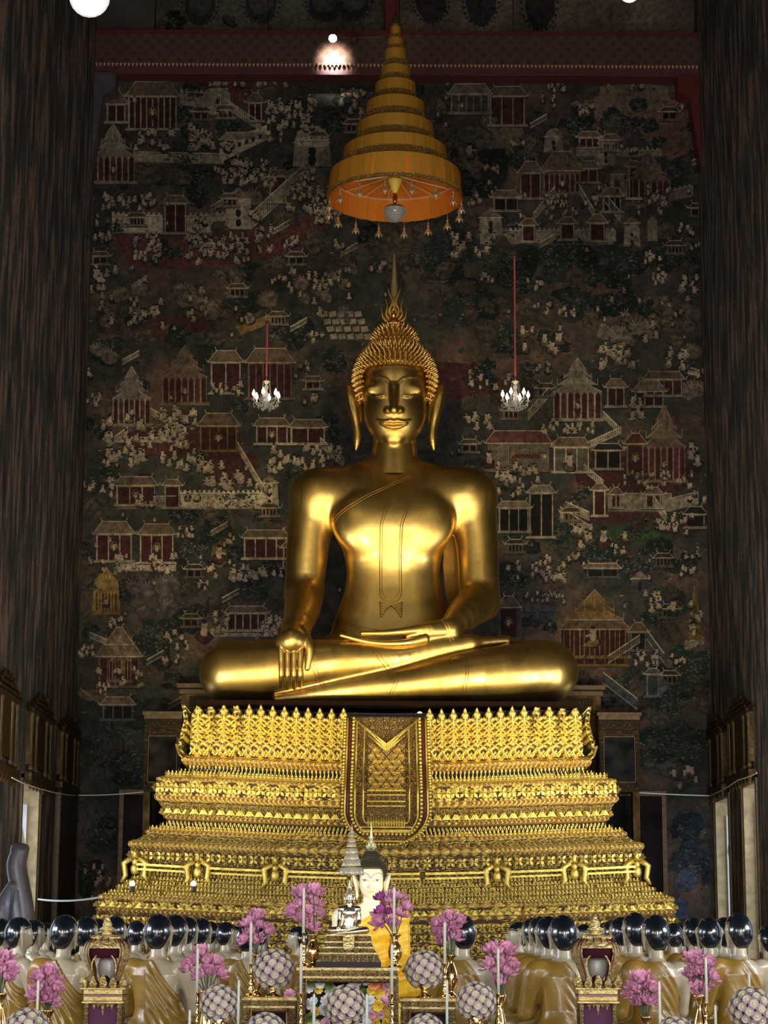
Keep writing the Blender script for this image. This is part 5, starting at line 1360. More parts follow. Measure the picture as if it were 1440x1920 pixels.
def dens(o):
    base = plan(0); off = plan(o); out = []; arc = 0
    for i in range(len(base) - 1):
        a, b = base[i], base[i + 1]; ao, bo = off[i], off[i + 1]
        L_ = math.hypot(b[0] - a[0], b[1] - a[1]); n = max(1, int(L_ / .35)) if abs(a[1] - b[1]) < 1e-6 else 1
        for j in range(n):
            t = j / n
            out.append((ao[0] + (bo[0] - ao[0]) * t, ao[1] + (bo[1] - ao[1]) * t, arc + L_ * t))
        arc += L_
    out.append((off[-1][0], off[-1][1], arc)); return out
SAG = 0.135
def sag(x, W): return -SAG * (1 - min(1, abs(x) / W) ** 1.6)
def sweep(name, prof, mat, parent=ped, sagk=1.0, **kw):
    """prof: (half width px, photo y at the left edge) pairs, swept along the plan"""
    rows = []; v = 0; prev = None
    for hw, py in prof:
        o = halfw(hw) - W0; z = zrow(hw, py)
        if prev: v += math.hypot(o - prev[0], z - prev[1])
        prev = (o, z); rows.append((o, z, v))
    vs = []; uv = []; n = None
    for o, z, v_ in rows:
        d = dens(o); n = len(d)
        for x, y, arc in d: vs.append((PC.x + x - PO.x, y - PO.y, z + sag(x, W0 + o) * sagk)); uv.append((arc, v_))
    fs_ = [(i * n + k, (i + 1) * n + k, (i + 1) * n + k + 1, i * n + k + 1) for i in range(len(rows) - 1) for k in range(n - 1)]
    me = bpy.data.meshes.new(name); me.from_pydata(vs, [], fs_)
    ul = me.uv_layers.new(name='UVMap')
    for l in me.loops: ul.data[l.index].uv = uv[l.vertex_index]
    me.materials.append(mat)
    return link(name, me, parent, **kw)
def along(o, step, inset=0.0):
    """evenly spaced points with outward normal on the front and flank faces"""
    pl_ = plan(o); out = []
    for a, b in zip(pl_[:-1], pl_[1:]):
        L_ = math.hypot(b[0] - a[0], b[1] - a[1])
        if L_ < step * .6: continue
        n = max(1, int(round(L_ / step))); nx, ny = (b[1] - a[1]) / L_, -(b[0] - a[0]) / L_
        if a[1] > 36 and b[1] > 36: continue
        for j in range(n):
            t = (j + .5) / n; x, y = a[0] + (b[0] - a[0]) * t, a[1] + (b[1] - a[1]) * t
            if y > YPF + 2.2 - o: continue
            out.append((PC.x + x, y, nx, ny, x, L_ / n))
    return out
# solid core
m = MB(); m.box((PC.x, (YPF + .8 + YBK) / 2 , SEAT / 2 - .1), (W0 * 2 - .7, YBK - YPF - 1.0, SEAT - .2)); m.build('core', G_DULL, ped, origin=PO)
# top platform
top_z = SEAT
m = MB(); m.box((PC.x, (YPF - .02 + YBK) / 2 + .02, top_z - .035), (halfw(352) * 2, YBK - YPF + .06, .07)); m.build('seat_slab', simple('seat_edge', (.010, .005, .003), 1.0, spec=.02, noise=.3), ped, origin=PO)
sweep('mirror_band', [(352, 1326), (352, 1334), (356, 1352), (362, 1420)], M_DARKGLASS)
M1 = 'moulding'; BAND = 'carved_band'
sweep(M1, [(372, 1416), (383, 1420), (384, 1425), (380, 1432), (372, 1434)], C_BEAD)
sweep('mirror_band', [(366, 1432), (364, 1452)], M_DARKGLASS)
sweep(M1, [(364, 1449), (392, 1449), (400, 1452), (412, 1452), (414, 1456), (420, 1458)], G_PED)
sweep(M1, [(418, 1455), (429, 1457), (430, 1461), (427, 1463)], C_BEAD)
sweep(BAND, [(428, 1462), (430, 1489)], C_CROSS)
sweep(M1, [(428, 1488), (433, 1491), (433, 1495), (428, 1500), (424, 1502)], C_BEAD)
sweep(BAND, [(426, 1500), (421, 1509), (414, 1522), (412, 1527)], C_SCROLLF)
sweep(M1, [(410, 1526), (415, 1529), (414, 1533), (404, 1537)], C_BEAD)
sweep('mirror_band', [(404, 1535), (400, 1555)], M_DARKGLASS)
sweep(M1, [(400, 1551), (432, 1551), (440, 1555)], G_PED)
sweep(M1, [(438, 1553), (447, 1556), (448, 1561), (444, 1563)], C_BEAD)
sweep('sloping_band', [(444, 1562), (452, 1566), (458, 1571), (468, 1577)], C_SCROLLF)
sweep(M1, [(468, 1574), (478, 1577), (479, 1583), (476, 1588), (472, 1590)], C_BEAD)
sweep(BAND, [(474, 1589), (473, 1600), (470, 1612), (468, 1617)], C_SCROLL)
sweep('niche_band', [(462, 1617), (455, 1619), (452, 1636), (458, 1645), (466, 1648)], C_SCROLL)
sweep('sloping_band', [(462, 1642), (480, 1650), (482, 1656), (494, 1659), (496, 1666), (508, 1669), (512, 1676), (522, 1679)], C_SCROLLF)
sweep(M1, [(520, 1675), (531, 1677), (533, 1683), (530, 1687)], C_BEAD)
sweep(BAND, [(531, 1686), (531, 1701)], C_CROSS)
sweep(M1, [(530, 1700), (535, 1702), (535, 1706), (531, 1708)], C_BEAD)
sweep(BAND, [(533, 1707), (538, 1790)], C_SCROLL)
sweep(M1, [(536, 1788), (545, 1790), (548, 1797), (560, 1800), (560, 1930)], C_BEAD)

# rows of little spear leaves
def prong_row(name, hw, py, step, hgt, w_, mat=G_PED, hang=False, lean=0.0):
    m = MB(); o = halfw(hw) - W0; z0 = zrow(hw, py)
    for x, y, nx, ny, lx, st in along(o, step):
        z = z0 + sag(lx, W0 + o); s = -1 if hang else 1
        px_, py_ = x + nx * .02 - PO.x, y + ny * .02 - PO.y; tx, ty = -ny, nx
        a = w_ / 2
        vs = [(px_ + tx * a * q + nx * r, py_ + ty * a * q + ny * r, z + s * h * hgt) for q, r, h in
              ((-.5, .0, 0), (.5, .0, 0), (-1, .0, .35), (0, .5 * a, .3), (1, .0, .35), (-.45, lean * .5, .6), (.45, lean * .5, .6), (0, lean, 1), (0, -.4 * a, .3))]
        m.add(vs, [(0, 1, 3), (0, 3, 2), (1, 4, 3), (2, 3, 5), (3, 4, 6), (3, 6, 5), (5, 6, 7), (0, 8, 1), (0, 2, 8), (1, 8, 4), (2, 5, 8), (4, 8, 6), (5, 7, 8), (6, 8, 7)])
    return m.build(name, mat, ped, kind='stuff')
S1 = sp_
prong_row('spear_row', 410, 1452, 7.2 * S1, 8.5 * S1, 6.2 * S1)
prong_row('spear_row', 386, 1449, 7.6 * S1, 9 * S1, 4.5 * S1)
prong_row('spear_row', 370, 1434, 7.6 * S1, 8 * S1, 4.5 * S1, hang=True)
prong_row('spear_row', 418, 1551, 7.6 * S1, 10 * S1, 4.6 * S1)
prong_row('spear_row', 437, 1554, 7.2 * S1, 7.5 * S1, 6.2 * S1)
prong_row('spear_row', 406, 1538, 7.6 * S1, 8 * S1, 4.5 * S1, hang=True)
for i, (hw, py) in enumerate(((468, 1648), (482, 1656), (496, 1665), (510, 1674), (521, 1680))):
    prong_row('spear_row', hw, py, 6.4 * S1, 7 * S1, 5.4 * S1)
prong_row('spear_row', 455, 1640, 7 * S1, 9 * S1, 6 * S1)
# carved diamond leaves down-turned under the middle cornice
def zig_row(name, hw, py, step, hgt, mat=G_PED, up=True):
    m = MB(); o = halfw(hw) - W0; z0 = zrow(hw, py)
    for x, y, nx, ny, lx, st in along(o, step):
        z = z0 + sag(lx, W0 + o); tx, ty = -ny, nx; a = st * .5; s = 1 if up else -1
        X0, Y0 = x - PO.x + nx * .01, y - PO.y + ny * .01
        for k, (sc_, d) in enumerate(((1.0, .02), (.62, .05), (.28, .07))):
            t = .16 * a
            pts = [(-a * sc_, 0), (0, hgt * sc_), (a * sc_, 0), (a * sc_ - t * 2, 0), (0, hgt * sc_ - t * 2.2), (-a * sc_ + t * 2, 0)]
            vs = [(X0 + tx * p + nx * d, Y0 + ty * p + ny * d, z + s * q) for p, q in pts] + [(X0 + tx * p, Y0 + ty * p, z + s * q) for p, q in pts]
            m.add(vs, [(0, 1, 4, 5), (1, 2, 3, 4), (0, 6, 7, 1), (1, 7, 8, 2), (5, 4, 10, 11), (4, 3, 9, 10)])
    return m.build(name, mat, ped, kind='stuff')
zig_row('leaf_relief', 414, 1524, 17 * S1, 13 * S1)
zig_row('leaf_relief', 531, 1699, 15 * S1, 9 * S1)
# crossing flower reliefs on the carved bands
def flower_row(name, hw, py, step, size, mat=G_PED):
    m = MB(); o = halfw(hw) - W0; z0 = zrow(hw, py)
    for x, y, nx, ny, lx, st in along(o, step):
        z = z0 + sag(lx, W0 + o); tx, ty = -ny, nx
        X0, Y0 = x - PO.x, y - PO.y
        for a in (45, 135, 225, 315):
            ca, sa = math.cos(math.radians(a)), math.sin(math.radians(a))
            pts = [(0, 0, .05), (.55 * ca - .28 * sa, .55 * sa + .28 * ca, .035), (1.0 * ca, 1.0 * sa, .02), (.55 * ca + .28 * sa, .55 * sa - .28 * ca, .035)]
            vs = [(X0 + tx * p * size + nx * d, Y0 + ty * p * size + ny * d, z + q * size) for p, q, d in pts]
            m.add(vs, [(0, 1, 2, 3)])
        vs = [(X0 + tx * p * size * .25 + nx * d, Y0 + ty * p * size * .25 + ny * d, z + q * size * .25) for p, q, d in ((1, 0, .04), (0, 1, .04), (-1, 0, .04), (0, -1, .04), (0, 0, .08))]
        m.add(vs, [(0, 1, 4), (1, 2, 4), (2, 3, 4), (3, 0, 4)])
    return m.build(name, mat, ped, kind='stuff')
flower_row('flower_relief', 430, 1475, 17 * S1, 11 * S1)
flower_row('flower_relief', 532, 1694, 14 * S1, 7 * S1)
flower_row('flower_relief', 474, 1602, 20 * S1, 10 * S1)
flower_row('flower_relief', 535, 1722, 16 * S1, 9 * S1); flower_row('flower_relief', 536, 1741, 18 * S1, 9 * S1); flower_row('flower_relief', 537, 1762, 17 * S1, 9 * S1)
# shelf rails and little brackets of the niche band
o_ = halfw(462) - W0; zb_ = zrow(462, 1622)
for xa, xb in ((-445, -352), (-320, -212), (-182, -70), (-60, 60), (70, 182), (212, 320), (352, 445)):
    m = MB(); n = 8; W_ = W0 + o_
    x0, x1 = lat(xa), lat(xb); yo = YPF - o_ + (.1 if abs(xa + xb) / 2 > 240 else 0) - .06
    for i in range(n):
        xa_, xb_ = x0 + (x1 - x0) * i / n, x0 + (x1 - x0) * (i + 1) / n; xm = (xa_ + xb_) / 2
        m.box((PC.x + xm, yo, zb_ + sag(xm, W_)), (xb_ - xa_ + .002, .12, .035)); m.box((PC.x + xm, yo + .03, zb_ - .07 + sag(xm, W_)), (xb_ - xa_ + .002, .07, .03))
    m.build('shelf_rail', G_PED, ped, origin=PO)
for xc in (-336, -197, 197, 336, -452, 452):
    m = MB(); x = PC.x + lat(xc); yo = YPF - o_ - .08 + (.1 if abs(xc) > 240 else 0) + (.3 if abs(xc) > 400 else 0); z = zb_ + sag(lat(xc), W0 + o_)
    m.sphere((x, yo, z + .04), .06, 8, 6, (.8, .7, .9)); m.sphere((x, yo - .02, z - .07), .08, 8, 6, (.8, .6, 1.1))
    for s in (-1, 1): m.tube([(x + s * .06, yo, z + .1), (x + s * .17, yo, z + .02), (x + s * .14, yo, z - .16), (x + s * .2, yo - .02, z - .26)], [.05, .05, .045, .02], 6)
    m.tube([(x, yo, z + .1), (x, yo - .02, z + .24)], [.06, .01], 6)
    m.build('bracket_figure', G_PED, ped, smooth=True, origin=PO)
# big lotus petals round the top -----------------------------------------------------------
petal_prof = [(346, 1428, .0), (354, 1420, .6), (372, 1414, .85), (384, 1406, .97), (387, 1396, 1.0), (383, 1384, 1.0), (377, 1370, 1.0), (373, 1355, 1.0), (373, 1345, 1.0), (375, 1338, .9), (378, 1330, .56), (381, 1318, .0)]
def petal_mesh(wd):
    vs = []; uv = []; fs_ = []
    o0 = halfw(365) - W0; zB = zrow(346, 1428)
    nc = 7
    for (hw, py, wf) in petal_prof:
        o = halfw(hw) - W0; z = zrow(378, py) - zB
        for j in range(nc):
            t = (j / (nc - 1)) * 2 - 1
            ridge = .055 * (1 - abs(t)) + (.03 if j in (1, 5) else 0)
            vs.append((t * wd * .5 * wf, -(o + ridge), z)); uv.append((t * wd * .5 * wf, z))
    for i in range(len(petal_prof) - 1):
        for j in range(nc - 1): fs_.append((i * nc + j, i * nc + j + 1, (i + 1) * nc + j + 1, (i + 1) * nc + j))
    me = bpy.data.meshes.new('lotus_petal'); me.from_pydata(vs, [], fs_)
    ul = me.uv_layers.new(name='UVMap')
    for l in me.loops: ul.data[l.index].uv = uv[l.vertex_index]
    me.materials.append(C_CHEV); me.shade_smooth(); return me, zB
pm, zB = petal_mesh(20.6 * S1 * 1.08)
# raised spine, tip boss and chevron at the foot share one detail mesh joined to each petal
bmx = bmesh.new(); bmx.from_mesh(pm)
det = MB()
def po(hw): return -(halfw(hw) - W0)
zz = lambda py: zrow(378, py) - zB
det.tube([(0, po(382) - .05, zz(1400)), (0, po(378) - .07, zz(1375)), (0, po(372) - .07, zz(1350)), (0, po(380) - .04, zz(1322))], [.022, .018, .016, .004], 5)
for k, (w1, h1) in enumerate(((.095, 0), (.055, 2))):
    det.tube([(-w1, po(386) - .03, zz(1414)), (0, po(391) - .05, zz(1396 - h1)), (w1, po(386) - .03, zz(1414))], .014, 5)
det.tube([(-.075, po(372) - .02, zz(1342)), (0, po(374) - .07, zz(1334)), (.075, po(372) - .02, zz(1342))], .012, 5)
for k in range(6):
    pyk = 1386 - k * 8
    hwk = np.interp(-pyk, [-r[1] for r in petal_prof], [r[0] for r in petal_prof])
    for s in (-1, 1): det.tube([(0, po(hwk) - .07, zz(pyk - 3)), (s * .075, po(hwk) - .05, zz(pyk + 4))], [.012, .018], 4)
tmp = det.mesh('tmp', None); nb0 = len(bmx.faces); bmx.from_mesh(tmp); bmx.to_mesh(pm); bmx.free()
pm.materials.append(G_PED)
for p in pm.polygons:
    if p.index >= nb0: p.material_index = 1
step = 20.6 * S1
cnt_p = 0
for x, y, nx, ny, lx, st in along(0.0, step):
    if abs(lx) < lat(78) and ny < -.5: continue
    if y > YPF + 1.6: continue
    ang = math.atan2(nx, -ny)
    o = link('lotus_petal', pm, ped); o.location = (x - PO.x, y - PO.y, zB + sag(lx, W0)); o.rotation_euler = (0, 0, ang); o.scale = (st / step, 1, 1)
    cnt_p += 1

# the hanging cloth panel of honour on the front -----------------------------------------------
AW = lat(79)
ap_prof = [(1339, 365), (1360, 378), (1400, 394), (1435, 402), (1480, 440), (1530, 446), (1560, 458), (1590, 486)]
def apz(py): return at(PXC, py, YPF - .55).z
def apoint(u, py):      # u in metres from axis
    hw = np.interp(py, [a for a, _ in ap_prof], [b for _, b in ap_prof]); return (u, YPF - (halfw(hw) - W0) - .12, apz(py))
def half_at(py, aw):    # rounded foot
    py1 = 1588; r = 70
    if py < py1 - r: 
        return aw * (1 + .05 * (py - 1340) / 200)
    t = (py - (py1 - r)) / r; return aw * 1.05 * math.sqrt(max(0, 1 - t * t)) ** .9 if t < 1 else 0
def apanel(name, aw, pa, pb, mat, lift=0.0, rnd_=True, nu=8):
    pys = list(np.linspace(pa, pb, 26)); vs = []; uv = []; fs_ = []
    for py in pys:
        hwid = min(aw * 1.05, half_at(py, AW) - (AW - aw)) if rnd_ else aw
        hwid = max(hwid, 0.01)
        for j in range(nu + 1):
            u = (j / nu * 2 - 1) * hwid; x, y, z = apoint(u, py)
            vs.append((x, y - lift - PO.y, z)); uv.append((u, z))
    n = nu + 1
    for i in range(len(pys) - 1):
        for j in range(nu): fs_.append((i * n + j, (i + 1) * n + j, (i + 1) * n + j + 1, i * n + j + 1))
    me = bpy.data.meshes.new(name); me.from_pydata(vs, [], fs_); ul = me.uv_layers.new(name='UVMap')
    for l in me.loops: ul.data[l.index].uv = uv[l.vertex_index]
    me.materials.append(mat); return me
apron = link('apron_panel', apanel('apron_panel', AW, 1339, 1588, C_APRON), ped)
link('lattice_field', apanel('lattice_field', AW * .42, 1392, 1484, C_LATT, .05, False, 6), apron)
def ridge_line(name, fr, pa, pb, r, lift, mat, closed=True, beads=0):
    pts = []
    pys = list(np.linspace(pa, pb, 30))
    def hx(py): return max(.001, min(AW * fr * 1.05, half_at(py, AW) - AW * (1 - fr)))
    L_ = [(-hx(p), p) for p in pys]; R_ = [(hx(p), p) for p in reversed(pys)]
    path = [Vector((apoint(u, p)[0], apoint(u, p)[1] - lift - PO.y, apoint(u, p)[2])) for u, p in L_ + R_]
    m = MB()
    if beads:
        d = 0; nxt = 0
        for a, b in zip(path[:-1], path[1:]):
            l = (b - a).length
            while nxt < d + l:
                m.sphere(a.lerp(b, (nxt - d) / max(l, 1e-6)), r, 5, 4, (1, .7, 1)); nxt += beads
            d += l
    else: m.tube(path, r, 5)
    return m.build(name, mat, apron, smooth=True, kind='stuff' if beads else None)
ridge_line('border_beads', .96, 1342, 1586, .026, .03, G_PED, beads=.055)
ridge_line('border_cord', .90, 1342, 1580, .016, .03, G_PED)
ridge_line('red_groove', .84, 1342, 1550, .022, .01, M_RED)
ridge_line('border_beads', .76, 1342, 1566, .028, .03, G_PED, beads=.062)
ridge_line('border_cord', .68, 1342, 1562, .016, .03, G_PED)
ridge_line('border_cord', .50, 1355, 1545, .014, .03, G_PED)
for k, (fr, dy) in enumerate(((.74, 0), (.62, 8), (.44, 18), (.42, 26))):
    for s in (-1, 1):
        m = MB(); a = apoint(s * AW * fr, 1344 + dy * 1.2); b = apoint(0, 1394 + dy * .5)
        m.tube([(a[0], a[1] - .05 - PO.y, a[2]), ((a[0] + b[0]) / 2, (a[1] + b[1]) / 2 - .09 - PO.y, (a[2] + b[2]) / 2), (b[0], b[1] - .06 - PO.y, b[2])], .018, 5); m.build('raised_rib', G_PED, apron, smooth=True)
for py in (1484, 1492, 1504, 1513, 1553, 1559):
    w_ = .44 if py < 1530 else .6
    a = apoint(-AW * w_, py); b = apoint(AW * w_, py); m = MB(); m.tube([(a[0], a[1] - .05 - PO.y, a[2]), (b[0], b[1] - .05 - PO.y, b[2])], .016, 5); m.build('raised_rib', G_PED, apron, smooth=True)
m = MB()
for k in range(15):
    u = (k - 7) * AW * .058 * 1.0
    a = apoint(u, 1551); m.tube([(a[0], a[1] - .05 - PO.y, a[2]), (a[0], a[1] - .07 - PO.y, a[2] + .07), (a[0], a[1] - .05 - PO.y, a[2] + .13)], [.012, .026, .004], 5)
m.build('foot_petals', G_PED, apron, kind='stuff')
# diamonds with rosettes over the lattice
m = MB(); nx_ = 6
for i in range(8):
    for j in range(-3, 4):
        py = 1402 + i * 11.4; u = (j + (.5 if i % 2 else 0)) * AW * .135
        if abs(u) > AW * .39 or (py < 1424 and abs(u) < AW * .25 * (1424 - py) / 30): continue
        a = apoint(u, py); s_ = AW * .062; h_ = .046 * 1.05
        vs = [(a[0] + p * s_, a[1] - .05 - d - PO.y, a[2] + q * h_) for p, q, d in ((1, 0, 0), (0, 1, 0), (-1, 0, 0), (0, -1, 0), (0, 0, .035))]
        m.add(vs, [(0, 1, 4), (1, 2, 4), (2, 3, 4), (3, 0, 4)])
m.build('lattice_diamonds', G_PED, apron, kind='stuff')
# glittering lamps on the ledges
for px_, py_ in ((248, 1657), (363, 1657), (787, 1339)):
    p = at(px_, py_, 33.2 if py_ < 1400 else 32.0); m = MB(); m.sphere((0, 0, 0), .045, 10, 6); m.lathe([(.03, -.1), (.04, -.04), (.03, 0)], n=8)
    t = thing('ledge_lamp', {248: 'small lit lamp on a pedestal ledge near the left corner', 363: 'small lit lamp on the left pedestal ledge, right of another', 787: 'small lit lamp under the statue lap, right of the front panel'}[px_], 'lamp', p)
    bu = MB(); bu.sphere((0, 0, 0), .04, 10, 6); bu.build('bulb', M_BULB, t, smooth=True)
    bs = MB(); bs.lathe([(.05, -.12), (.035, -.1), (.03, -.03)], n=8); bs.build('lamp_base', M_DARKMETAL, t)
# ------------------------------------------------------------------ nine-tiered parasol
YU = 34.4
UC = at(740.5, 375, YU)
SU = PX(YU) * 1.03
par = thing('tiered_parasol', 'nine-tiered amber silk parasol hanging above the gold statue', 'parasol', (UC.x, YU, UC.z))
tiers = [(335, 128, 60), (282, 101, 36), (246, 75, 36), (210, 57, 36), (175, 40, 31), (144, 29, 27), (118, 21, 31), (88, 15, 21), (68, 10, 19)]
def near_z(py, r): return at(740, py, YU - r).z
tz = []
for i, (pyb, hw, h) in enumerate(tiers):
    r = hw * SU
    zb = UC.z if i == 0 else near_z(pyb, r) - .02
    zt = near_z(tiers[i + 1][0] if i < 8 else 48, r * .985)
    tz.append((r, zb, zt))
for i, (r, zb, zt) in enumerate(tz):
    m = MB(); n = 72
    rip = lambda a, k: 1 + .012 * math.sin(a * 24 + i) + .008 * math.sin(a * 37 + 2 * i)
    vs = []; fs_ = []; lev = 5
    for l in range(lev + 1):
        t = l / lev
        for k in range(n):
            a = 2 * PI * k / n; rr = r * (1 - .03 * t) * (rip(a, l) if l < lev else 1)
            vs.append((rr * math.cos(a), rr * math.sin(a), zb - UC.z + (zt - zb) * t))
    for l in range(lev):
        for k in range(n): fs_.append((l * n + k, l * n + (k + 1) % n, (l + 1) * n + (k + 1) % n, (l + 1) * n + k))
    m.add(vs, fs_)
    # shallow cone top
    rt = tz[i + 1][0] * .8 if i < 8 else r * .3
    o0 = len(m.v); m.add([(r * .97 * math.cos(2 * PI * k / n), r * .97 * math.sin(2 * PI * k / n), zt - UC.z) for k in range(n)] + [(rt * math.cos(2 * PI * k / n), rt * math.sin(2 * PI * k / n), zt - UC.z + .05) for k in range(n)],
          [(k, (k + 1) % n, n + (k + 1) % n, n + k) for k in range(n)])
    o = m.build('silk_tier', M_SILK, par, smooth=False); smooth_by_angle(o, 50)
    # brocade hem
    m = MB(); hh = (zt - zb) * (.16 if i == 0 else .38)
    vs = []; fs_ = []
    for l, (dr, dz) in enumerate(((.012, .0), (.02, hh * .5), (.012, hh))):
        for k in range(n): vs.append(((r * (1 - .03 * dz / (zt - zb)) + dr) * math.cos(2 * PI * k / n) * rip(2 * PI * k / n, 0), (r * (1 - .03 * dz / (zt - zb)) + dr) * math.sin(2 * PI * k / n) * rip(2 * PI * k / n, 0), zb - UC.z + dz))
    for l in range(2):
        for k in range(n): fs_.append((l * n + k, l * n + (k + 1) % n, (l + 1) * n + (k + 1) % n, (l + 1) * n + k))
    m.add(vs, fs_); o = m.build('brocade_hem', G_HEM, par, smooth=True)
    me = o.data; ul = me.uv_layers.new(name='UVMap')
    for l in me.loops:
        v = me.vertices[l.vertex_index].co; ul.data[l.index].uv = (math.atan2(v.y, v.x) * r, v.z)
# lining of the lowest tier, with its spokes
r0, zb0, zt0 = tz[0]
m = MB(); n = 72; vs = []; fs_ = []
prof = [(.985, .005), (.975, (zt0 - zb0) * .55), (.955, (zt0 - zb0) - .02), (.5, (zt0 - zb0) + .0), (.05, (zt0 - zb0) + .03)]
for f, z in prof:
    for k in range(n): a = 2 * PI * k / n; vs.append((r0 * f * math.cos(a), r0 * f * math.sin(a), z))
for l in range(len(prof) - 1):
    for k in range(n): fs_.append((l * n + k, l * n + (k + 1) % n, (l + 1) * n + (k + 1) % n, (l + 1) * n + k))
m.add(vs, fs_); o = m.build('orange_lining', M_SILKIN, par, smooth=True); smooth_by_angle(o, 40)
M_SPOKE = simple('gilt_spoke', (.75, .6, .35), .4, metal=.5)
for k in range(16):
    a = 2 * PI * (k + .3) / 16; m = MB()
    m.tube([(.06 * math.cos(a), .06 * math.sin(a), zt0 - zb0 - .02), (r0 * .94 * math.cos(a), r0 * .94 * math.sin(a), zt0 - zb0 - .07)], .012, 4)
    m.build('spoke', M_SPOKE, par)
m = MB()
pts = [(r0 * .945 * math.cos(2 * PI * k / 48), r0 * .945 * math.sin(2 * PI * k / 48), zt0 - zb0 - .07) for k in range(49)]; m.tube(pts, .016, 5); m.build('spoke_ring', M_SPOKE, par)
m = MB(); m.lathe([(.02, -.02), (.035, 0), (.12, .22), (.13, .24)], (0, 0, zt0 - zb0 - .34), 14); m.build('yellow_cone', simple('yellow_cone', (.85, .62, .06), .4), par, smooth=True)
m = MB(); m.lathe([(.012, -.2), (.03, -.16), (.05, -.08), (.03, -.02), (.035, .0)], (0, 0, zt0 - zb0 - .34), 10); m.lathe([(.008, -.14), (.008, 0)], (0, 0, zt0 - zb0 - .54), 6); m.build('lamp_rod', G_BRASS, par, smooth=True)
m = MB(); m.lathe([(.008, 0), (.008, tz[8][2] - UC.z + 3.5 - (zt0 - zb0))], (0, 0, zt0 - zb0 + .02), 6); m.build('hanging_cable', M_DARKMETAL, par)
m = MB(); m.lathe([(.08, 0), (.10, .06), (.05, .12), (.06, .16), (.02, .24)], (0, 0, tz[8][2] - UC.z), 12); m.build('top_knob', M_GOLDDARK, par, smooth=True)
# crystal bowl lamp beneath
zc_ = at(740, 398, YU).z
m = MB(); R0 = 20 * SU
cb = thing('crystal_bowl_lamp', 'beaded crystal bowl lamp hanging inside the open parasol', 'lamp', (UC.x, YU, zc_))
m.lathe([(R0, .06), (R0 * 1.02, .03), (R0 * .9, -.05), (R0 * .6, -.12), (R0 * .15, -.16), (.01, -.17)], n=24, cap=False); m.build('beaded_bowl', M_GLASSC, cb, smooth=True)
m = MB()
for l, (f, z) in enumerate(((1.04, .05), (1.03, .0), (.95, -.05), (.8, -.09), (.6, -.13), (.35, -.155))):
    nn = int(28 * f)
    for k in range(nn): a = 2 * PI * (k + .5 * (l % 2)) / nn; m.sphere((R0 * f * math.cos(a), R0 * f * math.sin(a), z), .013, 5, 4)
m.build('crystal_beads', M_GLASSC, cb, kind='stuff')
m = MB(); m.lathe([(R0 * 1.03, .05), (R0 * 1.05, .07), (R0 * .8, .1), (.02, .13), (.012, .24)], n=24); m.build('brass_rim', M_GOLDDARK, cb, smooth=True)
# gilt flower drops round the rim
m = MB()
m.tube([(0, 0, 0), (0, 0, -.12)], .005, 4)
m.lathe([(.01, -.1), (.025, -.13), (.012, -.16), (.03, -.2)], n=8)
for k in range(8):
    a = 2 * PI * k / 8; c, s = math.cos(a), math.sin(a)
    P4 = [(.01, -.16), (.045, -.22), (.09, -.27), (.05, -.25)]
    w_ = [.012, .02, .003, .006]
    vs = []
    for (r_, z_), ww in zip(P4[:3], w_): vs += [(c * r_ - s * ww, s * r_ + c * ww, z_), (c * r_ + s * ww, s * r_ - c * ww, z_)]
    m.add(vs, [(0, 1, 3, 2), (2, 3, 5, 4)]); m.add([(v[0], v[1], v[2] - .006) for v in vs], [(0, 2, 3, 1), (2, 4, 5, 3)])
m.sphere((0, 0, -.21), .025, 6, 4)
dm = m.mesh('drop', simple('gilt_drop', (.9, .68, .35), .3, metal=.7), True)
for k in range(16):
    a = 2 * PI * (k + .62) / 16
    o = link('flower_drop', dm, par); o.location = (r0 * math.cos(a), r0 * math.sin(a), .0)

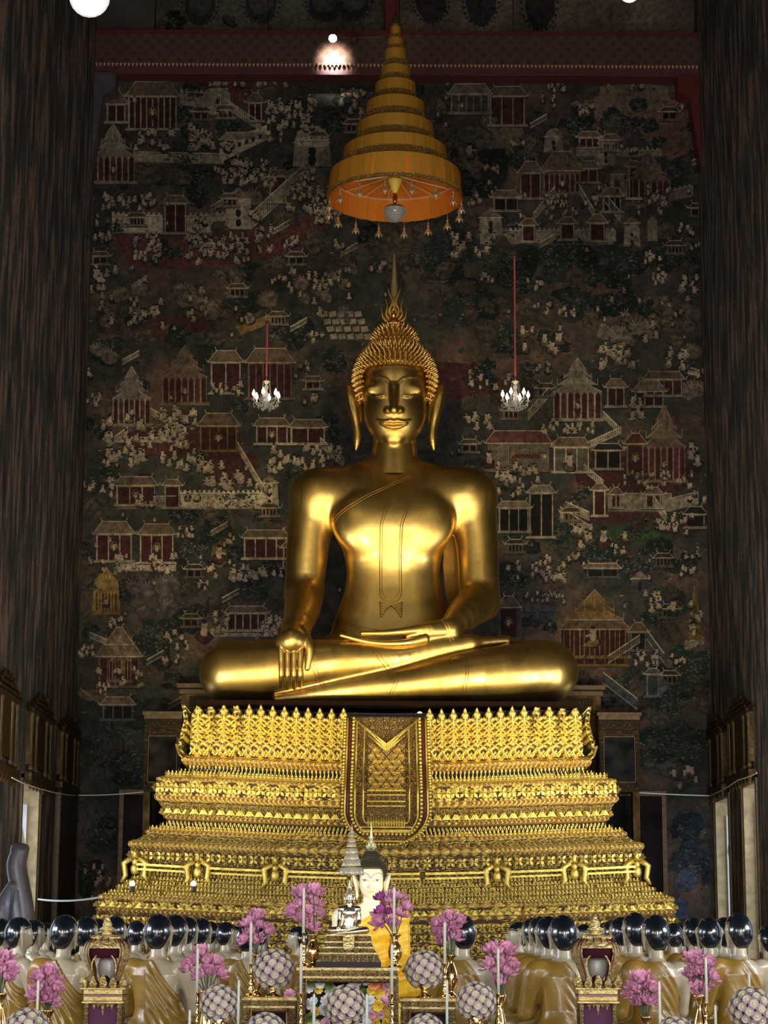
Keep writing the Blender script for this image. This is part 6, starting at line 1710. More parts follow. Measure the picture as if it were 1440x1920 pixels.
# ------------------------------------------------------------------ chandeliers
def chandelier(px, py0, py1, Y, label, rot, cordtop):
    sc_ = PX(Y); c = at(px, 747, Y)
    root = thing('chandelier', label, 'chandelier', c, rot, 'crystal chandeliers either side of the statue')
    s = sc_  # metres per px; design in px then scaled
    def M_(): return MB()
    def fin_(m, nm, mat, par=root, **k):
        m.v = [(a * s, b * s, d * s) for a, b, d in m.v]; return m.build(nm, mat, par, **k)
    m = M_(); m.lathe([(7, 35), (7.5, 33), (5, 31), (1.5, 28), (3.8, 24), (4.2, 20), (2, 16), (3, 12), (5.5, 6), (3, 2), (5, -4), (9, -8), (6, -13), (2, -17), (1, -20)], n=12); fin_(m, 'glass_stem', M_GLASSC, smooth=True)
    m = M_(); m.lathe([(7.6, 35), (8, 34), (7.6, 33)], n=14); m.lathe([(.8, 36), (.8, 44)], n=6); fin_(m, 'top_ring', G_BRASS, smooth=True)
    # swagged bead strings
    m = M_()
    for k in range(6):
        a = 2 * PI * k / 6
        for t in range(13):
            q = t / 12; rr = 7 + (13 - 7) * q ** 1.6; m.sphere((rr * math.cos(a), rr * math.sin(a), 33 - 37 * q), .75, 5, 4)
        for t in range(9):
            q = t / 8; a2 = a + 2 * PI / 6 * q; m.sphere((24 * math.cos(a2), 24 * math.sin(a2), -7 - 9 * math.sin(PI * q)), .8, 5, 4)
            m.sphere((12 * math.cos(a2), 12 * math.sin(a2), -2 - 7 * math.sin(PI * q)), .7, 5, 4)
    fin_(m, 'bead_strings', M_GLASSC, kind='stuff')
    m = M_()
    rr_ = random.Random(int(px))
    for k in range(46):
        a = rr_.uniform(0, 2 * PI); q = rr_.uniform(6, 27); z = -9 - (27 - q) * .5 - rr_.uniform(0, 5)
        m.lathe([(.2, 3.4), (.5, 2), (.3, 1.6), (1.1, -.4), (1.0, -1.4), (.1, -2.6)], (q * math.cos(a), q * math.sin(a), z), 5)
    fin_(m, 'crystal_drops', M_GLASSC, kind='stuff')
    for k in range(6):
        a = 2 * PI * k / 6; ca, sa = math.cos(a), math.sin(a)
        m = M_(); m.tube([(3 * ca, 3 * sa, -8), (10 * ca, 10 * sa, -14), (19 * ca, 19 * sa, -14), (25 * ca, 25 * sa, -6)], [1.2, 1.1, 1.0, .9], 6); arm = fin_(m, 'glass_arm', M_GLASSC, smooth=True)
        m = M_(); m.lathe([(1, -7), (4.6, -5), (5, -4.2), (1.6, -4.6)], (25 * ca, 25 * sa, 0), 10); fin_(m, 'drip_pan', M_GLASSC, arm, smooth=True)
        m = M_(); m.lathe([(1.3, -4.6), (1.3, 3)], (25 * ca, 25 * sa, 0), 8); fin_(m, 'candle_sleeve', simple('ivory_sleeve', (.8, .7, .45), .5) if 'ivory_sleeve' not in MATS else MATS['ivory_sleeve'], arm)
        m = M_(); m.lathe([(1.6, 3), (3.4, 6), (3.2, 8.5), (1.6, 12), (.2, 16)], (25 * ca, 25 * sa, 0), 10); fin_(m, 'flame_bulb', M_BULB, arm, smooth=True)
    l = bpy.data.lights.new('chandelier_light', 'POINT'); l.energy = 5; l.color = (1, .82, .55); l.shadow_soft_size = .25
    lo_ = bpy.data.objects.new('chandelier_light', l); COL.objects.link(lo_); lo_.location = (c.x, c.y, c.z + .25)
    zt_ = at(px, cordtop, Y).z - c.z; zk = ZTOP - c.z
    m = MB(); m.tube([(0, 0, 44 * s), (0, 0, zt_)], .014, 6); cord = m.build('red_cord', M_CORD, root)
    m = MB(); m.sphere((0, 0, zt_), .035, 6, 5); m.tube([(0, 0, zt_), (0, 0, zk)], .0025, 5); m.build('thin_cable', M_GOLDDARK, root)
    return root
chandelier(499, 710, 787, 31.5, 'crystal chandelier with lit flame bulbs left of the gold head', .35, 605)
chandelier(966.5, 710, 783, 31.5, 'crystal chandelier with lit flame bulbs right of the gold head', .12, 482)

# ------------------------------------------------------------------ floodlight heads near the beam
def flood(px, py, Y, r, label, power, tgt):
    c = at(px, py, Y); root = thing('floodlight', label, 'spotlight', c)
    m = MB(); m.lathe([(r * 1.1, 0), (r * 1.15, r * .2), (r * .8, r * 1.3), (r * .4, r * 1.7), (.01, r * 1.8)], n=20, cap=False)
    d = (Vector(tgt) - c).normalized(); q = d.to_track_quat('-Z', 'Y').to_matrix().to_4x4(); m.xf(q); m.build('housing', M_DARKMETAL, root, smooth=True)
    m = MB(); m.sphere((0, 0, 0), r, 20, 12); m.xf(q); m.build('lit_lens', M_LAMP, root)
    m = MB(); m.tube([(0, 0, r * .9), (0, 0, r * 2)] + ([(0, .3, r * 2), (0, .56, r * 2)] if Y > 35 else [(0, 0, ZTOP - c.z)]), .02, 6); m.build('bracket', M_DARKMETAL, root)
    if power:
        l = spot('flood_beam', tuple(c + d * .6), tgt, power, (1, .93, .8), 34, .9, r)
    return root
flood(168, -6, 28.0, .26, 'large glaring floodlight at the upper left photo edge', 60, (0, 0, 1.5))
flood(1180, -14, 28.0, .13, 'glaring floodlight at the upper right photo edge', 60, (0, 0, 1.5))
flood(624, 72, YB - 1.0, .075, 'small white floodlight before the painted beam, left of the parasol', 0, (0, 0, 1.5))
c_ = at(624, 74, YB - 1.0); spot('beam_wash', tuple(c_ + Vector((0, .1, -.12))), tuple(at(626, 112, YB - .4)), 160, (1, .97, .92), 85, .9, .05)
m = MB(); p = at(665, 72, YB - .52); m.lathe([(.05, -.1), (.07, 0), (.04, .1)], tuple(p), 8); m.tube([tuple(at(640, 70, YB - .47)), tuple(at(716, 69, YB - .47))], .015, 5); o = m.build('lamp_bracket', M_GOLDDARK, None); setp(o, 'thin gilt rail with a small unlit fitting before the beam', 'rail')
# ------------------------------------------------------------------ kneeling disciples
def disciple_fields(h=0.0072):
    lo, hi = (-.36, -.32, -.01), (.36, .50, .93)
    def torso(F, e=0.0, leftarm=True, rightarm=True):
        F.stack([(0.0, .19 + e, .17 + e, 0, 0), (.14, .175 + e, .14 + e, 0, 0), (.28, .145 + e, .105 + e, 0, 0), (.40, .160 + e, .108 + e, 0, 0), (.50, .185 + e, .105 + e, 0, -.005), (.555, .165 + e, .085 + e, 0, -.01), (.60, .09 + e, .07 + e, 0, -.01)], .03, 2.2)
        for s in (-1, 1):
            if (s < 0 and leftarm) or (s > 0 and rightarm):
                F.chain([(s * .16, -.005, .545), (s * .205, .0, .53), (s * .235, .03, .40), (s * .245, .07, .27)], [.055 + e, .060 + e, .052 + e, .044 + e], .03)
                F.chain([(s * .245, .07, .27), (s * .15, .20, .33), (s * .045, .29, .41)], [.044 + e, .038 + e, .024 + e], .02)
            F.chain([(s * .09, -.06, .10), (s * .17, .16, .09), (s * .20, .36, .085)], [.10 + e, .095 + e, .08 + e], .04)
            F.chain([(s * .20, .34, .05), (s * .16, .05, .045), (s * .10, -.22, .04)], [.05, .05, .035], .03)
    F = Field(lo, hi, h); torso(F)
    F.cap((0, -.012, .56), (0, .0, .70), .058, .05, .03)
    F.ell((0, .0, .79), (.089, .106, .110), .008); F.ell((0, .045, .735), (.066, .066, .078), .03)
    F.cap((0, .100, .80), (0, .122, .752), .010, .014, .012)
    for s in (-1, 1):
        F.ell((s * .033, .098, .790), (.022, .012, .010), .01); F.cap((s * .012, .103, .812), (s * .05, .088, .815), .006, .004, .008)
        F.chain([(s * .094, .002, .83), (s * .100, -.004, .80), (s * .094, .0, .76), (s * .088, .004, .70), (s * .086, .006, .672)], [.008, .017, .012, .010, .006], .008)
        F.ell((s * .018, .30, .45), (.014, .018, .05), .01)
        for j in range(4): F.chain([(s * .011, .285 + j * .013, .46), (s * .008, .300 + j * .012, .50), (s * .006, .312 + j * .011, .535 + .012 * (1.5 - abs(j - 1.5)))], [.0085, .008, .006], .004)
        F.chain([(s * .02, .282, .43), (s * .014, .262, .47), (s * .010, .262, .50)], [.011, .009, .007], .004)
    F.cap((-.024, .105, .722), (.024, .105, .722), .007, None, .008); F.cap((-.018, .106, .71), (.018, .106, .71), .008, None, .008)
    F.plane_cut(2, 0.0)
    # robe: the clothed shapes a little larger, cut along the shoulder line
    Rb = Field(lo, hi, h); torso(Rb, .013, True, False)
    sl, x, y, z = Rb.block(Rb.lo, Rb.lo + Rb.h * Rb.n)
    q = z + 1.35 * x
    fold = .006 * np.sin(q * 75 + y * 9) * np.clip((x + .06) * 12, 0, 1) + .004 * np.sin(x * 60 + y * 40) * np.clip((.1 - x) * 6, 0, 1) * np.clip((.52 - z) * 6, 0, 1)
    Rb.D[sl] = Rb.D[sl] + fold.astype(np.float32)
    edge = (z + 1.35 * x + .10 * np.clip(y, -1, 1) - .585) * .6
    Rb.D[sl] = np.maximum(Rb.D[sl], edge.astype(np.float32))
    # keep the neck clear
    Rb.D[sl] = np.maximum(Rb.D[sl], -(np.sqrt((x - .01) ** 2 + (y + .0) ** 2) - .062 + 0 * z + 5 * np.clip(.555 - z, 0, 1)).astype(np.float32))
    Rb.plane_cut(2, 0.002)
    Hr = Field((-.125, -.135, .65), (.125, .145, .94), .006)
    Hr.ell((0, .0, .785), (.099, .1165, .127), 0)
    sl, x, y, z = Hr.block(Hr.lo, Hr.lo + Hr.h * Hr.n)
    cut = (x * x * 10.5 + np.maximum(y + .035, 0) * 1.22 - (z - .662)) * .7
    ear = .022 - np.sqrt((y - .005) ** 2 + (np.abs(x) - .095) ** 2 + 0 * z) - 5 * np.clip(z - .84, 0, 1)
    Hr.D[sl] = np.maximum(Hr.D[sl], np.maximum(cut, ear).astype(np.float32))
    return F.mesh('disciple_body', M_WHITE, (0, 0, 0), 3), Rb.mesh('disciple_robe', M_OCHRE, (0, 0, 0), 2), Hr.mesh('disciple_hair', M_HAIRB, (0, 0, 0), 3)
dbody, drobe, dhair = disciple_fields()
print('disciple faces', len(dbody.polygons), len(drobe.polygons), 'statue', len(body_me.polygons))
def make_disciple(name='disciple_statue'):
    r = thing(name, 'x', 'statue', (0, 0, 0))
    link('body', dbody, r); link('robe', drobe, r); link('hair', dhair, r)
    return r
proto = None; PLACED = []
GRPD = 'rows of kneeling disciple statues'
def place(px, ptop, hw, turn, label):
    """px,ptop: crown of the head in the photo; hw: head width in photo px"""
    global proto
    Y = 0.187 * FPX / hw
    sc_ = 1.0
    for _ in range(30):
        c = at(px, ptop, Y)
        if any(abs(c.x - q[0]) < .66 and abs(c.y - q[1]) < .92 for q in PLACED) and Y < 28.6: Y += .12
        else: break
    PLACED.append((c.x, c.y))
    c = at(px, ptop, Y); sc_ = (c.z - PZ) / .902
    if proto is None: o = proto = make_disciple()
    else: o = dup(proto)
    o.location = (c.x, c.y, PZ); o.rotation_euler = (0, 0, turn); o.scale = (1, 1, 1) if abs(sc_ - 1) < 1e-6 else (sc_ ** .3, sc_ ** .3, sc_)
    o['label'] = label; o['group'] = GRPD
    return o
D2 = math.radians
# left block: (x, crown y, head width, turn), near to far
left = [
 (36, 1722, 43, -62, 'disciple statue at the far left in profile facing right, near the photo edge'),
 (122, 1717, 48, -22, 'large disciple statue left of the left lantern, bare back to the viewer'),
 (298, 1716, 48.5, -14, 'large disciple statue right of the left lantern, bare right arm and diagonal ochre robe'),
 (2, 1724, 40, -35, 'disciple statue cut by the left photo edge'),
 (64, 1726, 37, -45, 'disciple statue just behind the profile one at far left'),
 (163, 1720, 41, -25, 'disciple statue peeping out right behind the large one left of the lantern'),
 (86, 1731, 30, -60, 'small distant disciple head in the gap left of the large bare back'),
 (186, 1725, 35, -25, 'disciple statue half hidden left of the left lantern finial'),
 (217, 1719, 38, -20, 'disciple statue behind the left lantern finial'),
 (239, 1734, 28, -25, 'small disciple head right behind the left lantern roof'),
 (257, 1728, 34, -20, 'disciple statue midway between the left lantern and the large ochre robe'),
 (330, 1717, 43, -20, 'second head in the file behind the large ochre robed disciple at left'),
 (353, 1721, 38, -22, 'third head in the file behind the large ochre robed disciple at left'),
 (379, 1723, 35, -22, 'fourth head in the file behind the large ochre robed disciple at left'),
 (396, 1729, 30, -25, 'fifth head in the file behind the large ochre robed disciple at left'),
 (409, 1731, 28, -25, 'sixth head in the file behind the large ochre robed disciple at left'),
 (424, 1730, 32, -40, 'dark seventh head ending the file left of the lotus vase'),
 (441, 1733, 26, 150, 'small disciple statue facing the viewer beside the left lotus bouquet'),
 (466, 1733, 42, -30, 'disciple statue behind the lotus bouquet left of the altar'),
 (492, 1735, 33, -30, 'smaller disciple head behind the same left lotus bouquet'),
 (560, 1738, 33, 75, 'disciple statue in profile facing left beside the altar candle'),
]
right = [
 (866, 1717, 47, 20, 'disciple statue behind the lotus bouquet right of the altar'),
 (1055, 1718, 49, 14, 'large disciple statue left of the right lantern, whole back in ochre robe'),
 (1228, 1718, 50, 24, 'large disciple statue right of the right lantern, bare right arm'),
 (1384, 1714, 49, 22, 'large disciple statue near the right photo edge, pale shoulder lit'),
 (1027, 1720, 44, 18, 'second head in the file left of the right lantern'),
 (1012, 1720, 40, 20, 'third head in the file left of the right lantern'),
 (998, 1722, 36, 20, 'fourth head in the file left of the right lantern'),
 (987, 1727, 31, 24, 'fifth head in the file left of the right lantern'),
 (972, 1730, 33, 95, 'pale profile disciple facing left at the end of the right file'),
 (1190, 1713, 47, 22, 'second large head beside the bare armed disciple at right'),
 (1163, 1721, 38, 22, 'third head behind the bare armed disciple at right'),
 (1147, 1726, 33, 22, 'fourth head behind the bare armed disciple at right'),
 (1133, 1731, 29, 22, 'small head right against the right lantern finial'),
 (1094, 1734, 30, 120, 'small disciple facing the viewer left of the right lantern finial'),
 (1262, 1732, 33, 20, 'small dark head right of the bare armed disciple'),
 (1277, 1736, 28, 30, 'pale small head in the gap right of the bare armed disciple'),
 (1300, 1722, 39, 22, 'disciple head left in the group near the right edge, dark round crown'),
 (1329, 1721, 42, 0, 'disciple head in the group near the right edge, second from left'),
 (1341, 1727, 36, 24, 'disciple head in the group near the right edge, third from left'),
 (1357, 1722, 40, 22, 'disciple head directly behind the large one near the right edge'),
 (1440, 1737, 40, 20, 'disciple statue cut by the right photo edge'),
]
for px, pt, hw, tr, lb in left + right: place(px, pt, hw, D2(tr), lb)

# ------------------------------------------------------------------ white seated statue in a yellow robe
def remat(root, table, deep=True):
    for ch in root.children:
        base = ch.name.split('.')[0]
        mt = table.get(base, table.get('*'))
        if mt:
            for sl_ in ch.material_slots: sl_.link = 'OBJECT'; sl_.material = mt
        remat(ch, table)
# robe shell taken from the same body shape
Rw = Field(F1.lo, F1.lo + .5, F1.h); Rw.n = F1.n.copy(); Rw.D = F1.D - R(3.0)
sl, x, y, z = Rw.block(Rw.lo, Rw.lo + Rw.h * Rw.n)
pa = B(775, 888, -.3); pb_ = B(623, 979, -.3)
sl_k = (pa.z - pb_.z) / (pa.x - pb_.x)
edge = (z - (pb_.z + (x - pb_.x) * sl_k)) * .8
edge = np.minimum(edge, (B(790, 900).x - x) + np.maximum(0, z - B(740, 868).z))
arm = (B(622, 1000).x - x) + 0 * z
arm = np.minimum(arm, z - B(700, 1196, -.6).z)
q = (z - (pb_.z + (x - pb_.x) * sl_k))
Rw.D = np.maximum(Rw.D + (.018 * np.sin(q * 14 + x * 5)).astype(np.float32) * 1.0, np.maximum(edge, arm).astype(np.float32))
Rw.plane_cut(2, SEAT)
rw_me = Rw.mesh('robe', M_YELLOW, NB, 3)
WY = 23.6
while WY < 28.8:
    wsc = 45.5 / 126 * (PX(WY) / S); chinz = (at(740, 840, YT - .4).z - SEAT) * wsc
    if at(697, 1689, WY).z - chinz >= PZ + .03: break
    WY += .05
print('robed', WY, at(697, 1689, WY).z - chinz)
wz = PZ + .0
wb = dup(statue, label='cream skinned seated statue in a bright yellow robe before the pedestal')
wb.name = 'robed_statue'
cw = at(697, 1650, WY); wb.scale = (wsc,) * 3
M_DARKCURL = simple('dark_bronze_curls', (.10, .08, .045), .4, metal=.5)
M_PALEGILT = simple('pale_green_gilt', (.42, .40, .22), .35, metal=.7)
hx = (B(740, 1320).x - NB.x) * wsc
chinz = (at(740, 840, YT - .4).z - SEAT) * wsc; target = at(697, 1689, WY).z
zoff = target - chinz
wb.location = (cw.x - hx, WY, zoff)
remat(wb, {'body': M_CREAM, 'hair': M_DARKCURL, 'hair_curls': M_DARKCURL, 'flame_finial': M_PALEGILT, 'spire': M_PALEGILT, 'robe_drape': M_YELLOW, 'hairline_band': M_DARKCURL, '*': M_CREAM})
for ch in list(wb.children):
    if ch.name.split('.')[0] in ('sash_edge', 'robe_neckline', 'waist_hem', 'leg_hem', 'sash_pleats', 'finger_nails', 'cuff'): bpy.data.objects.remove(ch)
link('yellow_robe', rw_me, wb)
M_PAINT = simple('painted_brow_line', (.03, .02, .015), .5)
m = MB()
for s in (-1, 1):
    X = lambda d: HX - 1.5 + s * d
    m.tube([F2.hit(a, b, -.012) - NB for a, b in ((X(2), 726), (X(7), 718), (X(15), 709), (X(26), 704), (X(38), 704), (X(48), 709), (X(55), 717))], R(1.1), 5)
    m.tube([F2.hit(a, b, -.012) - NB for a, b in ((X(12), 740), (X(22), 735), (X(34), 733), (X(46), 735), (X(54), 732))], R(1.0), 5)
m.build('painted_brow', M_PAINT, wb, smooth=True)
m = MB()
for s in (-1, 1): m.sphere(F2.hit(HX - 1.5 + s * 31, 739, -.02) - NB, R(5), 10, 6, (1.25, .3, .8))
m.build('painted_eye', M_PAINT, wb, smooth=True)
m = MB(); m.tube([F2.hit(a, b, -.012) - NB for a, b in ((HX - 28, 790), (HX - 14, 794), (HX - 2, 795), (HX + 10, 794), (HX + 24, 790))], R(1.0), 5); m.build('painted_lip', simple('lip_line', (.45, .2, .12), .5), wb, smooth=True)
# throne block under it
m = MB(); hh = max(.02, zoff - PZ)
m.box((wb.location.x + hx, WY + .0, PZ + hh / 2), (2.0, 1.15, hh)); o = m.build('statue_plinth', G_PED); setp(o, 'low gilt plinth under the yellow robed statue', 'plinth')
lw = spot('robed_statue_light', (0.6, 22.6, 1.9), (cw.x, WY, 2.0), 40, (1, .85, .5), 30, .6, .1)

# ------------------------------------------------------------------ mauve trunk-like sculpture at the far left
YE = 27.0
E = Field((at(-60, 1720, YE).x, YE - .5, PZ - .02), (at(85, 1720, YE).x, YE + .5, at(30, 1565, YE).z), .016)
e_ = lambda px, py, dy=0: at(px, py, YE + dy); r_ = lambda p: p * PX(YE)
E.chain([e_(38, 1597), e_(31, 1620), e_(36, 1655), e_(44, 1700), e_(48, 1760), e_(48, 1860)], [r_(16), r_(18.5), r_(19), r_(19), r_(21), r_(22)], .03)
E.cap(e_(30, 1592), e_(48, 1590), r_(11), r_(7), .03)
E.chain([e_(22, 1662, -.1), e_(8, 1700, -.1), e_(-6, 1760, -.1), e_(-10, 1860, -.1)], [r_(10), r_(18), r_(24), r_(28)], .03)
E.plane_cut(2, E.lo[2] + .02 + 0.002); E.D = np.maximum(E.D, ((E.lo[2] + E.h * np.arange(E.n[2])) - e_(38, 1580).z).astype(np.float32)[None, None, :])
root = thing('trunk_sculpture', 'mauve grey curved trunk-like sculpture beside the open left window', 'sculpture', e_(30, 1860)); root.location.z = PZ
link('body', E.mesh('trunk_body', M_STONE, root.location, 3), root)
m = MB()
for pts, rr in (([(30, 1668), (27, 1700), (33, 1740), (38, 1790)], [5, 9, 9, 8]), ([(20, 1664), (14, 1690), (10, 1730)], [3, 6, 5])):
    m.tube([E.hit(a, b, .0) - root.location for a, b in pts], [r_(x) for x in rr], 8, flat=.5)
m.build('blue_grey_patch', M_STONEB, root, smooth=True)
# ------------------------------------------------------------------ offerings in front
YA = 11.4
def pa_(Y=YA): return PX(Y)
s1 = pa_()
ZBT = .86
table = thing('offering_table', 'long low table under the offerings, its top just below the photo', 'table', (0, 11.3, 0))
m = MB(); m.box((0, 0, ZBT - .03), (5.0, 2.0, .06)); m.build('tabletop', M_PLAT, table)
for a in (-2.35, 2.35):
    for b in (-.85, .85): m = MB(); m.box((a, b, (ZBT - .06) / 2), (.12, .12, ZBT - .06)); m.build('leg', G_DULL, table)
def altar_frame(name, x0, x1, ytop, Y, depth, label, inner):
    a = at(x0, ytop, Y); b = at(x1, ytop, Y); z = a.z; W = b.x - a.x; cx = (a.x + b.x) / 2
    root = thing(name, label, 'table', (cx, Y + depth / 2, ZBT)); O = root.location
    def bb(nm, lst, mat=C_ALTAR, **k):
        m = MB(); [m.box(c, d) for c, d in lst]; o = m.build(nm, mat, root, origin=O, **k); uvbox(o.data); return o
    bb('top_board', [((cx, Y + depth / 2, z - 2.5 * s1), (W, depth, 5 * s1))], G_PALE)
    bb('carved_cornice', [((cx, Y + depth / 2, z - 10 * s1), (W * .97, depth * .97, 10 * s1))])
    bb('moulding', [((cx, Y + depth / 2, z - 17 * s1), (W * .94, depth * .94, 4 * s1))], G_PALE)
    zl = z - 19 * s1; lw_ = 15 * s1; H_ = zl - ZBT
    for s in (-1, 1):
        o = bb('leg', [((cx + s * (W / 2 - lw_ / 2 - .004), Y + lw_ / 2 + .01, ZBT + H_ / 2), (lw_, lw_, H_))])
        o = bb('leg', [((cx + s * (W / 2 - lw_ / 2 - .004), Y + depth - lw_ / 2 - .01, ZBT + H_ / 2), (lw_, lw_, H_))])
    bb('inner_rail', [((cx, Y + .02, zl - 3 * s1), (W - 2 * lw_, .02, 6 * s1))], C_ALTAR)
    m = MB()
    for s in (-1, 1): m.tube([(cx + s * (W / 2 - lw_ - .008), Y + .004, ZBT), (cx + s * (W / 2 - lw_ - .008), Y + .004, zl)], .004, 5)
    m.tube([(cx - (W / 2 - lw_), Y + .004, zl - 7 * s1), (cx + (W / 2 - lw_), Y + .004, zl - 7 * s1)], .004, 5)
    m.build('gilt_bead', G_BRASS, root, origin=O)
    bb('back_panel', [((cx, Y + depth - .03, ZBT + H_ / 2), (W - .06, .02, H_))], M_BLACK)
    return root, z, cx, W
ct, zct, cxt, wt = altar_frame('gilt_altar', 556, 749, 1814, 11.45, .42, 'carved gilt altar stand at centre with flowers inside', True)
lt, zlt, _, _ = altar_frame('gilt_side_table', 453, 556, 1870, 11.5, .36, 'small carved gilt side table left of the central altar', False)
rt, zrt, _, _ = altar_frame('gilt_side_table', 751, 856, 1872, 11.5, .36, 'small carved gilt side table right of the central altar', False)

# small seated silver figure on its stepped throne ------------------------------------------------
Ys = 11.62
ssc = 78 / 715 * (PX(Ys) / S) * 1.0
sb = dup(statue, label='small shiny silver seated figure on the central altar')
sb.name = 'silver_statue'
remat(sb, {'*': SILVER})
bz = at(655, 1752, Ys).z
sb.scale = (ssc,) * 3
sb.location = (at(654, 1752, Ys).x, Ys, bz)
thr = thing('stepped_throne', 'small pale gilt stepped throne under the silver figure', 'pedestal', (at(654, 1800, Ys).x, Ys, zct)); O = thr.location
def trow(p0, p1, w0, w1, nm, mat):
    za = at(654, p0, Ys).z; zb = at(654, p1, Ys).z; a, b = w0 * PX(Ys) / 2, w1 * PX(Ys) / 2; d = .75
    vs = [(x * a, y * a * d, za - O.z) for x in (-1, 1) for y in (-1, 1)] + [(x * b, y * b * d, zb - O.z) for x in (-1, 1) for y in (-1, 1)]
    m = MB(); m.add(vs, [(0, 1, 3, 2), (4, 6, 7, 5), (0, 4, 5, 1), (2, 3, 7, 6), (0, 2, 6, 4), (1, 5, 7, 3)]); o = m.build(nm, mat, thr); uvbox(o.data)
for p0, p1, w0, w1, nm, mt in ((1752, 1755, 84, 84, 'moulding', G_PALE), (1755, 1765, 80, 84, 'petal_tier', C_ALTAR), (1765, 1768, 88, 88, 'moulding', G_PALE), (1768, 1775, 82, 92, 'carved_tier', C_ALTAR), (1775, 1778, 96, 96, 'moulding', G_PALE),
                           (1778, 1786, 90, 102, 'carved_tier', C_ALTAR), (1786, 1789, 108, 108, 'moulding', G_PALE), (1789, 1803, 106, 116, 'carved_tier', C_ALTAR)):
    trow(p0, p1, w0, w1, nm, mt)
trow(1803, 1813.5, 119, 119, 'black_base', M_BLACK)
m = MB()
za = at(654, 1752, Ys - .1).z - O.z; zb = at(654, 1781, Ys - .1).z - O.z; w_ = 10 * PX(Ys)
vs = [(-w_, -.125, za), (w_, -.125, za), (w_, -.15, zb + .01), (w_ * .6, -.155, zb), (-w_ * .6, -.155, zb), (-w_, -.15, zb + .01)]
vs += [(a, b + .03, c) for a, b, c in vs]; m.add(vs, [(0, 1, 2, 3, 4, 5), (11, 10, 9, 8, 7, 6)] + [(i, i + 6, (i + 1) % 6 + 6, (i + 1) % 6) for i in range(6)]); m.build('front_apron', G_PALE, thr)
m = MB(); m.sphere((0, -.122, at(654, 1808, Ys).z - O.z), .009, 10, 6, (1, .3, 1)); m.build('round_boss', simple('round_boss', (.12, .1, .11), .4), thr, smooth=True)
# its slim clear tiered parasol on a pole
up_ = thing('small_tiered_parasol', 'slim translucent tiered parasol on a pole behind the silver figure', 'parasol', (at(657, 1813, Ys + .05).x, Ys + .17, zct)); O = up_.location
m = MB(); ztop_ = at(658, 1545, Ys + .17).z - O.z; m.lathe([(.004, 0), (.0035, ztop_ - .02), (.001, ztop_)], n=6); m.build('pole', G_PALE, up_)
for i, (p0, p1, w) in enumerate(((1640, 1626, 45), (1624, 1612, 34), (1612, 1600, 27), (1600, 1590, 22), (1588, 1580, 17), (1579, 1571, 13), (1570, 1563, 10), (1562, 1556, 7), (1555, 1550, 5))):
    za, zb = at(657, p0, Ys + .17).z - O.z, at(657, p1, Ys + .17).z - O.z; r = w / 2 * PX(Ys + .17)
    m = MB(); m.lathe([(r, za), (r * 1.02, za + .004), (r * .97, zb - .004), (r * .5, zb)], n=20, cap=False); m.build('film_tier', M_PLASTIC, up_, smooth=True)
    m = MB(); m.lathe([(r * 1.03, za - .001), (r * 1.05, za + .003), (r * 1.03, za + .006)], n=20, cap=False); m.build('tier_rim', G_PALE, up_, smooth=True)

# candle and candlestick ---------------------------------------------------------------------------
stick_cache = {}
def candlestick(px, ytop, yfoot_z, Y, label, clabel, ctop, wax=M_WAX, cr=2.7):
    base = at(px, ytop, Y); s = PX(Y); H_ = base.z - yfoot_z
    key = round(H_, 2)
    if key not in stick_cache:
        u = s
        prof = [(9 * u, 0), (9 * u, 2 * u), (7 * u, 4 * u), (3 * u, 8 * u), (4.6 * u, 11 * u), (5 * u, 14 * u), (2.4 * u, 18 * u)]
        zz = 18 * u; k = 0
        while zz < H_ - 26 * u:
            prof += [(3.6 * u, zz + 3 * u), (4.0 * u, zz + 5 * u), (2.0 * u, zz + 9 * u), (2.3 * u, zz + 14 * u)]; zz += 15 * u; k += 1
        if H_ > 44 * u: prof += [(3.8 * u, H_ - 22 * u), (2.0 * u, H_ - 18 * u)]
        prof += [(3.4 * u, H_ - 15 * u), (2.2 * u, H_ - 12 * u), (3.2 * u, H_ - 9 * u), (3.4 * u, H_ - 2 * u), (4.2 * u, H_ - 1 * u), (4.2 * u, H_)]
        m = MB(); m.lathe(prof, n=14); body = m.mesh('turned_stem', G_BRASS, True)
        m = MB()
        for q in range(3):
            a = 2 * PI * q / 3 + .5; m.tube([(0, 0, 7 * u), (7 * u * math.cos(a), 7 * u * math.sin(a), 7 * u), (10 * u * math.cos(a), 10 * u * math.sin(a), 1.8 * u)], [2 * u, 2.2 * u, 2 * u], 6)
        foot = m.mesh('scrolled_feet', G_BRASS, True)
        stick_cache[key] = (body, foot)
    root = thing('candlestick', label, 'candlestick', (base.x, Y, yfoot_z), rnd.uniform(0, 2))
    link('turned_stem', stick_cache[key][0], root); link('scrolled_feet', stick_cache[key][1], root)
    candle(px, ctop, base.z - .004, Y, clabel, wax, cr)
def candle(px, ctop, zb, Y, label, wax=M_WAX, cr=2.7):
    t = at(px, ctop, Y); r = cr * PX(Y); h = t.z - zb
    root = thing('candle', label, 'candle', (t.x, Y, zb))
    m = MB(); m.lathe([(r, 0), (r * .92, h - 6 * s1), (r * .75, h - 3.2 * s1), (r * .25, h - .6 * s1)], n=12); m.build('wax_taper', wax, root, smooth=True)
    m = MB(); m.tube([(0, 0, h - 1 * s1), (0, 0, h + 1.5 * s1)], .0012, 5); m.build('wick', M_DARKMETAL, root)
candlestick(570, 1748, zct, 11.5, 'tall brass candlestick on the altar, left of silver figure', 'white candle on the altar left of the silver figure', 1662)
candlestick(739, 1748, zct, 11.5, 'tall brass candlestick on the altar, right of silver figure', 'white candle on the altar in front of the yellow robe', 1662)
candlestick(471, 1806, zlt, 11.6, 'brass candlestick on the left side table', 'white candle on left side table before the lotus bouquet', 1727)
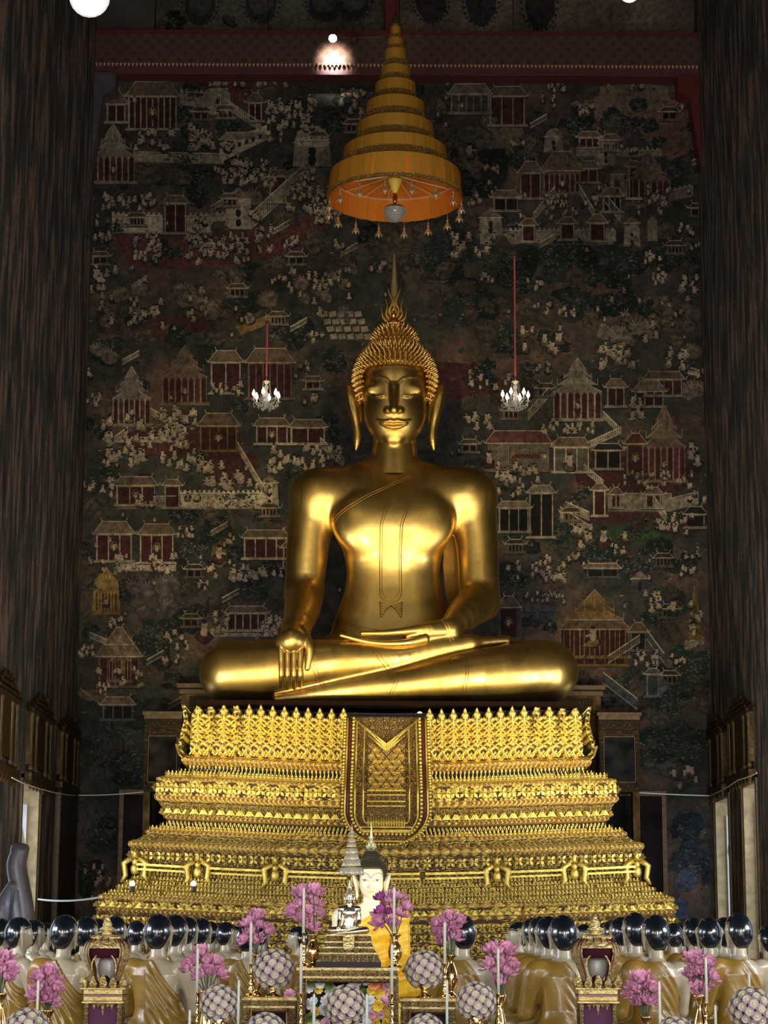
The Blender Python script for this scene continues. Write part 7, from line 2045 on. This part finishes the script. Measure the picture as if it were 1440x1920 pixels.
candlestick(834, 1806, zrt, 11.6, 'brass candlestick on the right side table', 'white candle on right side table before the lotus bouquet', 1727)
candlestick(565, 1862, ZBT, 11.2, 'brass candlestick before the left leg of the altar', 'white candle rising before the left leg of the altar', 1768)
candlestick(735, 1862, ZBT, 11.2, 'brass candlestick before the right leg of the altar', 'white candle rising before the right leg of the altar', 1768)
candlestick(371, 1858, ZBT, 11.3, 'brass candlestick left of the flower ball near the left block', 'white candle beside the pink lotus right of the ochre robe', 1774)
candlestick(934, 1864, ZBT, 11.3, 'brass candlestick right of the flower ball near right block', 'white candle before the drooping lotus at right', 1776)
candlestick(1323, 1880, ZBT, 11.2, 'brass candlestick near the right photo edge beside a vase', 'white candle before the rightmost pink lotus bouquet', 1793)
candle(72, 1836, ZBT, 11.0, 'white candle before the pink lotus at far left')
candle(1236, 1838, ZBT, 11.0, 'white candle right of the lotus beside the right lantern')
candle(448, 1836, ZBT, 11.1, 'slim white candle between flower balls left of the side table', M_WAXC)
candle(356, 1892, ZBT, 11.0, 'short white candle tip low beside the left ochre robe', M_WAXC)
candle(589, 1862, ZBT, 10.95, 'bluish candle in front of the altar flowers, left one', M_WAXC, 3.0)
candle(688, 1862, ZBT, 10.95, 'bluish candle in front of the altar flowers, right one', M_WAXC, 3.0)
candle(838, 1836, ZBT, 11.1, 'slim bluish candle before the right side table', M_WAXC)
candle(1341, 1883, ZBT, 11.3, 'short white candle low beside the rightmost candlestick')
candle(1404, 1822, ZBT, 11.9, 'thin white candle rising behind the rightmost flower ball')

# chrysanthemum balls ------------------------------------------------------------------------------------
def daisy(r, mp, mc):
    m = MB(); npet = 11
    for ring, (ra, rb, z0, z1, w_) in enumerate(((.35, 1.0, .10, .22, .30), (.28, .74, .2, .45, .24))):
        for k in range(npet):
            a = 2 * PI * (k + .5 * ring) / npet; c, s = math.cos(a), math.sin(a)
            vs = []
            for q, z, w in ((ra, z0, w_ * .5), ((ra + rb) * .55, (z0 + z1) * .55, w_), (rb, z1, w_ * .45)):
                vs += [((q * c - w * .7 * s) * r, (q * s + w * .7 * c) * r, z * r), ((q * c + w * .7 * s) * r, (q * s - w * .7 * c) * r, z * r)]
            m.add(vs, [(0, 1, 3, 2), (2, 3, 5, 4)])
    n1 = len(m.f)
    m.sphere((0, 0, .26 * r), .36 * r, 8, 5, (1, 1, .55))
    me = m.mesh('daisy', mp, False); me.materials.append(mc)
    for p in me.polygons:
        if p.index >= n1: p.material_index = 1
    return me
M_CHG = M_CHRYS
def petal_mat():
    m, nt, b = newmat('lilac_edged_petal')
    tc = node(nt, 'ShaderNodeTexCoord'); ln = node(nt, 'ShaderNodeVectorMath', operation='LENGTH')
    sp3 = node(nt, 'ShaderNodeVectorMath', operation='MULTIPLY'); sp3.inputs[1].default_value = (1, 1, 0)
    nt.links.new(tc.outputs['Object'], sp3.inputs[0]); nt.links.new(sp3.outputs[0], ln.inputs[0])
    cr = node(nt, 'ShaderNodeValToRGB'); e = cr.color_ramp.elements
    e[0].position = .0; e[0].color = (.44, .38, .28, 1); e[1].position = .026; e[1].color = (.17, .08, .15, 1); x = e.new(.0165); x.color = (.44, .36, .37, 1)
    nt.links.new(ln.outputs['Value'], cr.inputs[0]); nt.links.new(cr.outputs[0], b.inputs['Base Color']); b.inputs['Roughness'].default_value = .6
    return m
M_PETE = petal_mat()
dz = daisy(.0255, M_PETE, M_CHRYC); 
dz.materials[1] = M_CHRYC
ball_r = 34 * s1
stand = MB(); stand.lathe([(.045, 0), (.045, .008), (.03, .02), (.012, .035), (.018, .05), (.012, .06), (.03, .085), (.05, .10)], n=16); stand_me = stand.mesh('goblet', G_BRASS, True)
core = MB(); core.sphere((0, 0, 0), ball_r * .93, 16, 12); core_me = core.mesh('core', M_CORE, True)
ballproto = {}
def flower_ball(px, py, r, Y, zfoot, label, ang):
    c = at(px, py, Y); root = thing('chrysanthemum_ball', label, 'flower arrangement', (c.x, Y, zfoot), ang, 'round chrysanthemum arrangements')
    k = r * PX(Y) / (40 * s1)
    H_ = c.z - zfoot
    g = link('goblet', stand_me, root); hg = H_ - ball_r * k * .8
    g.scale = (1, 1, max(hg, .05) / .10)
    cc = link('core', core_me, root); cc.location = (0, 0, H_); cc.scale = (k,) * 3
    n = 74
    for i in range(n):
        z = 1 - 2 * (i + .5) / n; 
        if z < -.86: continue
        a = i * 2.399963; rr = math.sqrt(1 - z * z); nrm = Vector((rr * math.cos(a), rr * math.sin(a), z))
        wy = nrm.copy(); wy.rotate(Matrix.Rotation(ang, 3, 'Z'))
        if wy.y > .35: continue                     # the far side, never seen from this hall side
        o = link('flower', dz, root); o.location = nrm * ball_r * k * .93 + Vector((0, 0, H_)); o.rotation_mode = 'QUATERNION'
        o.rotation_quaternion = nrm.to_track_quat('Z', 'Y'); o.scale = (k * rnd.uniform(.9, 1.08),) * 3
for a in ((513, 1818, 43, 11.64, zlt, 'flower ball on the left side table'), (796, 1819, 41, 11.64, zrt, 'flower ball on the right side table'),
          (411, 1882, 40, 11.2, ZBT, 'flower ball before the disciples, left of the left side table'), (893, 1878, 41, 11.2, ZBT, 'flower ball right of the right side table'),
          (649, 1886, 43, 11.05, ZBT, 'flower ball in front of the central altar opening'), (498, 1938, 43, 10.95, ZBT, 'flower ball low in front of the left side table'),
          (797, 1938, 41, 10.95, ZBT, 'flower ball low in front of the right side table'), (52, 1932, 46, 11.0, ZBT, 'flower ball in the lower left photo corner'),
          (1266, 1944, 42, 11.0, ZBT, 'flower ball low right of the right lantern'), (1408, 1893, 46, 11.3, ZBT, 'flower ball at the lower right photo edge')):
    flower_ball(*a, rnd.uniform(0, 6))
# loose mixed flowers inside the altar
def bloom(kind, r):
    m = MB()
    for ring, (n, ra, tilt) in enumerate(((9, 1.0, .35), (8, .78, .75), (6, .5, 1.1))):
        for k in range(n):
            a = 2 * PI * (k + .5 * ring) / n; c, s = math.cos(a), math.sin(a); ct_, st_ = math.cos(tilt), math.sin(tilt); vs = []
            for q, w in ((.08, .06), (.55, .3), (.95, .16)):
                R_ = q * ra * ct_; z = q * ra * st_; vs += [((R_ * c - w * s) * r, (R_ * s + w * c) * r, z * r), ((R_ * c + w * s) * r, (R_ * s - w * c) * r, z * r)]
            m.add(vs, [(0, 1, 3, 2), (2, 3, 5, 4)])
    return m
b_me = {}
for nm, mt in (('yellow', M_YFLOW), ('pink', M_PFLOW), ('white', M_WFLOW), ('lilac', M_CHRYS), ('leaf', M_LEAF), ('orange', simple('orange_flower', (.75, .3, .12), .6, noise=.2))):
    b_me[nm] = bloom(nm, .032).mesh('bloom', mt)
fr = thing('flower_bank', 'bank of mixed yellow, pink and white flowers inside the altar', 'flowers', (cxt, 11.62, ZBT))
for i in range(110):
    px = rnd.uniform(578, 728); py = rnd.uniform(1838, 1940); Yq = rnd.uniform(11.55, 11.7)
    p = at(px, py, Yq)
    if p.z < ZBT + .03: continue
    right_ = px > 690
    kd = rnd.choice(['yellow', 'yellow', 'leaf', 'white'] if px < 610 else (['yellow', 'yellow', 'orange', 'pink', 'lilac'] if px > 695 else ['pink', 'white', 'lilac', 'leaf', 'white']))
    o = link('bloom', b_me[kd], fr); o.location = p - Vector(fr.location); o.rotation_euler = (PI / 2 + rnd.uniform(-.6, .5), rnd.uniform(-.4, .4), rnd.uniform(-.5, .5)); o.scale = (rnd.uniform(.8, 1.25),) * 3
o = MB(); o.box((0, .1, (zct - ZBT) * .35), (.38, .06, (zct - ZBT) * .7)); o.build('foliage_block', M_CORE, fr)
gz = bloom('g', .035)
tg = thing('gerbera_flower', 'single pink gerbera lying between left side table and altar', 'flower', at(543, 1859, 11.56)); tg.location.z = zlt + .012
g_ = link('blossom', gz.mesh('gerbera', M_LOTUS), tg); g_.rotation_euler = (1.1, 0, 0)

# lotus bouquets -----------------------------------------------------------------------------------------
def lotus_blossom(r, mat, openk=1.0, seed=0):
    rn = random.Random(seed); m = MB()
    for ring, (n, h, out) in enumerate(((7, .9, .95), (7, 1.0, .62), (5, .9, .3))):
        for k in range(n):
            a = 2 * PI * (k + .5 * ring) / n + rn.uniform(-.1, .1); c, s = math.cos(a), math.sin(a); vs = []
            o_ = out * openk * rn.uniform(.85, 1.15)
            for (rad, z, w) in ((.10, .0, .10), (.42 * (o_ + .35), .28, .34), (.72 * (o_ + .25), .66 * h, .30), (.95 * o_, 1.02 * h, .02)):
                vs += [((rad * c - w * s) * r, (rad * s + w * c) * r, z * r), ((rad * 1.12 * c) * r, (rad * 1.12 * s) * r, (z - .06) * r), ((rad * c + w * s) * r, (rad * s - w * c) * r, z * r)]
            fs_ = []
            for i in range(3):
                for j in range(2): fs_.append((i * 3 + j, i * 3 + j + 1, (i + 1) * 3 + j + 1, (i + 1) * 3 + j))
            m.add(vs, fs_)
    return m.mesh('lotus_blossom', mat, True, recalc=False)
LB = [lotus_blossom(.045, M_LOTUS, k, i) for i, k in enumerate((1.3, 1.1, .9, 1.5))] + [lotus_blossom(.045, M_LOTUSD, 1.0, 9)]
vase = MB(); vase.lathe([(.035, 0), (.035, .01), (.012, .03), (.016, .04), (.034, .075), (.038, .11), (.030, .15), (.016, .18), (.014, .20), (.032, .225), (.034, .23)], n=18); vase_me = vase.mesh('vase', G_BRASS, True)
def lotus_vase(x0, x1, y0, y1, n, Y, vx, vtop, zfoot, label, dark=0, seed=1):
    rn = random.Random(seed); v = at(vx, vtop, Y); root = thing('lotus_bouquet', label, 'flowers', (v.x, Y, zfoot), 0, 'lotus bouquets in brass vases')
    O = Vector(root.location); vo = link('vase', vase_me, root); vo.scale = (1, 1, max(.05, v.z - zfoot) / .23)
    cx, cy = (x0 + x1) / 2, (y0 + y1) / 2
    for i in range(n):
        a = i * 2.4 + seed; q = math.sqrt((i + .5) / n)
        px = cx + (x1 - x0) * .40 * q * math.cos(a); py = cy + (y1 - y0) * .40 * q * math.sin(a); dy = rn.uniform(-.05, .05)
        p = at(px, py, Y + dy) - O; d = Vector((math.cos(a) * q * .9, -0.55 + rn.uniform(-.4, .4), .75 - math.sin(a) * q * .5)).normalized()
        o = link('blossom', LB[4] if (dark and i % 3 == 0) else LB[rn.randrange(4)], root); o.location = p - d * .02; o.rotation_mode = 'QUATERNION'; o.rotation_quaternion = d.to_track_quat('Z', 'Y'); o.scale = (rn.uniform(.85, 1.15),) * 3
        m = MB(); e = Vector((0, 0, v.z - O.z)); mid = (p + e) / 2 + Vector((0, 0, -.01)); m.tube([e + Vector((rn.uniform(-.012, .012), rn.uniform(-.012, .012), -.03)), mid, p - d * .02], .0032, 5); m.build('stem', M_STEM, root)
lotus_vase(532, 617, 1652, 1745, 9, 11.58, 587, 1752, zct, 'pink lotus bouquet on the altar left of the silver figure', 0, 1)
lotus_vase(694, 772, 1655, 1745, 9, 11.6, 741, 1752, zct, 'magenta lotus bouquet on the altar before the yellow robe', 1, 2)
lotus_vase(442, 515, 1708, 1778, 7, 11.72, 482, 1790, zlt, 'pink lotus bouquet standing behind the left side table ball', 0, 3)
lotus_vase(804, 874, 1700, 1770, 8, 11.72, 846, 1790, zrt, 'pink lotus bouquet standing behind the right side table ball', 0, 4)
lotus_vase(340, 430, 1770, 1845, 8, 11.5, 388, 1858, ZBT, 'pink lotus bouquet right of the left ochre robed disciple', 0, 5)
lotus_vase(903, 970, 1752, 1855, 9, 11.5, 938, 1866, ZBT, 'pink lotus bouquet left of the right ochre robed disciple', 0, 6)
lotus_vase(52, 120, 1808, 1886, 9, 11.3, 90, 1894, ZBT, 'pink lotus bouquet between the left edge and the left lantern', 0, 7)
lotus_vase(-25, 34, 1782, 1838, 6, 11.3, 2, 1862, ZBT, 'pink lotus bouquet cut by the left photo edge', 0, 8)
lotus_vase(1172, 1240, 1822, 1892, 9, 11.3, 1212, 1906, ZBT, 'pink lotus bouquet right beside the right lantern', 0, 9)
lotus_vase(1282, 1345, 1778, 1868, 10, 11.5, 1312, 1866, ZBT, 'pink lotus bouquet in front of the right edge disciples', 0, 10)

# domed relic lanterns -----------------------------------------------------------------------------------
def lantern(pxc, label, Y=11.35):
    s = PX(Y); b = at(pxc, 1850, Y); root = thing('domed_lantern', label, 'lantern', (b.x, Y, ZBT)); 
    Z = lambda py: at(pxc, py, Y).z - ZBT
    W = lambda w: w * s / 2
    m = MB(); m.lathe([(W(26), Z(1758)), (W(20), Z(1752)), (W(16), Z(1748)), (W(28), Z(1745)), (W(30), Z(1741)), (W(16), Z(1737)), (W(18), Z(1733)), (W(12), Z(1726)), (W(7), Z(1720)), (W(2), Z(1712))], n=14); m.build('finial', G_BRASS if False else G_PALE, root, smooth=True)
    def sq(nm, rows, mat, n=4, rot=PI / 4, **k):
        m = MB(); m.lathe([(W(w) * 1.414, Z(py)) for w, py in rows], n=n); 
        m.v = [(x * math.cos(rot) - y * math.sin(rot), x * math.sin(rot) + y * math.cos(rot), z) for x, y, z in m.v]; o = m.build(nm, mat, root, **k); uvbox(o.data); return o
    sq('roof_plate', [(52, 1760), (54, 1757), (50, 1754), (36, 1752)], G_PALE)
    # onion shaped cage, eight gilt staves with a big arched opening to the front
    prof = [(50, 1842), (54, 1830), (66, 1812), (77, 1796), (81, 1787), (80, 1778), (72, 1768), (56, 1760)]
    n = 32; vs = []; fs_ = []
    for w, py in prof:
        for k in range(n):
            a = 2 * PI * (k + .5) / n; sqf = 1 + .10 * math.cos(4 * a) ** 2
            vs.append((W(w) * sqf * math.cos(a), W(w) * sqf * math.sin(a), Z(py)))
    for i in range(len(prof) - 1):
        for k in range(n):
            a = 2 * PI * (k + 1) / n; d = abs(((a - 1.5 * PI + PI) % (2 * PI)) - PI)
            if i < 5 and min(d, abs(((a - .5 * PI + PI) % (2 * PI)) - PI)) < .62: continue
            fs_.append((i * n + k, i * n + (k + 1) % n, (i + 1) * n + (k + 1) % n, (i + 1) * n + k))
    m = MB(); m.add(vs, fs_); o = m.build('gilt_cage', G_PALE, root, smooth=True)
    m = MB(); m.lathe([(W(w) * .97, Z(py)) for w, py in prof[3:]], n=24); m.build('inner_dome', M_DARKRED, root, smooth=True)
    for k in range(16):
        a = 2 * PI * (k + .5) / 16; d = abs(((a - 1.5 * PI + PI) % (2 * PI)) - PI)
        sl_ = [(w, py) for w, py in prof if 1758 < py < (1790 if min(d, abs(((a - .5 * PI + PI) % (2 * PI)) - PI)) > .62 else 1775)]
        m = MB(); m.tube([(W(w) * 1.09 * math.cos(a), W(w) * 1.09 * math.sin(a), Z(py) + .001) for w, py in sl_], [.0012 + .0022 * t / max(1, len(sl_) - 1) for t in range(len(sl_))], 5); m.build('dark_slit', M_DARKRED, root)
    m = MB()
    for q in range(4):
        a = PI / 4 + q * PI / 2; m.tube([(W(w) * 1.06 * math.cos(a), W(w) * 1.06 * math.sin(a), Z(py)) for w, py in prof], .006, 5)
    m.build('red_rib', M_RED, root, smooth=True, kind='stuff')
    m = MB(); zc0 = Z(1812); 
    pts = []
    for k in range(13):
        t = k / 12; a = PI * (1 - t); pts.append((W(44) * math.cos(a), -W(70) * .98, Z(1812) + (Z(1786) - Z(1812)) * math.sin(a)))
    m.tube([(-W(40), -W(54), Z(1838))] + pts + [(W(40), -W(54), Z(1838))], .0045, 5); m.build('arch_rim', G_PALE, root, smooth=True)
    m = MB(); m.sphere((W(6), 0, Z(1812)), W(38), 14, 10, (.95, .5, 1.35)); m.build('glass_reliquary', simple('frosted_glass', (.20, .19, .165), .35) if 'frosted_glass' not in MATS else MATS['frosted_glass'], root, smooth=True)
    m = MB(); m.sphere((0, -.01, Z(1836)), W(16), 8, 6); m.build('dark_offering', M_DARKRED, root, smooth=True)
    sq('cage_floor', [(56, 1846), (56, 1840)], M_DARKRED)
    # crown of leaves
    for q in range(4):
        a0 = q * PI / 2
        for k, (u, h) in enumerate(((-1, 24), (-.5, 22), (0, 28), (.5, 22), (1, 24))):
            m = MB(); w_ = .021; z0 = Z(1852); x = u * W(72); y = -W(76); hh = h * s
            vs = [(x - w_ * .6, y, z0), (x + w_ * .6, y, z0), (x - w_, y - .006, z0 + hh * .35), (x + w_, y - .006, z0 + hh * .35), (x, y + .0, z0 + hh), (x, y - .02, z0 + hh * .4), (x, y + .008, z0 + hh * .4)]
            m.add(vs, [(0, 1, 5), (0, 5, 2), (1, 3, 5), (2, 5, 4), (5, 3, 4), (1, 0, 6), (2, 6, 0), (3, 1, 6), (4, 6, 2), (4, 3, 6)])
            m.v = [(x * math.cos(a0) - y * math.sin(a0), x * math.sin(a0) + y * math.cos(a0), z) for x, y, z in m.v]
            o = m.build('crown_leaf', G_PALE, root)
    sq('cornice', [(82, 1852), (82, 1854), (70, 1855), (70, 1863), (64, 1864)], G_PALE)
    sq('red_band', [(72, 1864), (72, 1868)], M_RED)
    sq('moulding', [(70, 1868), (70, 1875), (76, 1877), (76, 1880), (66, 1881)], G_PALE)
    for sx in (-1, 1):
        for sy in (-1, 1):
            m = MB(); m.box((sx * W(60), sy * W(60), (Z(1881) + 0) / 2), (W(14), W(14), Z(1881))); o = m.build('post', C_ALTAR, root); uvbox(o.data)
    m = MB(); m.box((0, 0, Z(1881) / 2 + .02), (W(100), W(100), Z(1881) - .04)); m.build('purple_panel', M_PURPLE, root)
    m = MB()
    for k, (u, h) in enumerate(((-.62, 12), (-.32, 8), (0, 22), (.32, 8), (.62, 12))):
        x = u * W(52); m.add([(x - .012, -W(62), Z(1881)), (x + .012, -W(62), Z(1881)), (x, -W(62) - .004, Z(1881 + h)), (x, -W(62) - .012, Z(1884))], [(0, 2, 3), (3, 2, 1), (0, 3, 1)])
    m.build('pendant_leaf', G_PALE, root, kind='stuff')
    m = MB(); m.box((0, 0, Z(1912)), (W(70), W(70), 3 * s)); m.box((0, 0, .01), (W(84), W(84), .02)); m.build('base_moulding', G_PALE, root)
lantern(198, 'gilt domed lantern with a front opening at left')
lantern(1118, 'gilt domed lantern with a front opening at right')
